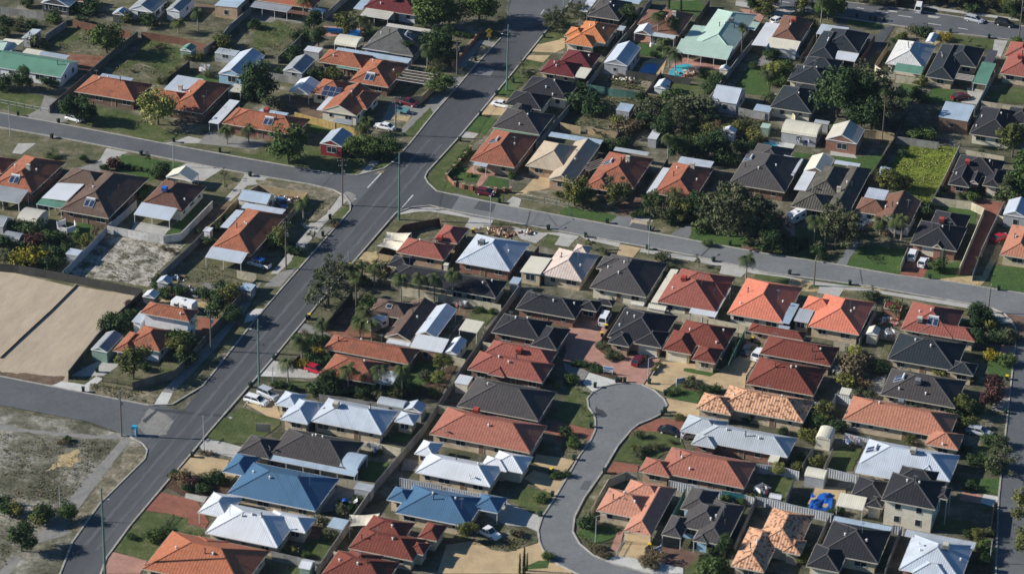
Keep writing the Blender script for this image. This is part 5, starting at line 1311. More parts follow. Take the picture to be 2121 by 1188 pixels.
tufts(700, GR, 'e 900,760 e 1370,830 e 1560,820 e 1290,1080 e 1230,1188 e 620,1090 e 540,1060', .22)
tufts(500, GR, 'c 820,590 c 1200,650 c 1110,760 c 780,700', .4); tufts(400, GR, 'c 720,800 c 1060,810 c 980,950 c 800,1060 c 500,1030', .35)
tufts(1800, ('leaf_lime', 'leaf_lime', 'leaf_olive'), 'h 1150,10 h 1580,45 h 1450,300 h 1340,490 h 1200,460 h 1010,300 h 1070,110', .22)
tufts(500, GR, 'a 1210,320 a 1690,400 a 1580,500 a 1300,720 a 930,600', .25); tufts(400, GR, 'a 600,240 a 1130,270 a 870,470 a 390,400', .25); tufts(400, GR, 'b 0,190 b 380,190 b 420,240 b 180,470 b 0,430', .25)
tufts(400, GR, 'i 750,800 i 1330,870 i 1270,970 i 730,880', .22); tufts(300, GR, 'f 410,640 f 540,480 f 640,390 f 700,430', .22); tufts(250, GR, 'e 1680,990 e 2000,1050 e 1950,1188 e 1480,1140', .22)
tufts(500, GR, 'c 1500,950 c 2120,990 c 2120,1188 c 1450,1188', .4); tufts(300, GR, 'p 540,840 p 690,940 p 830,1010 p 790,1070 p 640,1000', .25); tufts(260, GR, 'o 1800,920 p 210,890 p 0,1000 o 1950,980', .3)
TB.build('weed_tufts')
o = bpy.data.objects['weed_tufts']; o['kind'] = 'stuff'; o['label'] = 'scattered grass and weed tufts on bare ground'; o['category'] = 'weeds'
# ================================================================== HOUSES  (left eave corner, near right eave corner, far right eave corner)
H = house
H('green-roofed house by long wall', 'render_white', 'green', ['a -200,520 510,650 640,510 | gb p=20', 'a 180,440 330,470 360,425 | f X m=cream z=2.5', 'a 330,440 540,500 575,462 | f X m=bluegrey z=2.6'])
H('pale-roofed house at the far left edge', 'render_white', 'palegreen', ['a -200,420 20,460 110,350 | gb', 'a -140,470 0,505 205,345 | fl m=cream O'])
H('dark-walled house at the top left', 'wall_dark', 'zinc', ['a 340,20 590,60 640,-20 | ga', 'a 600,0 700,20 760,-50 | m=rust'])
H('orange house with blue-grey back patio', 'brick_brown', 'orange', ['a 610,765 1120,830 1265,700', 'a 815,640 1080,690 1098,650 | f X m=bluegrey z=2.7'], )
H('orange house behind the pale leafy tree', 'brick_brown', 'orange', ['a 1390,885 1665,950 1920,705', 'a 1180,825 1500,880 1640,790', 'a 1350,745 1580,770 1690,665 | f X m=silver z=2.7'], extras=[('chimney', 'a 1495,745'), ('aerial', 'a 1690,870')])
H('orange house with white carport', 'brick_red', 'orange', ['s 460,257 615,279 640,247', 'a 1840,1020 1950,1040 2060,915', 'a 1725,1015 1840,1030 1960,845 | f O m=white z=2.4', 'b 25,920 245,965 275,940 | f O m=lightblue z=2.5'], extras=[('heater', 'b 105,1010'), ('acr', 'b 90,935')])
H('orange house with dark patio roof', 'brick_red', 'orange', ['b -120,-20 460,72 545,0', 'b -60,55 265,100 300,58 | f O m=grey z=2.4', 'b 430,95 560,110 580,80 | f O m=lightblue z=2.3'])
H('maroon house by the blue pool', 'render_white', 'maroon', ['b 885,62 1335,130 1425,20', 'b 805,72 885,80 960,-10 | f X m=lightblue z=2.6', 'b 865,125 1095,165 1145,105 | f O m=beige z=2.4'], extras=[('acr', 'b 1150,10'), ('vent', 'b 1035,35')])
H('old grey-roofed house beside the palms', 'wall_grey', 'oldgrey', ['b 880,400 1250,460 1520,290', 'b 890,400 1110,440 1155,372 | f X m=zinc z=2.55', 'b 1070,222 1490,285 1515,258 | f X m=beige z=2.7'], extras=[('heater', 'b 1275,300')])
H('orange house with green window awning', 'brick_brown', 'orange', ['b 775,672 1080,725 1285,540', 'b 515,510 860,568 990,470', 'b 670,552 840,588 856,572 | f O m=green z=2.3'], extras=[('heater', 'b 945,640'), ('vent', 'b 645,470'), ('vent', 'b 972,508')])
H('orange house with blue solar panels', 'render_cream', 'orange', ['b 540,915 830,960 1010,775 | ga', 'b 455,765 700,815 850,700', 'b 700,880 960,905 1005,770', 'b 500,910 548,918 640,808 | fl X m=white z=2.45', 'b 265,765 450,775 530,685 | ga O m=white z=2.6', 'b 640,1010 785,1032 800,1000 | f O m=grey z=2.2'], extras=[('solar', 'b 628,762')])
H('grey-brown house at the top junction', 'wall_dark', 'graphite', ['c 625,130 880,168 1010,25', 'c 560,90 625,100 712,-5 | f O m=white z=2.5', 'c 870,0 1050,40 1080,0 | f X m=lightblue z=2.6'])
H('bright orange house beside the main road', 'render_cream', 'tangerine', ['c 500,312 780,362 882,215', 'c 445,345 660,405 735,310', 'c 437,298 600,330 660,250', 'c 868,245 930,258 940,222 | f O m=zinc z=2.4'])
H('maroon house beside the main road', 'brick_cream', 'maroon', ['c 230,598 512,642 620,540', 'c 385,520 648,572 745,455', 'c 515,632 610,655 660,575 | f X m=cream z=2.62'], extras=[('vent', 'c 370,550'), ('vent', 'c 640,468')])
H('charcoal house behind the parked white sedan', 'render_cream', 'black', ['c 65,765 455,828 565,690', 'c -60,860 225,915 350,800'], extras=[('vent', 'c 340,790'), ('vent', 'c 285,728')])
H('charcoal house behind the brick-fenced corner', 'render_cream', 'charcoal', ['c -168,1060 235,1108 352,955', 'c -90,1000 60,1020 200,880', 'c -180,1110 215,1150 240,1112 | f O m=green z=2.3'], extras=[('vent', 'c 65,1035')])
H('brown house with white patio behind palms', 'brick_brown', 'brown', ['c 1130,252 1385,302 1505,118', 'c 1045,195 1300,245 1400,120', 'c 1010,275 1162,292 1195,232 | ga O m=white z=2.5', 'c 1165,292 1345,328 1362,300 | f O m=silver z=2.4'], extras=[('chimney', 'c 1345,130')])
H('large pale green house', 'render_cream', 'palegreen', ['c 1500,375 1820,432 2030,125 | p=20', 'c 1350,430 1790,497 1830,420 | s O z=2.3', 'c 1395,365 1500,380 1620,225 | fl O z=2.3', 'c 1960,240 2015,255 2055,190 | fr X z=2.4'], extras=[('acg', 'c 1820,185'), ('pipe', 'c 1720,220')])
H('brown-roofed house with triple garage', 'render_white', 'brown', ['d 0,335 265,367 385,165', 'd -25,385 240,422 272,370 | s G m=cream z=2.4', 'c 1985,372 d 30,395 d 75,200 | fl X m=white z=2.5'], extras=[('acr', 'd 215,190')])
H('black house with white corner patio', 'render_cream', 'slate', ['d 325,475 540,492 690,290', 'd 430,392 755,445 842,280', 'd 530,482 722,512 758,452 | f O m=white z=2.5', 'd 395,288 620,300 690,240 | f O m=silver z=2.5'])
H('upper black house by big trees', 'render_cream', 'slate', ['d 170,655 485,728 600,590', 'd 280,560 560,605 630,510'])
H('lower black house by big trees', 'render_cream', 'slate', ['d 25,880 350,947 475,760', 'd 210,740 420,780 480,725'])
H('white-tiled house with green front awning', 'render_cream', 'greywhite', ['d 975,527 1290,572 1398,380', 'd 1045,585 1272,618 1292,575 | s O m=green z=2.25', 'd 1310,345 1360,360 1425,290 | ga X m=white z=2.5'])
H('dark slate house with green shade cover', 'brick_cream', 'slate', ['d 1305,637 1512,660 1700,400', 'd 1440,510 1740,572 1785,405', 'd 1695,690 1812,698 1895,540 | f O m=green z=2.4', 'd 1785,525 1860,535 1905,430 | f O m=darkmetal z=2.4'], extras=[('dish', 'd 1440,465')])
H('red house at upper right edge', 'brick_cream', 'rose', ['d 1925,607 2180,645 2330,440', 'd 1960,470 2200,500 2260,380'], extras=[('acr', 'd 2090,490')])
H('black house by the tallest tree', 'render_cream', 'black', ['d 1670,1110 1985,1152 2165,940', 'd 1960,1000 2200,1040 2250,920'], extras=[('vent', 'd 1730,1050'), ('vent', 'd 1775,970')])
# left block
H('rust-red house at left edge', 'brick_red', 'orange', ['e -80,355 262,412 548,155', 'e -250,210 40,250 120,130', 'e -120,450 160,497 237,420 | s O m=grey z=2.3'], extras=[('heater', 'e 122,300'), ('chimney', 'e 235,215'), ('vent', 'e 128,190')])
H('dark brown house with white patio', 'brick_brown', 'umber', ['e 490,550 905,622 1230,285', 'e 465,335 830,392 960,260', 'e 345,450 560,487 695,350 | fl O m=white z=2.6', 'e 300,500 505,540 560,490 | f O m=green z=2.3'], extras=[('heater', 'e 745,495'), ('pipe', 'e 770,365')])
H('brown house with blue rooftop cooler', 'render_cream', 'darkbrown', ['e 1170,500 1512,573 1702,355', 'e 1105,587 1410,637 1470,567 | s O m=silver z=2.35', 'e 1378,272 1590,315 1645,250 | ga O m=cream z=2.4'], extras=[('acb', 'e 1365,400'), ('vent', 'e 1530,470')])
H('long orange house facing the main road', 'brick_brown', 'orange', ['s 436,514 516,531 596,446', 'e 1697,940 1998,992 2055,930 | s O m=silver z=2.3', 'e 1825,690 1890,703 2025,560 | fl X m=silver z=2.5', 'f -130,540 220,582 250,550 | f X m=silver z=2.5'])
H('red corner house with curved brown fence', 'brick_tan', 'rose', ['f 1165,897 1560,972 1640,845', 'f 1490,770 1645,860 1768,705'], extras=[('acr', 'f 1525,810')])
H('blue-white metal-roofed house', 'brick_red', 'silver', ['f 1660,977 2075,1055 2295,830'], extras=[('acg', 'f 1872,840'), ('dish', 'f 2085,870')])
H('long black house behind the palm row', 'brick_cream', 'black', ['f 1085,1125 j 1965,85 j 2110,-40', 'f 1085,1010 1240,1040 1360,960'])
H('red-tiled house behind brick wall', 'brick_tan', 'rust', ['s 977,328 1062,352 1116,283', 'f 1790,118 1930,140 2030,20', 'f 1800,175 1915,195 1930,160 | f O m=silver z=2.4'], extras=[('heater', 's 1024,292')])
H('sandy-orange gabled house', 'brick_tan', 'sand', ['g 305,288 505,328 735,20 | ga', 'g 115,182 430,235 640,40', 'c 300,1130 730,1190 768,1165 | f X m=lightblue z=2.7'])
H('orange-brown house with grey chimney', 'brick_brown', 'rust', ['g 640,312 1005,372 1175,130', 'g 605,360 775,390 930,260', 'g 850,45 1120,112 1135,75 | f X m=zinc z=2.6'], extras=[('heater', 'g 800,160'), ('chimney', 'g 960,145')])
H('orange-brown house with white side', 'brick_brown', 'rust', ['g 1175,412 1510,467 1670,210', 'g 1115,408 1172,418 1312,208 | fl X m=white z=2.5', 'g 1370,160 1640,205 1682,155 | f X m=silver z=2.6'], extras=[('chimney', 'g 1497,205'), ('vent', 'g 1370,208')])
H('grey-brown house behind a gum', 'brick_brown', 'graphite', ['s 1512,376 1620,402 1668,330', 's 1550,330 1615,350 1650,310', 'h 45,237 212,268 298,130 | fr X m=white z=2.75'], extras=[('heater', 'g 1960,130'), ('vent', 'g 2045,210')])
H('grey-green house with gabled patio', 'brick_brown', 'greygreen', ['h 470,540 690,595 838,210', 'h 195,520 500,572 560,440', 'h 310,402 600,455 700,215', 'h 298,228 487,250 550,132 | ga O m=cream z=2.6', 'h 215,382 320,397 402,235 | fl X m=white z=2.5', 'h 550,165 760,200 768,172 | f X m=silver z=2.6'], extras=[('dish', 'h 375,385'), ('chimney', 'h 590,400')])
H('brown gabled house beside the green field', 'render_white', 'brown', ['h 865,645 1170,665 1285,478 | ga', 'h 722,560 980,605 1060,490', 'h 780,482 950,492 1012,398 | f X m=silver z=2.7'])
H('black house with red brick front', 'brick_red', 'black', ['h 1530,240 1905,280 1975,150', 'h 1490,345 1655,352 1790,150', 'h 1780,345 1925,370 1985,230 | G', 'h 1665,325 1745,338 1780,260 | ga p=35'], extras=[('acr', 'h 1655,175'), ('vent', 'h 1565,255')])
H('black house behind two white cars', 'brick_red', 'black', ['h 1180,828 1560,893 1660,700 | G', 'h 1330,700 1600,760 1695,600', 'h 1365,860 1430,868 1500,780 | ga p=40'], extras=[('acr', 'h 1440,655')])
H('pink-brown house at the right edge', 'brick_cream', 'terracotta', ['h 1925,920 2180,960 2320,720'])
# lower left
building_two = H('white two-storey house with red roof', 'render_white', 'orange', ['i 1165,210 1570,290 1642,195 | z=5.3', 'i 930,530 1095,548 1240,400', 'i 1040,485 1322,532 1475,370 | z=2.7', 'i 1090,285 1170,300 1230,215 | f m=silver z=2.5'], extras=[('vent', 'i 1330,135')])
# middle
H('brown house with long white patio', 'brick_brown', 'umber', ['j 1062,417 1300,447 1492,150 | ga', 'j 925,215 1230,262 1350,150', 'j 1325,388 1490,422 1665,188 | ga O m=silver z=2.7'], extras=[('skylight', 'j 1105,165'), ('vent', 'j 1150,100')])
H('orange house behind three front palms', 'brick_brown', 'rust', ['j 572,495 1250,655 1362,520', 'j 530,718 960,800 1140,640', 'j 780,765 1150,808 1170,735 | s O m=silver z=2.3'], extras=[('vent', 'j 900,620'), ('aerial', 'j 1040,480')])
H('long white metal-roofed house', 'brick_cream', 'silver', ['j 440,1130 1050,1195 1190,1030', 'j 205,1092 435,1137 560,960', 'j 160,972 330,1005 420,895', 'j 1148,1112 1305,1140 1362,1060'], extras=[('ac', 'j 665,995'), ('dish', 'j 520,1010')])
H('black house behind the white van', 'brick_red', 'black', ['k 30,180 520,262 625,120', 'k 540,180 700,200 760,125', 'k 690,140 838,160 860,115'])
H('black house left of the pink paving', 'brick_red', 'black', ['k -175,380 240,440 340,290', 'k 155,485 382,527 475,350'])
H('rose-red house by turning circle', 'brick_brown', 'rose', ['j 1745,692 k 268,782 k 345,640', 's 1003,733 1120,748 1175,731', 'j 1920,720 2060,748 2130,640'], extras=[('acr', 'k 60,548'), ('vent', 'j 2095,628')])
H('charcoal house below the rose-red one', 'brick_red', 'graphite', ['s 948,838 1111,873 1155,812'], extras=[('acg', 'j 2060,790')])
H('salmon-tiled house below the charcoal one', 'brick_cream', 'salmon', ['s 893,893 1102,944 1126,880', 'j 1870,1150 k 20,1130 k 60,1000'][:1], extras=[('acr', 'j 1825,1045'), ('dish', 'o 1550,20')])
H('bay-fronted black house', 'brick_tan', 'black', ['k 800,395 1232,505 1360,240', 'k 1010,462 1232,506 1320,380 | G', 'k 795,462 970,498 1040,390'], extras=[('vent', 'k 960,225'), ('vent', 'k 895,322')])
H('red house with cream garage door', 'brick_cream', 'red', ['k 1370,395 1735,575 1860,345', 'k 1250,515 1465,558 1600,400 | G', 'k 1492,600 1680,635 1760,520'], extras=[('vent', 'k 1755,365'), ('vent', 'k 1695,468')])
H('charcoal house with pale side, below the street', 'render_cream', 'graphite', ['s 1226,588 1337,623 1380,545', 'g 700,1030 960,1080 1000,970'], extras=[('vent', 'g 800,1030'), ('vent', 'g 885,1078')])
H('pinkish-white tiled house', 'brick_cream', 'pinkwhite', ['g 240,1085 578,1140 728,925', 'g 500,900 600,915 690,860', 'g 65,1065 240,1088 330,960 | fl m=cream z=2.6'], extras=[('vent', 'g 570,1015')])
H('rose-red house with cream side verandahs', 'render_cream', 'rose', ['k 1205,125 1645,195 s 1527,590', 's 1385,600 1500,610 1525,575', 'k 1150,125 1205,132 g 1390,1050 | fl O m=cream z=2.3', 'k 1650,200 1705,212 1815,10 | fr O m=cream z=2.4', 'k 1465,215 1690,250 1710,205 | f O m=white z=2.4'], extras=[('acr', 'g 1425,1140')])
H('coral-roofed house, left of the coral pair', 'render_cream', 'coral', ['s 1506,649 1612,667 1672,597', 's 1530,612 1580,625 1620,595', 'm 105,288 175,308 265,145 | fr X m=lightblue z=2.6'], extras=[('vent', 'k 1895,140')])
H('coral-roofed house, right of the coral pair', 'brick_cream', 'coral', ['m 340,317 752,405 887,130', 'm 285,180 520,225 610,120', 'm 215,277 332,297 388,200 | f m=zinc z=2.4'])
H('rose-brown house near the right-hand bend', 'brick_cream', 'rose', ['m 1100,352 1500,415 1660,200', 'm 1250,378 1707,447 1765,355'], extras=[('heater', 'm 1370,285'), ('ac', 'm 1260,290'), ('vent', 'm 1355,195')])
H('dark blue-grey house', 'brick_cream', 'slate', ['m 990,602 1520,682 1690,480', 'm 1490,690 1692,742 1752,642'])
H('dark brown-grey house with small solar heater', 'brick_cream', 'charcoal', ['m 930,897 1500,985 1700,790', 'm 1380,900 1660,890 1700,790'][:1], extras=[('heater', 'm 1095,760'), ('acg', 'm 1245,805'), ('vent', 'm 1090,850'), ('vent', 'm 1310,890')])
H('upper red house by cream driveway', 'brick_tan', 'red', ['m -70,560 525,645 600,505', 'k 1955,365 m 290,440 m 330,380', 'm 330,480 530,500 550,440'][:2], extras=[('pipe', 'm 390,600')])
H('lower red house by cream driveway', 'brick_tan', 'red', ['k 1935,805 m 345,887 m 525,685', 'k 2015,705 m 130,720 m 230,640'])
H('mottled house by turning circle', 'brick_cream', 'mottle', ['s 1490,838 1660,879 1687,829', 'k 1522,1008 1805,1058 1900,930'])
H('pale grey metal-roofed house', 'brick_red', 'zinc', ['s 1436,913 1631,943 1652,907', 'p 1492,105 1670,150 1740,60', 's 1408,893 1480,903 1520,875 | O', 'q 0,255 82,268 112,195 | f O m=cream z=2.3'])
H('long terracotta-roofed house', 'brick_cream', 'terracotta', ['s 1745,869 1960,905 1990,859', 'q 1305,118 1582,158 1622,35'], extras=[('acg', 'm 1105,975'), ('vent', 'q 1450,120')])
H('rose-red house above the coloured fence', 'brick_tan', 'salmon', ['p 1215,340 1920,482 2030,268', 'p 1050,342 1302,382 1380,270'], extras=[('vent', 'p 1475,325')])
H('peach-roofed house on the street bend', 'brick_cream', 'peach', ['p 700,662 1080,735 1250,560', 'p 928,832 1155,872 1362,480 | O', 'p 900,560 1200,600 1362,478'])
H('charcoal house with light blue walls', 'wall_lightblue', 'graphite', ['p 1500,905 1762,948 1940,625', 'p 1240,862 1392,888 1500,730 | O', 'p 1390,790 1720,860 1850,640', 'p 1400,640 1600,690 1745,515', 'p 1500,912 1600,930 1680,840 | O'])
H('mottled house at lower right', 'brick_cream', 'mottle', ['p 1815,1122 2090,1172 q 120,850', 'q -100,940 230,1005 395,708', 'q 120,1005 272,1030 320,915'])
H('black house at the bottom right', 'brick_cream', 'black', ['q 440,980 900,1130 1025,835', 'q 318,1122 582,1175 680,990 | G', 'q 540,745 1012,838 1040,800 | f X m=lightblue z=2.6'])
H('white house with octagonal porch', 'brick_red', 'silver', ['q 1088,1150 1640,1250 1665,945', 'q 1130,875 1700,970 1740,930 | f X m=zinc z=2.7', 'q 1200,1180 1500,1240 1530,1110 | z=2.7'], extras=[('ac', 'q 1475,980'), ('dish', 'q 1260,965'), ('vent', 'q 1600,1075')])
H('cream two-storey house with black roof', 'render_cream', 'black', ['q 940,575 1370,648 1500,430 | z=5.3', 'q 1070,400 1300,430 1500,360 | z=5.3', 'q 682,548 930,600 1100,440', 'q 810,610 935,658 1000,560', 'q 565,622 790,658 822,582 | s O m=cream z=2.4', 'q 1405,560 1500,575 1520,480 | z=5.3 O'])
H('bluish-white house on the right', 'brick_cream', 'silver', ['q 745,290 1495,405 1610,212', 'q 722,348 1085,410 1100,350 | s O z=2.3', 'q 1225,365 1350,385 1500,240 | p=30'], extras=[('heater', 'q 865,160'), ('ac', 'q 1205,190')])
# lower centre
H('dark brown house with arched silver patio', 'brick_cream', 'charcoal', ['s 556,940 702,967 765,918', 's 492,936 558,951 585,912', 'o 95,245 830,372 845,335 | f O m=lightblue z=2.4', 'o 690,305 840,340 925,210 | b O m=lightblue z=2.4'], extras=[('dish', 'o 115,165'), ('vent', 'o 500,45'), ('vent', 'o 555,60')])
H('left-hand blue-roofed house', 'brick_cream', 'blue', ['s 474,1017 655,1063 697,990', 's 461,975 500,984 545,948 | O'])
H('left-hand white-roofed house', 'brick_cream', 'white', ['s 425,1103 577,1133 618,1070', 's 410,1060 470,1072 500,1030 | O', 's 545,1085 632,1103 655,1073'])
H('orange house at the bottom left', 'brick_cream', 'burnt', ['s 294,1178 500,1218 558,1140', 's 372,1160 440,1178 465,1120'])
H('right-hand white-roofed house', 'brick_cream', 'white', ['o 1320,348 1940,460 2050,300', 'o 1315,190 1470,220 1550,110', 's 1015,962 1082,984 1102,946', 'o 1860,300 2080,340 2130,250'], extras=[('dish', 'o 1775,400')])
H('right-hand blue-roofed house', 'brick_cream', 'blue', ['o 1150,682 1755,792 1905,562', 'o 1085,572 1250,602 1350,500', 'o 1790,640 2003,687 2080,560 | O'])
H('red-tiled house by the cream forecourt', 'brick_cream', 'red', ['o 770,967 1272,1080 1440,910', 'o 870,850 1200,930 1320,770', 'o 1340,885 1502,917 1585,790', 'o 1240,1000 1385,1033 1452,940'], extras=[('vent', 'o 1130,800')])
H('red-tiled house at the bottom edge', 'brick_cream', 'red', ['s 665,1190 790,1215 832,1165', 's 700,1175 760,1190 800,1152'])

# ================================================================== SHEDS AND SMALL BUILDINGS
shed('grey-roofed shed with white walls', 'render_white', 'grey', 'a 1070,72 1250,106 1425,-10', h=2.6)
shed('grey-roofed shed with orange door', 'render_white', 'grey', 'a 1378,80 1490,98 1610,-15', h=2.6)
shed('small dark-walled shed', 'wall_dark', 'lightblue', 'a 930,112 1030,127 1070,90')
shed('long flat-roofed brick outbuilding', 'brick_tan', 'lightblue', 'a 1780,42 1960,76 2070,-20 | fl', h=3.0)
shed('pale flat-roofed shed', 'wall_grey', 'silver', 'a 180,312 250,325 342,250 | fl')
shed('small green garden shed', 'wall_green', 'green', 'a 1490,415 1590,428 1625,385')
shed('white garage with bright blue doors', 'wall_lightblue', 'silver', 'a 1810,607 2020,642 2185,460 | ga', h=2.6)
shed('low grey lean-to', 'wall_grey', 'zinc', 'a 1780,432 1940,465 1990,425 | f', h=2.2)
shed('flat beige carport', 'wall_grey', 'beige', 'a 1890,748 2000,770 2040,712 | f O', name='carport', cat='carport')
shed('weathered grey shed', 'wall_grey', 'grey', 'b 225,582 372,608 502,497')
shed('low cream-roofed pool shelter', 'render_cream', 'cream', 'b 645,368 835,397 893,325 | b O', name='shelter', cat='shelter')
shed('small white-roofed lean-to', 'wall_grey', 'white', 'b 400,412 490,437 585,405 | f')
shed('long patchwork lean-to roof', 'wall_grey', 'lightblue', 'b 650,425 1255,522 1298,490 | f', name='lean_to', cat='lean-to', h=2.3)
shed('dark red shed with grey roof', 'wall_red', 'bluegrey', 's 662,297 708,303 732,278', h=2.8)
shed('large white gabled shed', 'wall_grey', 'silver', 'c 765,517 965,550 1062,395', h=3.0)
shed('small white gabled shed', 'render_white', 'white', 'c 1180,720 1265,737 1327,678')
shed('flat bluish shed', 'wall_grey', 'lightblue', 'c 862,908 978,928 1008,870 | f')
shed('wide grey metal shed', 'wall_grey', 'silver', 'c 1655,828 1860,858 1942,740 | gb', h=2.8)
shed('little cream pump shed', 'render_cream', 'white', 'c 1718,570 1785,580 1805,555')
shed('small white shed among shrubs', 'render_white', 'white', 'c 1742,1080 1835,1105 1872,1072')
shed('long narrow white shed', 'wall_grey', 'white', 'c 1125,1142 1192,1155 1272,1058 | f')
shed('flat pale blue shed', 'wall_grey', 'lightblue', 'c 2000,910 2130,930 d 50,885 | f')
shed('little pale green shed', 'wall_green', 'palegreen', 'c 2058,1052 2130,1062 d 30,1030 | f')
shed('small dark grey shed', 'wall_dark', 'grey', 'c 1625,872 1700,884 1722,850 | f')
shed('brick garage with pale metal roof', 'brick_brown', 'lightblue', 'd 1415,968 1660,1002 1718,882 | f', h=3.3)
shed('cream round-roofed shed', 'wall_grey', 'cream', 'd 110,1098 405,1138 457,1048 | b', h=2.5)
shed('low pale lean-to', 'wall_grey', 'zinc', 'd 385,1010 500,1030 520,1008 | f')
shed('brick garage with cream gabled roof', 'brick_red', 'beige', 'd 480,1152 742,1190 802,1072 | ga', h=2.8)
shed('beige gabled garden shed', 'render_cream', 'beige', 'e 135,632 312,655 402,567 | b')
shed('grey round-topped shed', 'wall_grey', 'grey', 'e 20,776 150,798 218,755 | b')
shed('grey shed at the photo edge', 'wall_grey', 'grey', 'e -90,660 20,692 102,612 | gb')
shed('small pale flat shed', 'wall_grey', 'silver', 'e 545,908 642,932 684,886 | f')
shed('light blue barrel-roofed shed', 'render_cream', 'lightblue', 's 497,408 548,426 571,403 | gb', h=2.5)
shed('tiny flat-topped white shed', 'render_white', 'white', 'e 1680,722 1740,730 1768,700 | f', h=1.8)
shed('small pale gabled shed', 'wall_grey', 'silver', 'e 1300,1140 1390,1160 1430,1118')
shed('white shed with blue roof', 'wall_grey', 'lightblue', 's 493,597 518,601 532,590 | f')
shed('white-roofed dark shed', 'wall_dark', 'white', 'i 1178,77 1280,90 1320,48 | ga', h=2.3)
shed('grey gabled garage', 'wall_green', 'grey', 'i 750,518 885,535 1022,402 | ga', h=2.5, name='garage', cat='garage')
shed('open cream carport', 'render_cream', 'cream', 'j 1680,350 1835,382 1890,292 | f O', name='carport', cat='carport', h=2.5)
shed('narrow white lean-to', 'render_white', 'white', 'j 1078,455 1270,492 1285,462 | f')
shed('wide white-roofed outbuilding', 'brick_red', 'white', 'j 1275,495 1545,545 1597,462 | s', h=2.6)
shed('white gabled garden shed', 'render_cream', 'white', 'j 1560,540 1662,558 1748,440 | ga', h=2.4)
shed('grey arched garden shed', 'wall_grey', 'zinc', 'j 1000,968 1225,1008 1255,950 | b')
shed('silver gabled garden shed', 'wall_grey', 'silver', 'j 1228,1008 1370,1045 1412,978 | ga')
shed('small white and blue shed', 'render_cream', 'white', 'j 1645,790 1755,810 1800,745 | f')
shed('cream low shed roof', 'render_cream', 'cream', 'k 985,135 1085,155 1105,130 | gb')
shed('long cream low shed', 'render_cream', 'cream', 'k 1125,170 1270,192 1288,160 | gb')
shed('cream gabled garden shed', 'render_cream', 'cream', 'm 815,385 905,395 938,345 | ga')
shed('blue-grey low shed', 'wall_grey', 'bluegrey', 'm 75,350 170,368 185,330 | f')
shed('small cream shed', 'render_cream', 'cream', 'm 592,880 682,892 698,845 | f')
shed('red cubby house', 'brick_red', 'maroon', 'm 965,165 1100,200 1125,140 | gb', name='cubby_house', cat='cubby house', h=2.2)
shed('tall cream garden shed', 'render_cream', 'cream', 'q 395,62 518,85 565,-5 | ba')
shed('cream barrel-roofed shed', 'wall_grey', 'cream', 'q 300,378 472,402 502,335 | b')
shed('tiny white shed', 'render_white', 'white', 'q 10,550 105,565 128,535 | gb', h=1.9)
shed('bluish flat shed', 'wall_grey', 'zinc', 'o 810,475 950,500 985,455 | f')
shed('pale blue flat shed', 'wall_grey', 'lightblue', 'o 590,790 720,820 775,745 | f')
shed('bluish-roofed white shed', 'render_white', 'lightblue', 'h 922,242 1005,255 1022,205 | gb')
shed('bluish-white gabled garage', 'wall_grey', 'silver', 'h 1950,588 2130,610 2210,500 | ga', h=3)
shed('small cream corner shed', 'render_cream', 'cream', 'f 1550,1005 1575,1008 1590,990 | f')
shed('pale green garden shed', 'wall_green', 'white', 'o 355,1130 450,1150 490,1080 | gb')
shed('small bluish garden shed', 'wall_grey', 'lightblue', 'g -20,1150 60,1165 80,1115 | f')
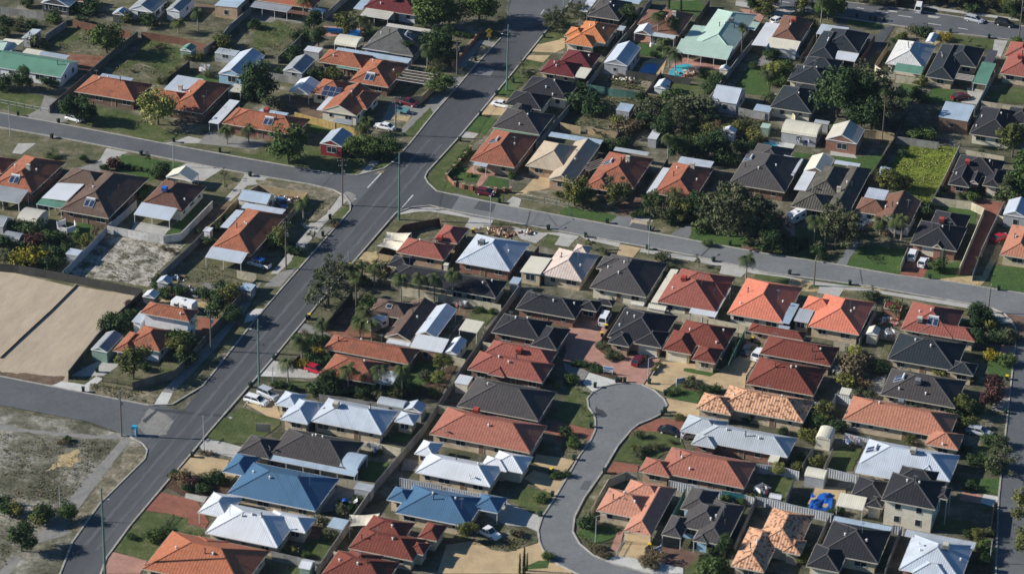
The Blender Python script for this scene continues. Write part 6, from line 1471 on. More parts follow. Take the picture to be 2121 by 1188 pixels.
# ================================================================== FENCES AND WALLS
for f_ in (('fence_block', 'a 410,880 730,600 900,450 1140,260'), ('fence_rust', 'a 1170,265 1480,310 1710,370'), ('fence_rust', 'a 600,165 760,200 940,230 1080,262'),
  ('fence_grey', 'a 0,60 200,85 370,112'), ('fence_grey', 'a 380,285 550,170'), ('fence_grey', 'a 1690,400 1820,310 1900,212 2120,20 b 100,-60'), ('fence_dark', 'a 1380,650 1570,505'), ('fence_yellow', 'b 320,930 600,1005 880,1080'),
  ('fence_grey', 'b 110,602 250,625 380,652'), ('fence_grey', 'b 180,470 330,340 430,240'), ('fence_grey', 'b 570,115 770,-60'), ('fence_tan', 'b 1290,800 1375,795 1480,695'),
  ('fence_grey', 'c 620,690 840,400 1020,190 1160,-20'), ('fence_green', 'c 625,700 840,738 1050,765'), ('fence_dark', 'c 945,585 1060,602 1210,625'), ('fence_dark', 'c 1110,765 1240,592'), ('fence_tan', 'c 1125,775 1290,800'),
  ('fence_tan', 'c 400,1015 570,1052'), ('fence_tan', 'c 615,1052 770,1080 875,1092'), ('fence_grey', 'c 1640,800 1860,500 2000,330'), ('fence_grey', 'c 200,1188 345,1020 500,845'), ('fence_grey', 'c 1850,885 2100,940'), ('fence_dark', 'c 860,1140 1070,840'),
  ('fence_dark', 'c 1240,612 1480,650'), ('fence_dark', 'c 1520,170 1640,0'), ('fence_brown', 'd 890,292 790,450 705,590'), ('fence_tan', 'd 1000,362 940,455 890,535'), ('fence_cream', 'd 890,540 960,590 1060,600'), ('fence_cream', 'd 1060,625 1200,645 1290,660'),
  ('fence_grey', 'd 1890,590 1800,740 1715,900'), ('fence_cream', 'd 1770,838 1900,858 2120,885'), ('fence_dark', 'd 1185,840 1130,960 1060,1130 h 870,240 h 800,400'), ('fence_grey', 'd 1060,1130 1250,1158 1420,1180'), ('fence_tan', 'd 745,1075 900,1085 1050,1105'),
  ('fence_dark', 'd 275,470 390,290'), ('fence_cream', 'd 60,770 230,960'), ('fence_cream', 'h 1590,20 1460,290 1330,530'), ('fence_cream', 'h 1380,447 1690,490 1795,538 1690,790 1590,1030'), ('fence_grey', 'h 1960,480 1860,690 1770,880 1700,1075'),
  ('fence_cream', 'h 1165,862 1130,940 1105,1000'), ('fence_cream', 'h 1640,55 1960,110'), ('fence_cream', 'h 1900,592 2060,640'), ('fence_cream', 'h 1280,620 1240,700'),
  ('fence_white', 'e 885,682 1120,725 1355,767 1495,745 1640,600 1760,477'), ('fence_zinc', 'e 882,690 700,880 520,1060'), ('fence_zinc', 'e 900,672 1010,580 1130,470'), ('fence_grey', 'e 1330,1068 1520,895 1690,730'), ('fence_tan', 'e 1700,715 1840,590 1990,430 f 20,345 f 220,378 f 425,410 f 340,510 f 262,595'),
  ('fence_dark', 'e -80,990 150,1010 380,1050 610,1092 i 1180,18'), ('fence_cream', 'e 1960,1052 2120,1082'), ('fence_grey', 'e 1690,1150 i 2080,60'),
  ('fence_brown', 'f 1015,905 1120,790 1220,675 1370,645 1520,620 1540,645'), ('fence_tan', 'f 1015,912 1140,935'), ('fence_dark', 'g 1115,388 1200,262 1290,130'), ('fence_dark', 'f 1740,730 1600,990'), ('fence_dark', 'g 225,850 70,1050'),
  ('fence_dark', 'i 565,698 800,400 960,230 1180,30'), ('fence_block', 'i 1095,790 1330,722 1450,690 1630,490 1800,285 1960,95 2120,-60'),
  ('fence_grey', 's 655,1178 715,1090 775,1003 875,885 960,755 1057,616 1078,588'), ('fence_cream', 'j 1210,5 1600,75 2030,150'), ('fence_cream', 'j 1540,557 1735,600'), ('fence_grey', 'j 520,890 760,920 1000,962'),
  ('fence_dark', 'j 585,300 690,170 800,40'), ('fence_brown', 'j 310,610 370,555'), ('fence_cream', 'k 930,142 1280,200 1600,255 1940,322'), ('fence_cream', 'k 0,500 120,518 235,542'), ('fence_dark', 'k 925,160 840,290 745,430'),
  ('fence_cream', 'j 1880,455 2090,495'), ('fence_green', 'k 1930,360 1860,500 1795,640'), ('fence_cream', 'm 545,452 680,470 760,492'), ('fence_zinc', 'm 375,950 500,972'), ('fence_zinc', 'm 590,855 500,1010'), ('fence_zinc', 'm 560,885 700,932'), ('fence_grey', 'm 930,360 1090,392'),
  ('fence_grey', 'm 905,165 760,430'), ('fence_zinc', 'o 1190,392 1370,425 1545,455'), ('fence_zinc', 'o 1560,465 1850,525 2080,560'), ('fence_cream', 'o 870,85 1040,115 1200,150'), ('fence_cream', 'o 650,392 820,415 985,437'), ('fence_cream', 'o 640,1002 770,1032 920,1062'), ('fence_grey', 'o 130,1000 350,1050 540,1092'),
  ('fence_cream', 'o 490,695 640,725 800,750'), ('fence_cream', 'j 1510,978 1800,1020 2090,1062'), ('fence_cream', 'p 655,660 725,530 800,402 945,342 1042,352'), ('fence_zinc', 'p 1302,412 1480,450 1740,502'), ('fence_teal', 'p 1740,502 1930,530'), ('fence_zinc', 'p 1930,532 2010,555'), ('fence_zinc', 'p 2020,280 2121,292'),
  ('fence_green', 'p 1440,482 1380,600 1318,715'), ('fence_zinc', 'q 640,22 840,72'), ('fence_zinc', 'q 495,312 745,372'), ('fence_zinc', 'p 2020,275 q 130,305 q 262,342'), ('fence_zinc', 'p 2020,545 q 0,565 q 270,630 q 545,692'), ('fence_grey', 'q 382,130 290,282'), ('fence_cream', 'q 540,150 468,300'), ('fence_grey', 'q 520,690 455,830 388,980'),
  ('fence_grey', 'q 1110,800 1040,960 975,1150'), ('fence_zinc', 'q 1040,782 1130,798'), ('fence_grey', 'q 215,400 150,580'), ('fence_dark', 'q 1880,600 1850,810'), ('fence_grey', 'p 2020,560 1830,980'), ('fence_cream', 'n 2000,125 o 40,140 o 180,160'), ('fence_cream', 'j 0,1130 j 120,1135'), ('fence_grey', 'j 120,855 j 280,865'),
  ('fence_grey', 'c 1060,60 c 870,240'), ('fence_brown', 'd 1060,10 d 1100,-60')):
    fence(*f_)
fence('fence_block', 'i 0,580 150,440 400,210 612,0 e 632,1160', h=.32, desc='low wall dividing sand lots', cap='fence_tan')
PW = [fence('fence_brick', 'f 1580,258 1640,320 1720,345 1850,365 1980,380 2110,375', h=.9, desc='low brick corner wall', cap='fence_tan')]
PW.append(fence('fence_brick', 'f 1780,30 1690,140 1580,258', h=.9, desc='low brick side wall', cap='fence_tan'))
PW.append(fence('fence_brick', 'b 1855,255 1750,400 1630,525', h=1.0, desc='brick wall with cream piers'))
fence('fence_white', 'p 1690,0 k 1160,715 k 1245,620', h=.4, desc='low white garden wall') if False else fence('fence_white', 'k 1165,718 1248,622', h=.5, desc='low white garden wall')
fence('fence_brick', 'h 1180,940 1110,1010', h=.4, desc='low brick edging') if False else None
for wl, t_, L_ in ((PW[0], 'f', ((1580,262),(1650,328),(1720,345),(1790,358),(1850,365),(1920,375),(1985,380),(2055,378),(2110,375))), (PW[1], 'f', ((1640,190),(1690,140),(1735,85),(1780,30))), (PW[2], 'b', ((1855,255),(1825,298),(1795,340),(1762,385),(1730,420),(1697,455),(1665,490),(1632,525)))):
    for x_, y_ in L_:
        mb = MB(); mb.box(-.22, .22, -.22, .22, 0, 1.15, 'fence_brick'); mb.box(-.27, .27, -.27, .27, 1.15, 1.27, 'fence_tan'); mb.build('pier', wl, W(t_, x_, y_, .9)-wl.location-Vector((0, 0, .9)), GA)
rail_fence('trim_white', 'g 75,420 270,452 470,492', h=1.2, desc='open white rail fence')
rail_fence('trim_white', 'a 0,822 200,860 400,900', h=1.0, desc='thin white rail fence', pick=9)
rail_fence('fence_brick', 'j 0,0 10,0', h=.1) if False else None
rail_fence('post_wood', 'i 850,742 970,762 1092,785', h=1.1, desc='weathered picket fence', pick=.25)
rail_fence('post_wood', 'n 1340,790 n 1440,690', h=.9, desc='dark timber rail fence')
rail_fence('trim_white', 'p 860,1010 930,890', h=.9, desc='white garden rail', pick=.4)
# ================================================================== PLANTS  kind,x,y,height,width
plants('''a R,885,440,8.5,.95 D,610,1000,6,1.15 D,700,1015,6,1.15 L,1310,1035,8,1.1 D,185,745,5.2,1 BD,20,740,4.5 P,1640,255,5.8 P,1480,275,3.6 BD,680,195,2.6 BO,1020,185,3.4 BD,1240,220,4.2 B,440,185,3.6 BG,330,385,4 BD,385,705,2.6 BG,160,215,2.6 BO,1870,390,4.2
 BR,1320,400,1.5 BO,1640,495,2.2 BO,1850,500,3 BD,50,205,3 BD,40,300,3 BR,1180,175,2 BD,700,60,4 BD,750,115,4 BO,1350,105,4 BD,2100,235,3 BO,1480,610,2 BO,1430,640,2 BD,1390,690,2.2 BO,1330,690,1.6 BD,1965,825,2 BD,455,712,2.2 BG,80,450,2.4 P,1880,1190,4.2 BD,260,230,2.5 BG,120,260,2 BD,230,60,3 BD,460,80,4 BD,620,110,3 BG,1740,640,2 BO,1560,500,2 BR,1760,420,2 BD,2010,560,2.4 BD,2080,820,4 BR,1100,600,1
b P,-60,1190,4.4 O,740,300,6 D,480,250,5 D,520,395,4.8 BD,350,335,3.2 BD,420,330,3 P,395,155,6 R,1450,245,9.5 R,1600,200,8 R,1850,185,9.5 D,1390,220,4.5 P,870,305,5.5 D,10,830,9,1.05 BD,490,655,3.4 BO,640,655,3.4 BG,150,910,4 BD,260,510,3.2 BD,300,455,3.2 BD,200,605,2.2 L,1150,700,3.2 BO,1235,660,2.8
 BO,1455,650,3.2 BG,920,265,2.6 BG,960,205,2 D,1255,490,4.5 C,1310,500,5 P,1420,580,6.5 D,1520,540,8,.9 D,1560,410,6 D,1440,440,5.5 BG,1470,575,3.2 R,1530,775,4.6,1.5 BD,910,965,2.8 P,870,1190,5 P,930,1110,3.8 B,1660,300,2 B,1720,310,2 B,1780,320,1.8 R,270,1355,8.6,1.05 BO,560,660,2 BG,1060,700,2.4 BD,1340,620,2 BD,1290,650,2 BD,40,470,2 BG,1000,190,2.4 BD,940,180,2.6 BD,1600,520,3
s R,737,325,4.8,1.3 R,770,328,5.2,1.2 R,806,326,4.8,1.2 BO,722,318,3.2 BD,790,330,2.6
c G,370,255,6,.9 G,520,155,4,1.4 G,320,205,4 T,100,585,3.6 BG,130,650,3 P,1205,345,8 P,1330,345,6.5 P,1300,560,5.2 P,1350,625,6.4 C,1300,85,6 C,1400,95,6 D,960,195,4.5 BD,925,205,3 F,1900,485,8.5 BD,600,900,5.4,1.2 BD,690,950,4,1.1 B,560,790,4 B,750,425,2 B,700,430,1.6 BD,1080,840,3 B,1340,865,5 BG,1130,970,5,1.1
 BG,1210,910,4.4 BG,1420,950,6,1.2 BG,1520,940,6,1.2 D,1300,1060,5.4 G,1400,1110,5.4 D,1260,1160,5.6 BR,960,1110,4.5,1.1 BO,880,1060,3.6 BG,740,1120,2.6 BD,1500,1090,4 BO,1480,1180,3.2 BO,1620,1140,4 BG,1670,1165,4 BO,1850,1085,3 BO,1780,1105,2.6 BD,1640,770,3.8 BD,1700,705,3.8 BD,1590,650,2.4 BO,2000,1165,3.5 BG,2100,870,3 BG,2085,655,3 D,1980,110,4.5 O,2090,140,5.5 BD,2000,565,2
 BR,820,1000,1.4 BD,1040,1060,3 BG,1560,1120,3 BR,1700,1060,2 BG,1950,1040,2.4 BD,1200,1050,3 BR,900,640,1.2 BR,1000,690,1.2 BD,590,740,2 BD,1170,470,2 P,1250,450,4 BD,1230,420,2 BG,1560,1010,2.6 BD,1650,1010,3 BG,2050,1080,3 BR,1900,1150,2 BD,1540,1150,3 BD,1100,1020,3.6
d O,300,115,6 P,440,210,8 R,500,160,7.5 D,560,110,6 BO,370,235,3.5 G,0,100,6.5 D,570,970,12,.95 D,690,1010,12.5,.95 D,790,940,9,1 G,900,905,11,1 G,960,1060,9,1 D,860,1090,8.4,1 D,730,1060,8,1.1 BD,1240,840,4.2 BO,1265,710,2.8 B,1230,1150,4 B,1330,1160,4 Y,1480,335,2.6 BD,1295,310,4 BG,1210,300,3.2 BO,1100,330,2.6 B,1060,355,2
 T,1680,380,3 O,2025,1300,8,1 D,2020,160,5 G,1980,60,7 G,1850,60,6.5 G,1700,60,6.5 G,1580,40,6 G,900,50,5.5 G,1000,20,6 BD,1690,110,3 O,1960,110,4 G,2080,150,6.5 B,2060,365,2.6 P,0,700,3.4 L,60,660,4.4 B,130,650,4 BD,50,860,3.2 BD,20,490,3.4 G,1400,0,7 G,1500,10,7.5 D,1250,-10,7 D,1620,0,8 G,1780,10,8 D,1900,10,8 D,2040,20,8.5 G,1120,-10,6.5 BD,2120,180,3 BD,460,470,2 BD,60,480,2.4 B,150,560,2.5 B,100,720,3.4 BO,20,600,3 G,760,20,5 G,1330,40,5.5 F,945,1186,13.6 D,1340,-40,8 D,1480,-30,8 D,1560,-50,9 D,1700,-20,9 D,1800,-30,9 D,2000,-10,9 D,2100,0,9 D,1420,20,5 D,1960,30,6
e DP,430,115,2.4,1.2 PL,940,210,3.2 BD,700,150,2 T,1240,165,3.4 BD,1340,250,3.2 BD,1300,285,3 B,1175,445,2.6 B,1010,195,1.3 B,1060,205,1.3 B,1110,215,1.3 B,1160,225,1.3 B,1215,235,1.3 B,960,200,2 B,1200,410,2.4 BD,260,750,4.2,1.1 BD,120,725,3.4 PL,300,870,4.2,1.2 B,420,835,4,1.2 BD,500,805,2.8 BO,700,840,3 BD,40,870,4 BG,100,990,3.2 Y,210,1010,5,1.0 Y,310,1000,4.4 BD,420,1030,3.6
 BD,480,945,3.6 BD,365,910,3 BD,1310,1190,2.8 BG,25,545,2 BR,800,745,2.2 BD,1720,840,2.6 BD,1780,725,2.6 BD,1840,645,2 BD,1640,745,1.6 T,1880,385,2.4 T,1860,300,3 BD,550,885,2.4 BG,20,960,3 BD,180,880,3 B,640,820,2.4 BD,1900,650,2 BR,1350,880,1.2 BR,1420,910,1.2 BO,1120,440,2 BD,870,230,2
f P,395,645,5.4 O,225,860,5 B,150,850,4 T,470,810,3.4 G,640,1160,6,1.1 P,980,1180,5.4 P,880,1140,4.6 P,800,1180,4.6 BG,1060,1095,3.6 B,1860,235,1.4 Y,1770,275,1.2 B,1640,225,1.6 B,1700,150,1.8 B,1750,90,1.8 B,1610,255,1.4 B,1670,190,1.6 B,1730,120,1.8 BR,690,0,2 BG,1000,20,2.6 BD,280,900,2.6 BD,1660,300,1 B,2110,290,1.8
 BD,340,920,2.2 T,350,940,2 BR,650,690,1.6 BD,900,1170,2.6 P,1200,1310,6.4 P,1350,1320,6.6 P,1480,1315,6.4 P,1630,1300,7.2 T,2030,700,2 T,430,700,2
g O,520,515,6.2 B,570,490,4.6 G,850,525,6.8,.9 O,880,530,5.5 P,1350,545,4.8 G,1250,630,6,1.1 D,1180,580,5.2 O,1400,650,5 BD,1450,600,4.4 D,1540,630,6.4 BD,1320,640,4 G,1800,770,11,1.0 G,1700,710,8.5,1 G,1920,750,9.5,1 G,2000,780,8.5,1 G,2070,790,7.4,1 G,2020,660,7.4 G,1860,690,9 T,660,880,3.8 BG,1235,975,2.8 T,1550,1020,3.4 BG,1330,1080,2.6
 P,1940,1140,6.2 P,1290,170,7.6 D,1400,140,5.4 BD,1500,130,4.6 D,1600,130,5.6 D,1700,120,6.4 BD,1760,160,4.8 BD,900,25,3 BD,760,45,3 BD,810,65,3 BO,1660,470,2.2 BG,750,920,1.6 BD,1110,465,1.8 B,1270,485,2.2 BD,1100,605,2 BD,1060,585,2 BD,1010,610,1.6 B,1580,640,4 BD,2000,60,3 BD,1900,80,4 BD,1840,180,3 BD,1420,50,4 BO,390,440,1.6 BD,1630,560,4 BD,1780,480,3 B,1560,730,3 B,1620,850,2 BG,1240,600,3
h X,2090,480,14,1.1 XG,1985,490,8,1.2 G,560,870,8,1 G,620,850,7 G,50,810,6.4 G,-40,850,6 D,30,910,5 G,90,770,4.4 P,380,850,7.4 P,470,860,7.4 P,1050,790,5.6 P,1105,800,6 P,930,750,3.8 O,1000,395,5 BO,1080,375,4.6 O,960,375,4.4 BD,1300,610,3.2 BD,1320,570,3 B,1700,475,2.6 BD,1600,450,1.6 BG,1740,110,2.4 BD,1450,405,2 C,1445,1080,6 B,1405,1045,3.4 T,1740,1000,2.4 T,880,990,1.8
 T,430,980,2.2 BD,700,640,3 G,540,650,5 PL,880,720,2.4 BR,980,770,2 BD,1160,640,3.4 BD,280,860,3 BD,180,880,3.4 BD,420,940,3 BD,1120,100,2 B,1090,300,1.4 BD,1730,420,2.2 BD,1690,440,2 B,1400,460,2 BD,640,760,4
i O,1105,760,6.6,1.1 B,1500,500,5.2 O,1480,610,5 D,1530,400,5 BD,1555,630,3.6 BD,1000,350,4 BD,1085,250,2.4 BD,950,330,4 D,1800,255,5.2 D,1925,310,4 BO,1900,110,4.2 BD,1720,90,2.8 BD,1650,70,2 PL,1080,170,2.4 BD,1350,90,2.4 BG,1420,40,2.4 BD,1210,690,2 BD,900,360,3 BD,1500,60,2.4 BD,1840,60,3 BO,1980,60,3
j G,600,160,6.6,1.3 F,830,250,9.5 P,550,440,4.4 P,860,420,4 P,960,440,4.4 P,380,610,5.4 P,265,785,5 P,765,880,6.4 P,880,840,3.4 P,1035,905,6.8 P,1210,915,7.2 BR,410,420,1.8 BD,490,485,3 B,580,455,1.8 Y,510,565,2.2 B,430,595,1.6 Y,405,665,2.4 BD,480,645,3 BD,560,645,3.2 BD,540,890,3.8 D,600,860,4.6 BD,480,865,2.6 BD,230,835,2 BO,680,810,4 BD,880,905,3
 BD,1100,885,3.6 O,1550,710,4 L,1510,820,3 B,1480,905,2.2 B,1860,205,1.6 B,1950,215,1.4 B,950,205,4 BO,900,165,3.2 P,900,335,4.6 BG,1400,765,2.6 BD,1300,875,3 BO,1150,905,3 BD,1240,880,3.4 BD,960,890,3 BO,690,750,3 BR,700,190,1.2 BG,750,880,2 BG,1000,930,2.4 BD,860,330,3 BD,1860,640,1.6 BD,340,450,2 BD,430,560,2 BD,160,830,1.6 BD,300,860,1.8 BD,640,900,3
k B,500,800,2.6 BD,520,650,1.6 BD,570,655,1.6 BD,620,665,1.8 BD,680,690,1.8 BD,740,700,1.6 BG,770,525,2 BG,740,505,2 BG,820,605,1.8 BG,870,600,1.8 BG,790,560,1.8 B,910,105,2.2 B,830,95,2 BG,1460,820,2 BG,1550,860,2.4 BD,1620,880,2 BD,1680,870,2 BG,1380,885,1.6 B,1300,895,1.5 T,580,1065,2.6 BO,1390,1095,1.6 C,1830,620,3.4 C,1850,560,3.4 C,1870,500,3.4 C,1812,660,3.2 BD,320,800,1.6 BO,380,840,1.6 BD,1750,1080,1.6 BG,1490,790,1.6 BO,1180,700,1.2 BO,1215,660,1.2 T,560,880,2.2
 BD,60,1060,1.8 B,100,780,1.4 B,180,800,1.4 B,250,820,1.4 BD,2060,1110,2.2 BG,480,790,1.6 BD,1950,1120,2
m D,1730,330,4.8,1.1 BO,1845,360,3.6 BD,1800,280,3.2 BG,2000,450,3.6 BO,1680,340,2.2 BG,830,120,3.2 BG,880,100,2.2 L,720,630,3.4 BR,700,710,5 BO,650,830,3.6 BD,950,710,2.8 BD,900,700,2.8 BO,1120,665,2 BO,1430,750,2.8 BG,1300,710,2 BR,1580,750,2.8 BG,1720,790,2.4 D,1740,520,4.4 Y,1850,600,2.6 B,1975,650,3.2 PL,1860,990,5,.9 PL,1880,870,4.4,.9 B,1100,970,3 BD,1230,990,3.6,1.1 BG,1350,1010,3 BD,1420,1000,3
 BG,850,930,2.2 BG,760,910,2 B,1060,220,4 O,1620,1070,4.4 O,460,1110,4.2 B,430,1170,3 BO,1650,1160,3.2 BD,1700,1050,3.4 BR,800,840,2.6 T,1910,900,3 BD,380,1140,3 BD,1560,1090,3 BD,1000,220,2.4 BD,770,610,3 BR,660,700,4 BD,1920,460,3 BG,1100,260,2 BD,570,1190,3 BD,690,560,2 BD,1180,690,2
n D,180,1000,5.2,1.15 BO,300,765,3.6 BD,345,755,4.2 BO,140,705,2.8 BD,60,690,3 B,1280,905,3.2 BD,1380,885,2.8 BR,1500,440,2.8 PL,1600,475,2.8 BD,1780,430,3.2 BD,1690,510,2.2 B,1830,440,2 BR,1680,200,1.2 BR,1740,205,1.2 BD,1640,430,2.2 BD,1560,500,2 R,560,745,4,1 BR,520,120,1.6 BD,560,90,1.4 BD,1540,400,2 BD,1450,400,2.2 BD,1100,900,1.4 BD,20,640,3
o BG,560,800,2.8 BG,640,860,2.4 BG,700,700,2.2 O,1750,915,3.8 BD,800,670,2.2 BO,280,1030,2.2 B,420,1050,1.6 BD,1680,770,2 BG,620,880,2.6 BD,1250,560,2 BD,1000,200,1.6 BD,720,640,2 BD,1460,420,2 BD,840,600,2
p C,100,1190,6 C,65,1190,4.6 C,125,1165,4 BD,620,810,3.6 BR,700,1010,1.8 BR,770,1050,1.6 BR,1150,1090,3,1.1 BR,1130,1140,2.4 B,1650,1190,4 BD,1720,1160,3.2 D,1765,1060,5,.7 B,500,130,2.6 B,240,590,2 B,340,395,1.4 BD,390,390,1.6 BD,440,385,1.6 BG,1050,50,2 BG,1060,180,2 BG,1030,240,2 BG,1180,165,1.6 BG,1240,155,1.5 B,1780,570,2 B,1900,610,1.6 BO,2000,590,2.2 BD,450,50,2.6 BR,60,880,1.8 B,300,1065,2 BO,1010,160,1.4
 BG,1130,160,1.4 BG,1310,110,1.2 BD,1670,1030,2.4 BG,1580,1130,2 BD,1600,1090,2 BR,760,980,1 BR,1180,1150,1.6 BO,1760,560,1.4 BD,1100,200,1.4 BD,20,870,1.6 PL,1650,1010,1.8
q BO,390,290,2.8 BO,70,280,2.6 BO,230,330,2.2 L,90,375,2.6 BO,340,100,3.2 BD,1800,280,3 BD,1880,330,3.4 G,1940,345,6 O,1730,920,2.6 B,1800,1010,3 BG,1820,870,2.2 B,1900,140,3.2 BD,590,690,1.8 BD,320,1050,2.8 BD,530,700,1.4 BD,1680,490,2.2 BO,1190,110,2.2 O,2150,760,7 O,2160,1050,6 BD,1660,880,1.8 BD,1780,1100,2.6 BD,290,240,2 BD,450,420,1.8 BD,1830,120,3 BD,170,310,1.8 BD,120,30,2 BO,260,1090,2.4 BD,1640,180,2 BD,1720,280,2.6''')
flush_shrubs()
# ================================================================== BINS, POLES, VEHICLES
bins('''a G,150,962 G,485,1022 G,430,1147 a G,1440,1178 b G,1820,505 G,1995,785 G,1860,962 G,1690,1170 c G,268,312 G,10,685 d G,738,148 G,848,163 G,890,172 G,965,178 G,1515,275 G,1832,320 e G,1170,98 G,1822,74 G,2072,272 f G,615,628 G,555,768 G,2015,492 Y,775,1032 Y,1800,742
g G,303,714 G,610,778 G,790,662 G,1140,722 G,1125,880 G,1670,980 G,1810,845 G,2100,905 h G,182,1088 G,680,1174 G,1340,1124 G,1700,1090 i G,690,870 G,805,705 j Y,442,262 G,425,274 G,152,608 k G,690,834 G,868,790 G,900,792 G,935,792 G,1138,802 G,1270,896 G,1268,1036 G,1245,1066 Y,782,348 Y,748,412 Y,1995,450
m Y,1982,770 G,1912,30 G,1968,1050 n G,1595,222 i G,2075,830 p G,515,246 G,768,354 G,338,548 G,235,712 G,297,1070 Y,1140,975 G,1122,1008 Y,330,350 k G,658,1165 q G,1885,640''')
for P_ in (('green','f',1185,632,15.2,0), ('green','b',2078,752,16,0), ('green','j',27,852,14.8,0), ('green','n',872,1200,17.5,3), ('wood','f',718,515,10.8,.2), ('wood','f',250,1040,10.8,.1), ('wood','i',1748,532,9,.1), ('wood','i',1008,1235,9.6,1.2), ('wood','b',1158,1122,9.4,.2), ('wood','b',1665,622,9,.2),
           ('thin','a',85,1132,7.4,0), ('lamp','f',1940,697,7.4,1.2), ('lamp','g',1130,922,6.8,1.2), ('wood','h',382,1178,6.4,1.4), ('wood','m',1825,216,6.2,1.3), ('wood','d',2078,355,12,1.3), ('thin','e',1437,192,6,1.3), ('thin','n',505,742,7,0), ('lamp','k',1125,802,5.6,0), ('lamp','p',692,928,5.4,0), ('thin','n',1692,192,8,0), ('thin','c',425,102,9,0), ('thin','f',767,1060,4.6,0), ('thin','j',140,812,4,0), ('thin','q',1840,1100,5,0), ('thin','b',2090,120,8,0)):
    pole(*P_)
car('hatch','car_white','a',615,1000,-10,'white hatchback under the dark leafy tree'); car('sedan','car_white','b',1065,1068,174,'white sedan on the grass beside the power pole'); car('sedan','car_white','b',2035,885,-5,'white sedan on the cream driveway across the main road')
car('ute','car_maroon','b',1260,868,-12,'maroon pickup with a white load, on the roadside driveway', 'pickup'); car('van','car_white','d',1250,90,96,'white van driving on the top road', 'van', 'moving_van'); car('wagon','car_silver','d',1712,180,-12,'silver station wagon on the top road'); car('suv','car_black','d',1962,216,-8,'black four-wheel drive at the top right')
car('sedan','car_maroon','d',1600,820,40,'maroon sedan beside the green lawn'); car('hatch','car_maroon','f',1900,425,0,'maroon car parked on the verge by the brick wall'); car('hatch','car_blue','f',215,520,-50,'dark blue car inside the tan-fenced corner yard'); car('ute','car_white','s',537,551,170,'white pickup with blue roof rack beside the long orange house', 'pickup')
car('suv','car_white','h',1200,945,92,'white four-wheel drive on the red driveway, left one'); car('hatch','car_white','h',1287,1002,86,'white hatchback on the red driveway, right one'); car('wagon','car_blue','h',775,688,80,'blue and white car beside the brown gabled house')
car('wagon','car_white','s',531,834,-8,'white station wagon on the cream driveway by the main road'); car('suv','car_silver','s',556,822,-20,'silver car next to the white station wagon'); car('van','car_white','k',770,290,93,'white van on the pink paving', 'van', 'parked_van'); car('hatch','car_maroon','k',1050,628,82,'maroon hatchback on the pink paving by the lamp')
car('sedan','car_dark','k',1950,540,90,'dark car parked in the shaded driveway'); car('suv','car_white','k',2050,580,80,'white four-wheel drive half in the shade'); car('hatch','car_red','j',490,704,-12,'bright red hatchback under the orange roof'); car('sedan','car_black','p',1315,26,-8,'black sedan on the red brick driveway')
car('hatch','car_silver','p',1495,55,30,'silver hatchback under the grey carport'); car('ute','car_white','o',1920,866,-22,'white pickup at the cream forecourt', 'pickup'); car('wagon','car_silver','q',1750,30,-6,'pale silver car in the shade by the right road'); car('sedan','car_red','h',1925,800,60,'dark red car in the shade at the right edge'); car('hatch','car_white','d',75,185,70,'white car beside the brown tiled roof')
# things in the gardens
clothesline('a', 1690, 605, 16); clothesline('m', 1010, 430, 14); clothesline('q', 680, 130, 16); clothesline('o', 960, 190, 14); clothesline('m', 580, 745, 14); clothesline('h', 290, 20, 12); clothesline('p', 2070, 540, 12); clothesline('q', 790, 145, 10); clothesline('j', 1690, 190, 9); clothesline('c', 1190, 420, 8)
def box_thing(name, label, cat, t, x, y, rot, build):
    o = empty(name, W(t, x, y), GA+R(rot)); build(o); fixed(o, label, cat); return o
def caravan(o, L=5.2):
    mb = MB(); n = 8; pr = []
    for x, k in ((-L/2, .8), (-L/2+.25, .96), (L/2-.4, 1), (L/2, .72)):
        pr.append([(x, -1.1*k, .45), (x, -1.15*k, 1.5*k+.1), (x, -.95*k, 2.35*k+.05), (x, .95*k, 2.35*k+.05), (x, 1.15*k, 1.5*k+.1), (x, 1.1*k, .45)])
    for a, b_ in zip(pr, pr[1:]):
        for i in range(6): mb.face([a[i], a[(i+1) % 6], b_[(i+1) % 6], b_[i]][::-1], 'car_white')
    mb.face(pr[0], 'car_white'); mb.face(pr[-1][::-1], 'car_white'); mb.build('body', o)
    for s_ in (-1, 1):
        for xx in (-1.3, .7): mb = MB(); mb.box(xx-.45, xx+.45, s_*1.14-.03, s_*1.14+.03, 1.25, 1.75, 'glass'); mb.build('window', o)
        mb = MB(); mb.tube((0, s_*1.0-.08, .32), (0, s_*1.0+.08, .32), .32, .32, 'rubber', 12); mb.build('wheel', o)
    mb = MB(); mb.bar((L/2, 0, .45), (L/2+1.2, 0, .4), .1, .1, 'post_grey'); mb.build('drawbar', o)
    mb = MB(); mb.box(-.6, .1, -.35, .35, 2.36, 2.55, 'trim_white'); mb.build('roof_hatch', o)
box_thing('caravan', 'long white caravan behind the two-storey house', 'caravan', 'i', 1530, 195, -6, caravan)
box_thing('caravan', 'white covered caravan beside the brown gabled house', 'caravan', 'j', 1010, 345, 62, lambda o: caravan(o, 4.4))
box_thing('covered_boat', 'white covered boat on a trailer, in front of the grey-green house', 'boat', 'h', 240, 640, 66, lambda o: caravan(o, 4.6))
def hexpen(o):
    for i in range(6):
        if i == 1: continue
        a, b_ = math.pi/3*i, math.pi/3*(i+1); mb = MB(); A, B = Vector((2.1*math.cos(a), 2.1*math.sin(a), 1.0)), Vector((2.1*math.cos(b_), 2.1*math.sin(b_), 1.0)); mb.bar(A, B, .16, 1.1, 'cloth_white'); mb.build('side_panel', o)
    for i in range(6):
        a = math.pi/3*i; mb = MB(); mb.box(2.1*math.cos(a)-.07, 2.1*math.cos(a)+.07, 2.1*math.sin(a)-.07, 2.1*math.sin(a)+.07, 0, 1.75, 'cloth_white'); mb.build('post', o)
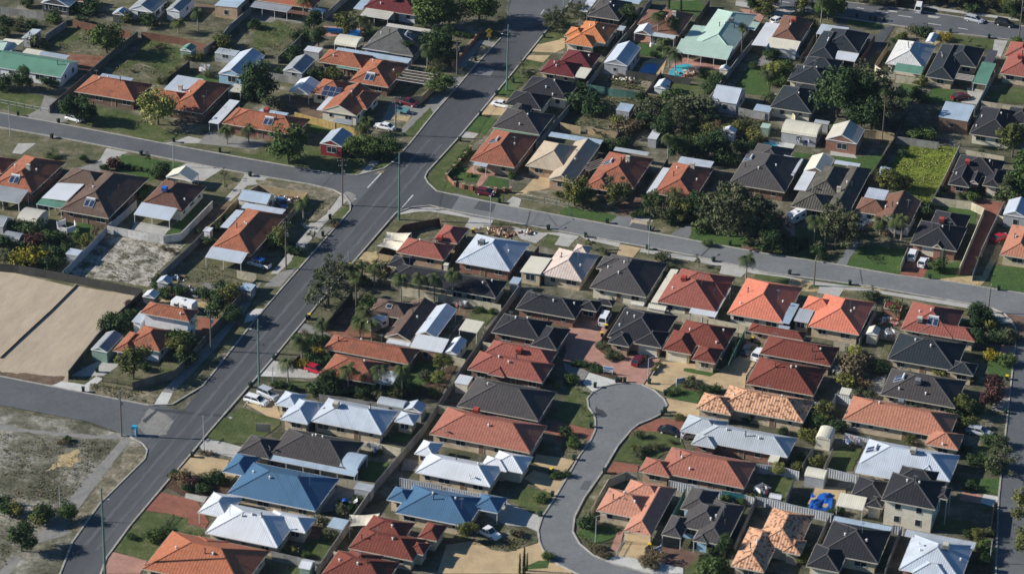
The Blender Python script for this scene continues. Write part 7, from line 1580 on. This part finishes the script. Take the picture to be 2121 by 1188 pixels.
box_thing('garden_pen', 'white six-sided pen on the lawn behind the dark brown house', 'pen', 'e', 550, 720, 0, hexpen)
def tarp(o):
    mb = MB(); n = 12
    def h_(i, j): return .3+.35*pnoise(Vector((i*.5, j*.5, 3)))+.3*math.sin(i*.6)*math.sin(j*.5)
    for i in range(n):
        for j in range(n):
            q = [((i+a-n/2)*.36, (j+b_-n/2)*.48, max(.08, h_(i+a, j+b_)) if 0 < i+a < n and 0 < j+b_ < n else .02) for a, b_ in ((0,0),(1,0),(1,1),(0,1))]; mb.face(q, 'plastic_blue')
    mb.build('cover', o)
box_thing('blue_tarpaulin', 'crumpled bright blue tarpaulin in the paved yard', 'tarpaulin', 'q', 450, 590, 10, tarp)
def flapping(o):
    mb = MB()
    for i in range(8):
        for j in range(6):
            q = [((i+a-4)*.35, (j+b_-3)*.4, 1.6+.35*math.sin((i+a)*.9)+.25*math.cos((j+b_)*1.3)-(j+b_)*.12) for a, b_ in ((0,0),(1,0),(1,1),(0,1))]; mb.face(q, 'cloth_white' if i > 3 else 'plastic_blue')
    mb.build('sheet', o)
    for x_, y_ in ((-1.3,-1),(1.3,-1),(1.3,1),(-1.3,1)): mb = MB(); mb.tube((x_, y_, 0), (x_, y_, 1.8), .05, .04, 'post_grey', 6); mb.build('leg', o)
box_thing('shade_canopy', 'white and blue sagging shade canopy near the long wall', 'canopy', 'o', 775, 640, 20, flapping)
def sail(o):
    mb = MB(); n = 6; cs = [Vector((-2.6, -2, 2.5)), Vector((2.6, -2, 2.3)), Vector((2.6, 2, 2.6)), Vector((-2.6, 2, 2.3))]
    def P_(u, v):
        p = cs[0].lerp(cs[1], u).lerp(cs[3].lerp(cs[2], u), v); p = p.copy(); c_ = (cs[0]+cs[2])/2; k = 1-.18*(1-(2*u-1)**2*(2*v-1)**2); return Vector((p.x*k, p.y*k, p.z-.5*(1-(2*u-1)**2)*(1-(2*v-1)**2)))
    for i in range(n):
        for j in range(n): mb.face([P_(i/n, j/n), P_((i+1)/n, j/n), P_((i+1)/n, (j+1)/n), P_(i/n, (j+1)/n)], 'sail_cream')
    mb.build('sail', o)
    for c_ in cs: mb = MB(); mb.tube((c_.x, c_.y, 0), (c_.x, c_.y, c_.z+.1), .06, .05, 'post_grey', 6); mb.build('post', o)
box_thing('shade_sail', 'cream shade sail by the curved brown fence, upper one', 'shade sail', 'f', 1170, 860, 10, sail)
box_thing('shade_sail', 'cream shade sail by the curved brown fence, lower one', 'shade sail', 'f', 1125, 925, -5, sail)
box_thing('shade_sail', 'pale cream shade sail behind the red forecourt house', 'shade sail', 'o', 900, 840, 20, sail)
def wsign(o):
    mb = MB(); mb.tube((0, 0, 0), (0, 0, 1.6), .04, .04, 'post_grey', 6); mb.build('post', o)
    mb = MB(); mb.box(-.42, .42, -.02, .02, 1.75, 2.6, 'sign_yellow', Matrix.Translation((0, 0, 2.1)) @ Matrix.Rotation(R(45), 4, 'Y') @ Matrix.Translation((0, 0, -2.15)), bottom=True); mb.build('diamond_board', o)
    mb = MB(); mb.bar((-.05, -.04, 1.95), (-.05, -.04, 2.35), .09, .02, 'sign_dark'); mb.bar((-.05, -.04, 2.2), (.2, -.04, 2.2), .02, .09, 'sign_dark'); mb.build('symbol', o)
    mb = MB(); mb.box(-.33, .33, -.02, .02, .95, 1.5, 'sign_yellow', bottom=True); mb.build('lower_board', o)
o = box_thing('warning_sign', 'yellow diamond warning sign on the verge', 'road sign', 'b', 1930, 345, 25, wsign); o.scale = (1.5, 1.5, 1.25)
def esign(o):
    mb = MB(); mb.box(-.95, .95, -.03, .03, .55, 1.75, 'sign_white', bottom=True); mb.build('board', o)
    mb = MB(); mb.box(-.85, .85, -.05, -.031, 1.2, 1.65, 'sign_blue'); mb.box(-.8, .3, -.05, -.031, .95, 1.05, 'sign_dark'); mb.box(-.8, .6, -.05, -.031, .75, .83, 'sign_dark'); mb.build('print', o)
    for s_ in (-.85, .85): mb = MB(); mb.box(s_-.04, s_+.04, .03, .1, 0, 1.9, 'post_white'); mb.build('post', o)
box_thing('sale_sign', 'white and blue for-sale board on the cul-de-sac garden', 'sign board', 'k', 797, 725, 5, esign)
box_thing('sale_sign', 'white for-sale board beside the cream driveway', 'sign board', 'k', 1398, 820, 40, esign)
box_thing('sale_sign', 'small white board on the lower footpath verge', 'sign board', 'p', 1205, 1035, 60, esign)
def booth(o):
    mb = MB(); mb.box(-.45, .45, -.4, .4, 0, 1.9, 'cyan_plastic'); mb.box(-.5, .5, -.45, .45, 1.9, 2.05, 'cyan_plastic', bottom=True); mb.build('cabinet', o); mb = MB(); mb.box(-.36, .36, -.43, -.4, .4, 1.7, 'trim_white'); mb.build('door', o)
box_thing('roadside_cabinet', 'bright cyan cabinet at the lower left corner footpath', 'cabinet', 'n', 1118, 45, 0, booth)
def trailer(o):
    mb = MB(); mb.box(-1.3, 1.3, -.8, .8, .5, .55, 'car_teal', bottom=True)
    for a in ((-1.3,1.3,-.83,-.77,.5,1.0),(-1.3,1.3,.77,.83,.5,1.0),(-1.33,-1.27,-.8,.8,.5,1.0),(1.27,1.33,-.8,.8,.5,1.0)): mb.box(*a, 'car_teal', bottom=True)
    mb.build('tray', o)
    for s_ in (-.95, .95): mb = MB(); mb.tube((0, s_-.08, .33), (0, s_+.08, .33), .33, .33, 'rubber', 12); mb.build('wheel', o)
    mb = MB(); mb.bar((1.3, 0, .5), (2.6, 0, .45), .08, .08, 'post_grey'); mb.build('drawbar', o)
box_thing('box_trailer', 'teal box trailer beside the maroon pickup', 'trailer', 'b', 1220, 935, -8, trailer)
def rack(o): mb = MB(); mb.box(-1, .9, -.7, .7, .0, .07, 'plastic_blue', bottom=True); mb.bar((-1,-.5,.12),(.9,-.5,.12),.07,.07,'plastic_blue'); mb.bar((-1,.5,.12),(.9,.5,.12),.07,.07,'plastic_blue'); mb.build('rack', o)
box_thing('roof_rack_load', 'blue load on the roof of the white pickup', 'roof rack', 's', 537, 551, 170, rack).location.z = 1.62
def pergola(o):
    for i in range(9): mb = MB(); mb.bar((-4, -3+i*.75, 2.45), (4, -3+i*.75, 2.45), .09, .12, 'timber' if i % 2 else 'post_white'); mb.build('rafter', o)
    for x_ in (-3.9, 3.9): mb = MB(); mb.bar((x_, -3.1, 2.33), (x_, 3.1, 2.33), .1, .12, 'timber'); mb.build('beam', o)
    for x_ in (-3.9, 3.9):
        for y_ in (-3, 3): mb = MB(); mb.box(x_-.07, x_+.07, y_-.07, y_+.07, 0, 2.3, 'timber'); mb.build('post', o)
box_thing('pergola', 'open timber pergola frame beside the orange roof and palms', 'pergola', 'b', 1330, 720, 0, pergola)
box_thing('pergola', 'slatted pergola beside the slate house', 'pergola', 'd', 1620, 720, 0, pergola).scale = (.55, .5, 1)
box_thing('pergola', 'side pergola between the sandy and orange-brown houses', 'pergola', 'g', 690, 260, 60, pergola).scale = (.8, .45, 1)
def pile(mats, n, sx, sy, sz, seed):
    def f_(o):
        r_ = random.Random(seed); mb = MB()
        for i in range(n):
            x_, y_ = r_.gauss(0, sx), r_.gauss(0, sy); s_ = r_.uniform(.2, .5); M_ = Matrix.Translation((x_, y_, max(.1, sz*(1-abs(x_)/sx/3)*r_.random()))) @ Matrix.Rotation(r_.uniform(0, 3), 4, (r_.random(), r_.random(), r_.random()+.1)); mb.box(-s_, s_, -s_*.6, s_*.6, -s_*.3, s_*.3, r_.choice(mats), M_, bottom=True)
        mb.build('rubble', o)
    return f_
for i, (t_, x_, y_, lab, mats, n, sx, sy) in enumerate((('f', 2000, 735, 'orange and brown building rubble behind the blue-white roof', ('brick_tan', 'fence_brick', 'brick_cream'), 60, 1.7, .7), ('f', 265, 470, 'heap of scrap in the tan-fenced corner yard', ('rusted', 'post_grey', 'timber', 'rubber', 'tank_metal'), 60, 1.4, 1.0),
        ('c', 960, 665, 'pale rocks in the dry straw garden', ('sail_cream', 'post_grey'), 30, 1.6, .6), ('d', 230, 470, 'pile of junk behind the triple garage', ('post_grey', 'timber', 'cloth_white'), 40, 2, .8), ('g', 120, 745, 'stacked bricks on the building verge', ('brick_red', 'brick_tan', 'trim_white'), 26, .8, .5),
        ('e', 1440, 1110, 'clutter beside the vacant sandy block', ('post_grey', 'cloth_white', 'timber'), 30, 1.4, .8), ('i', 1560, 40, 'row of stacked building scraps in the yard', ('post_grey', 'timber', 'tank_metal', 'brick_red'), 60, 3.5, .8), ('o', 980, 60, 'outdoor furniture under the white roof end', ('sign_dark', 'cloth_blue', 'post_grey'), 26, 1.2, .6),
        ('m', 500, 395, 'white garden chairs behind the coral house', ('trim_white',), 22, 1.4, .4), ('c', 1430, 300, 'garden furniture by the palm patio', ('cloth_red', 'sail_cream', 'timber'), 14, .8, .5), ('d', 250, 1175, 'loungers and toys by the small pool', ('cloth_white', 'cloth_blue', 'trim_white'), 22, 1.8, .6),
        ('c', 1480, 620, 'rockery stones around the turquoise pool', ('fence_brick', 'sail_cream', 'brick_tan'), 40, 1.0, 1.4), ('j', 770, 845, 'rockery stones in front of the orange house', ('sail_cream', 'brick_tan'), 30, 2.6, .5), ('m', 1000, 290, 'mixed clutter in the yard of the cubby house', ('brick_tan', 'cloth_white', 'timber', 'cloth_red'), 80, 1.0, .7))):
    box_thing('rubble_pile', lab, 'pile', t_, x_, y_, 0, pile(mats, n, sx, sy, .5, i))
S('pool', 'pool_turquoise', 'h -40,-10 h 60,5 h 90,30 h 40,45 h -40,40')
# wires between the tall poles
def wire(a, b_, sag=.9):
    mb = MB(); a = Vector(a); b_ = Vector(b_); pr = a
    for i in range(1, 11): t_ = i/10; q = a.lerp(b_, t_); q.z -= sag*4*t_*(1-t_); mb.bar(pr, q, .022, .022, 'rubber'); pr = q
    o = mb.build('power_line'); note(o, 'black wire', 'power line', 'power lines', (a+b_)/2)
W_ = lambda t, x, y, z: tuple(W(t, x, y)+Vector((0, 0, z)))
for k in (-.5, .5):
    wire(W_('j', 27, 852, 14+k), W_('f', 1185, 632, 14.5+k)); wire(W_('f', 1185, 632, 14.5+k), W_('b', 2078, 752, 15.3+k)); wire(W_('n', 872, 1200, 16.5+k), W_('j', 27, 852, 14+k))
    wire(W_('i', 1748, 532, 8.6+k*.1), W_('f', 250, 1040, 10.4+k*.1)); wire(W_('f', 250, 1040, 10.4+k*.1), W_('f', 718, 515, 10.4+k*.1)); wire(W_('f', 718, 515, 10.4+k*.1), W_('b', 1158, 1122, 9+k*.1)); wire(W_('b', 1158, 1122, 9+k*.1), W_('b', 1665, 622, 8.7+k*.1))
# ------------------------------------------------------------------ thin morning air between the aircraft and the roofs
hz, nt_, b_ = new_mat('air'); nt_.nodes.remove(b_); vol = nt_.nodes.new('ShaderNodeVolumePrincipled'); vol.inputs['Color'].default_value = (.62, .78, 1, 1); vol.inputs['Density'].default_value = .000025; vol.inputs['Anisotropy'].default_value = .2
nt_.links.new(vol.outputs[0], nt_.nodes['Material Output'].inputs['Volume'])
bm_ = MB(); bm_.box(-1700, 1700, -300, 3300, -1, 300, 'air', bottom=True); o = bm_.build('haze'); o['kind'] = 'stuff'; o['label'] = 'thin pale haze over the suburb'; o['category'] = 'haze'
finish_labels()
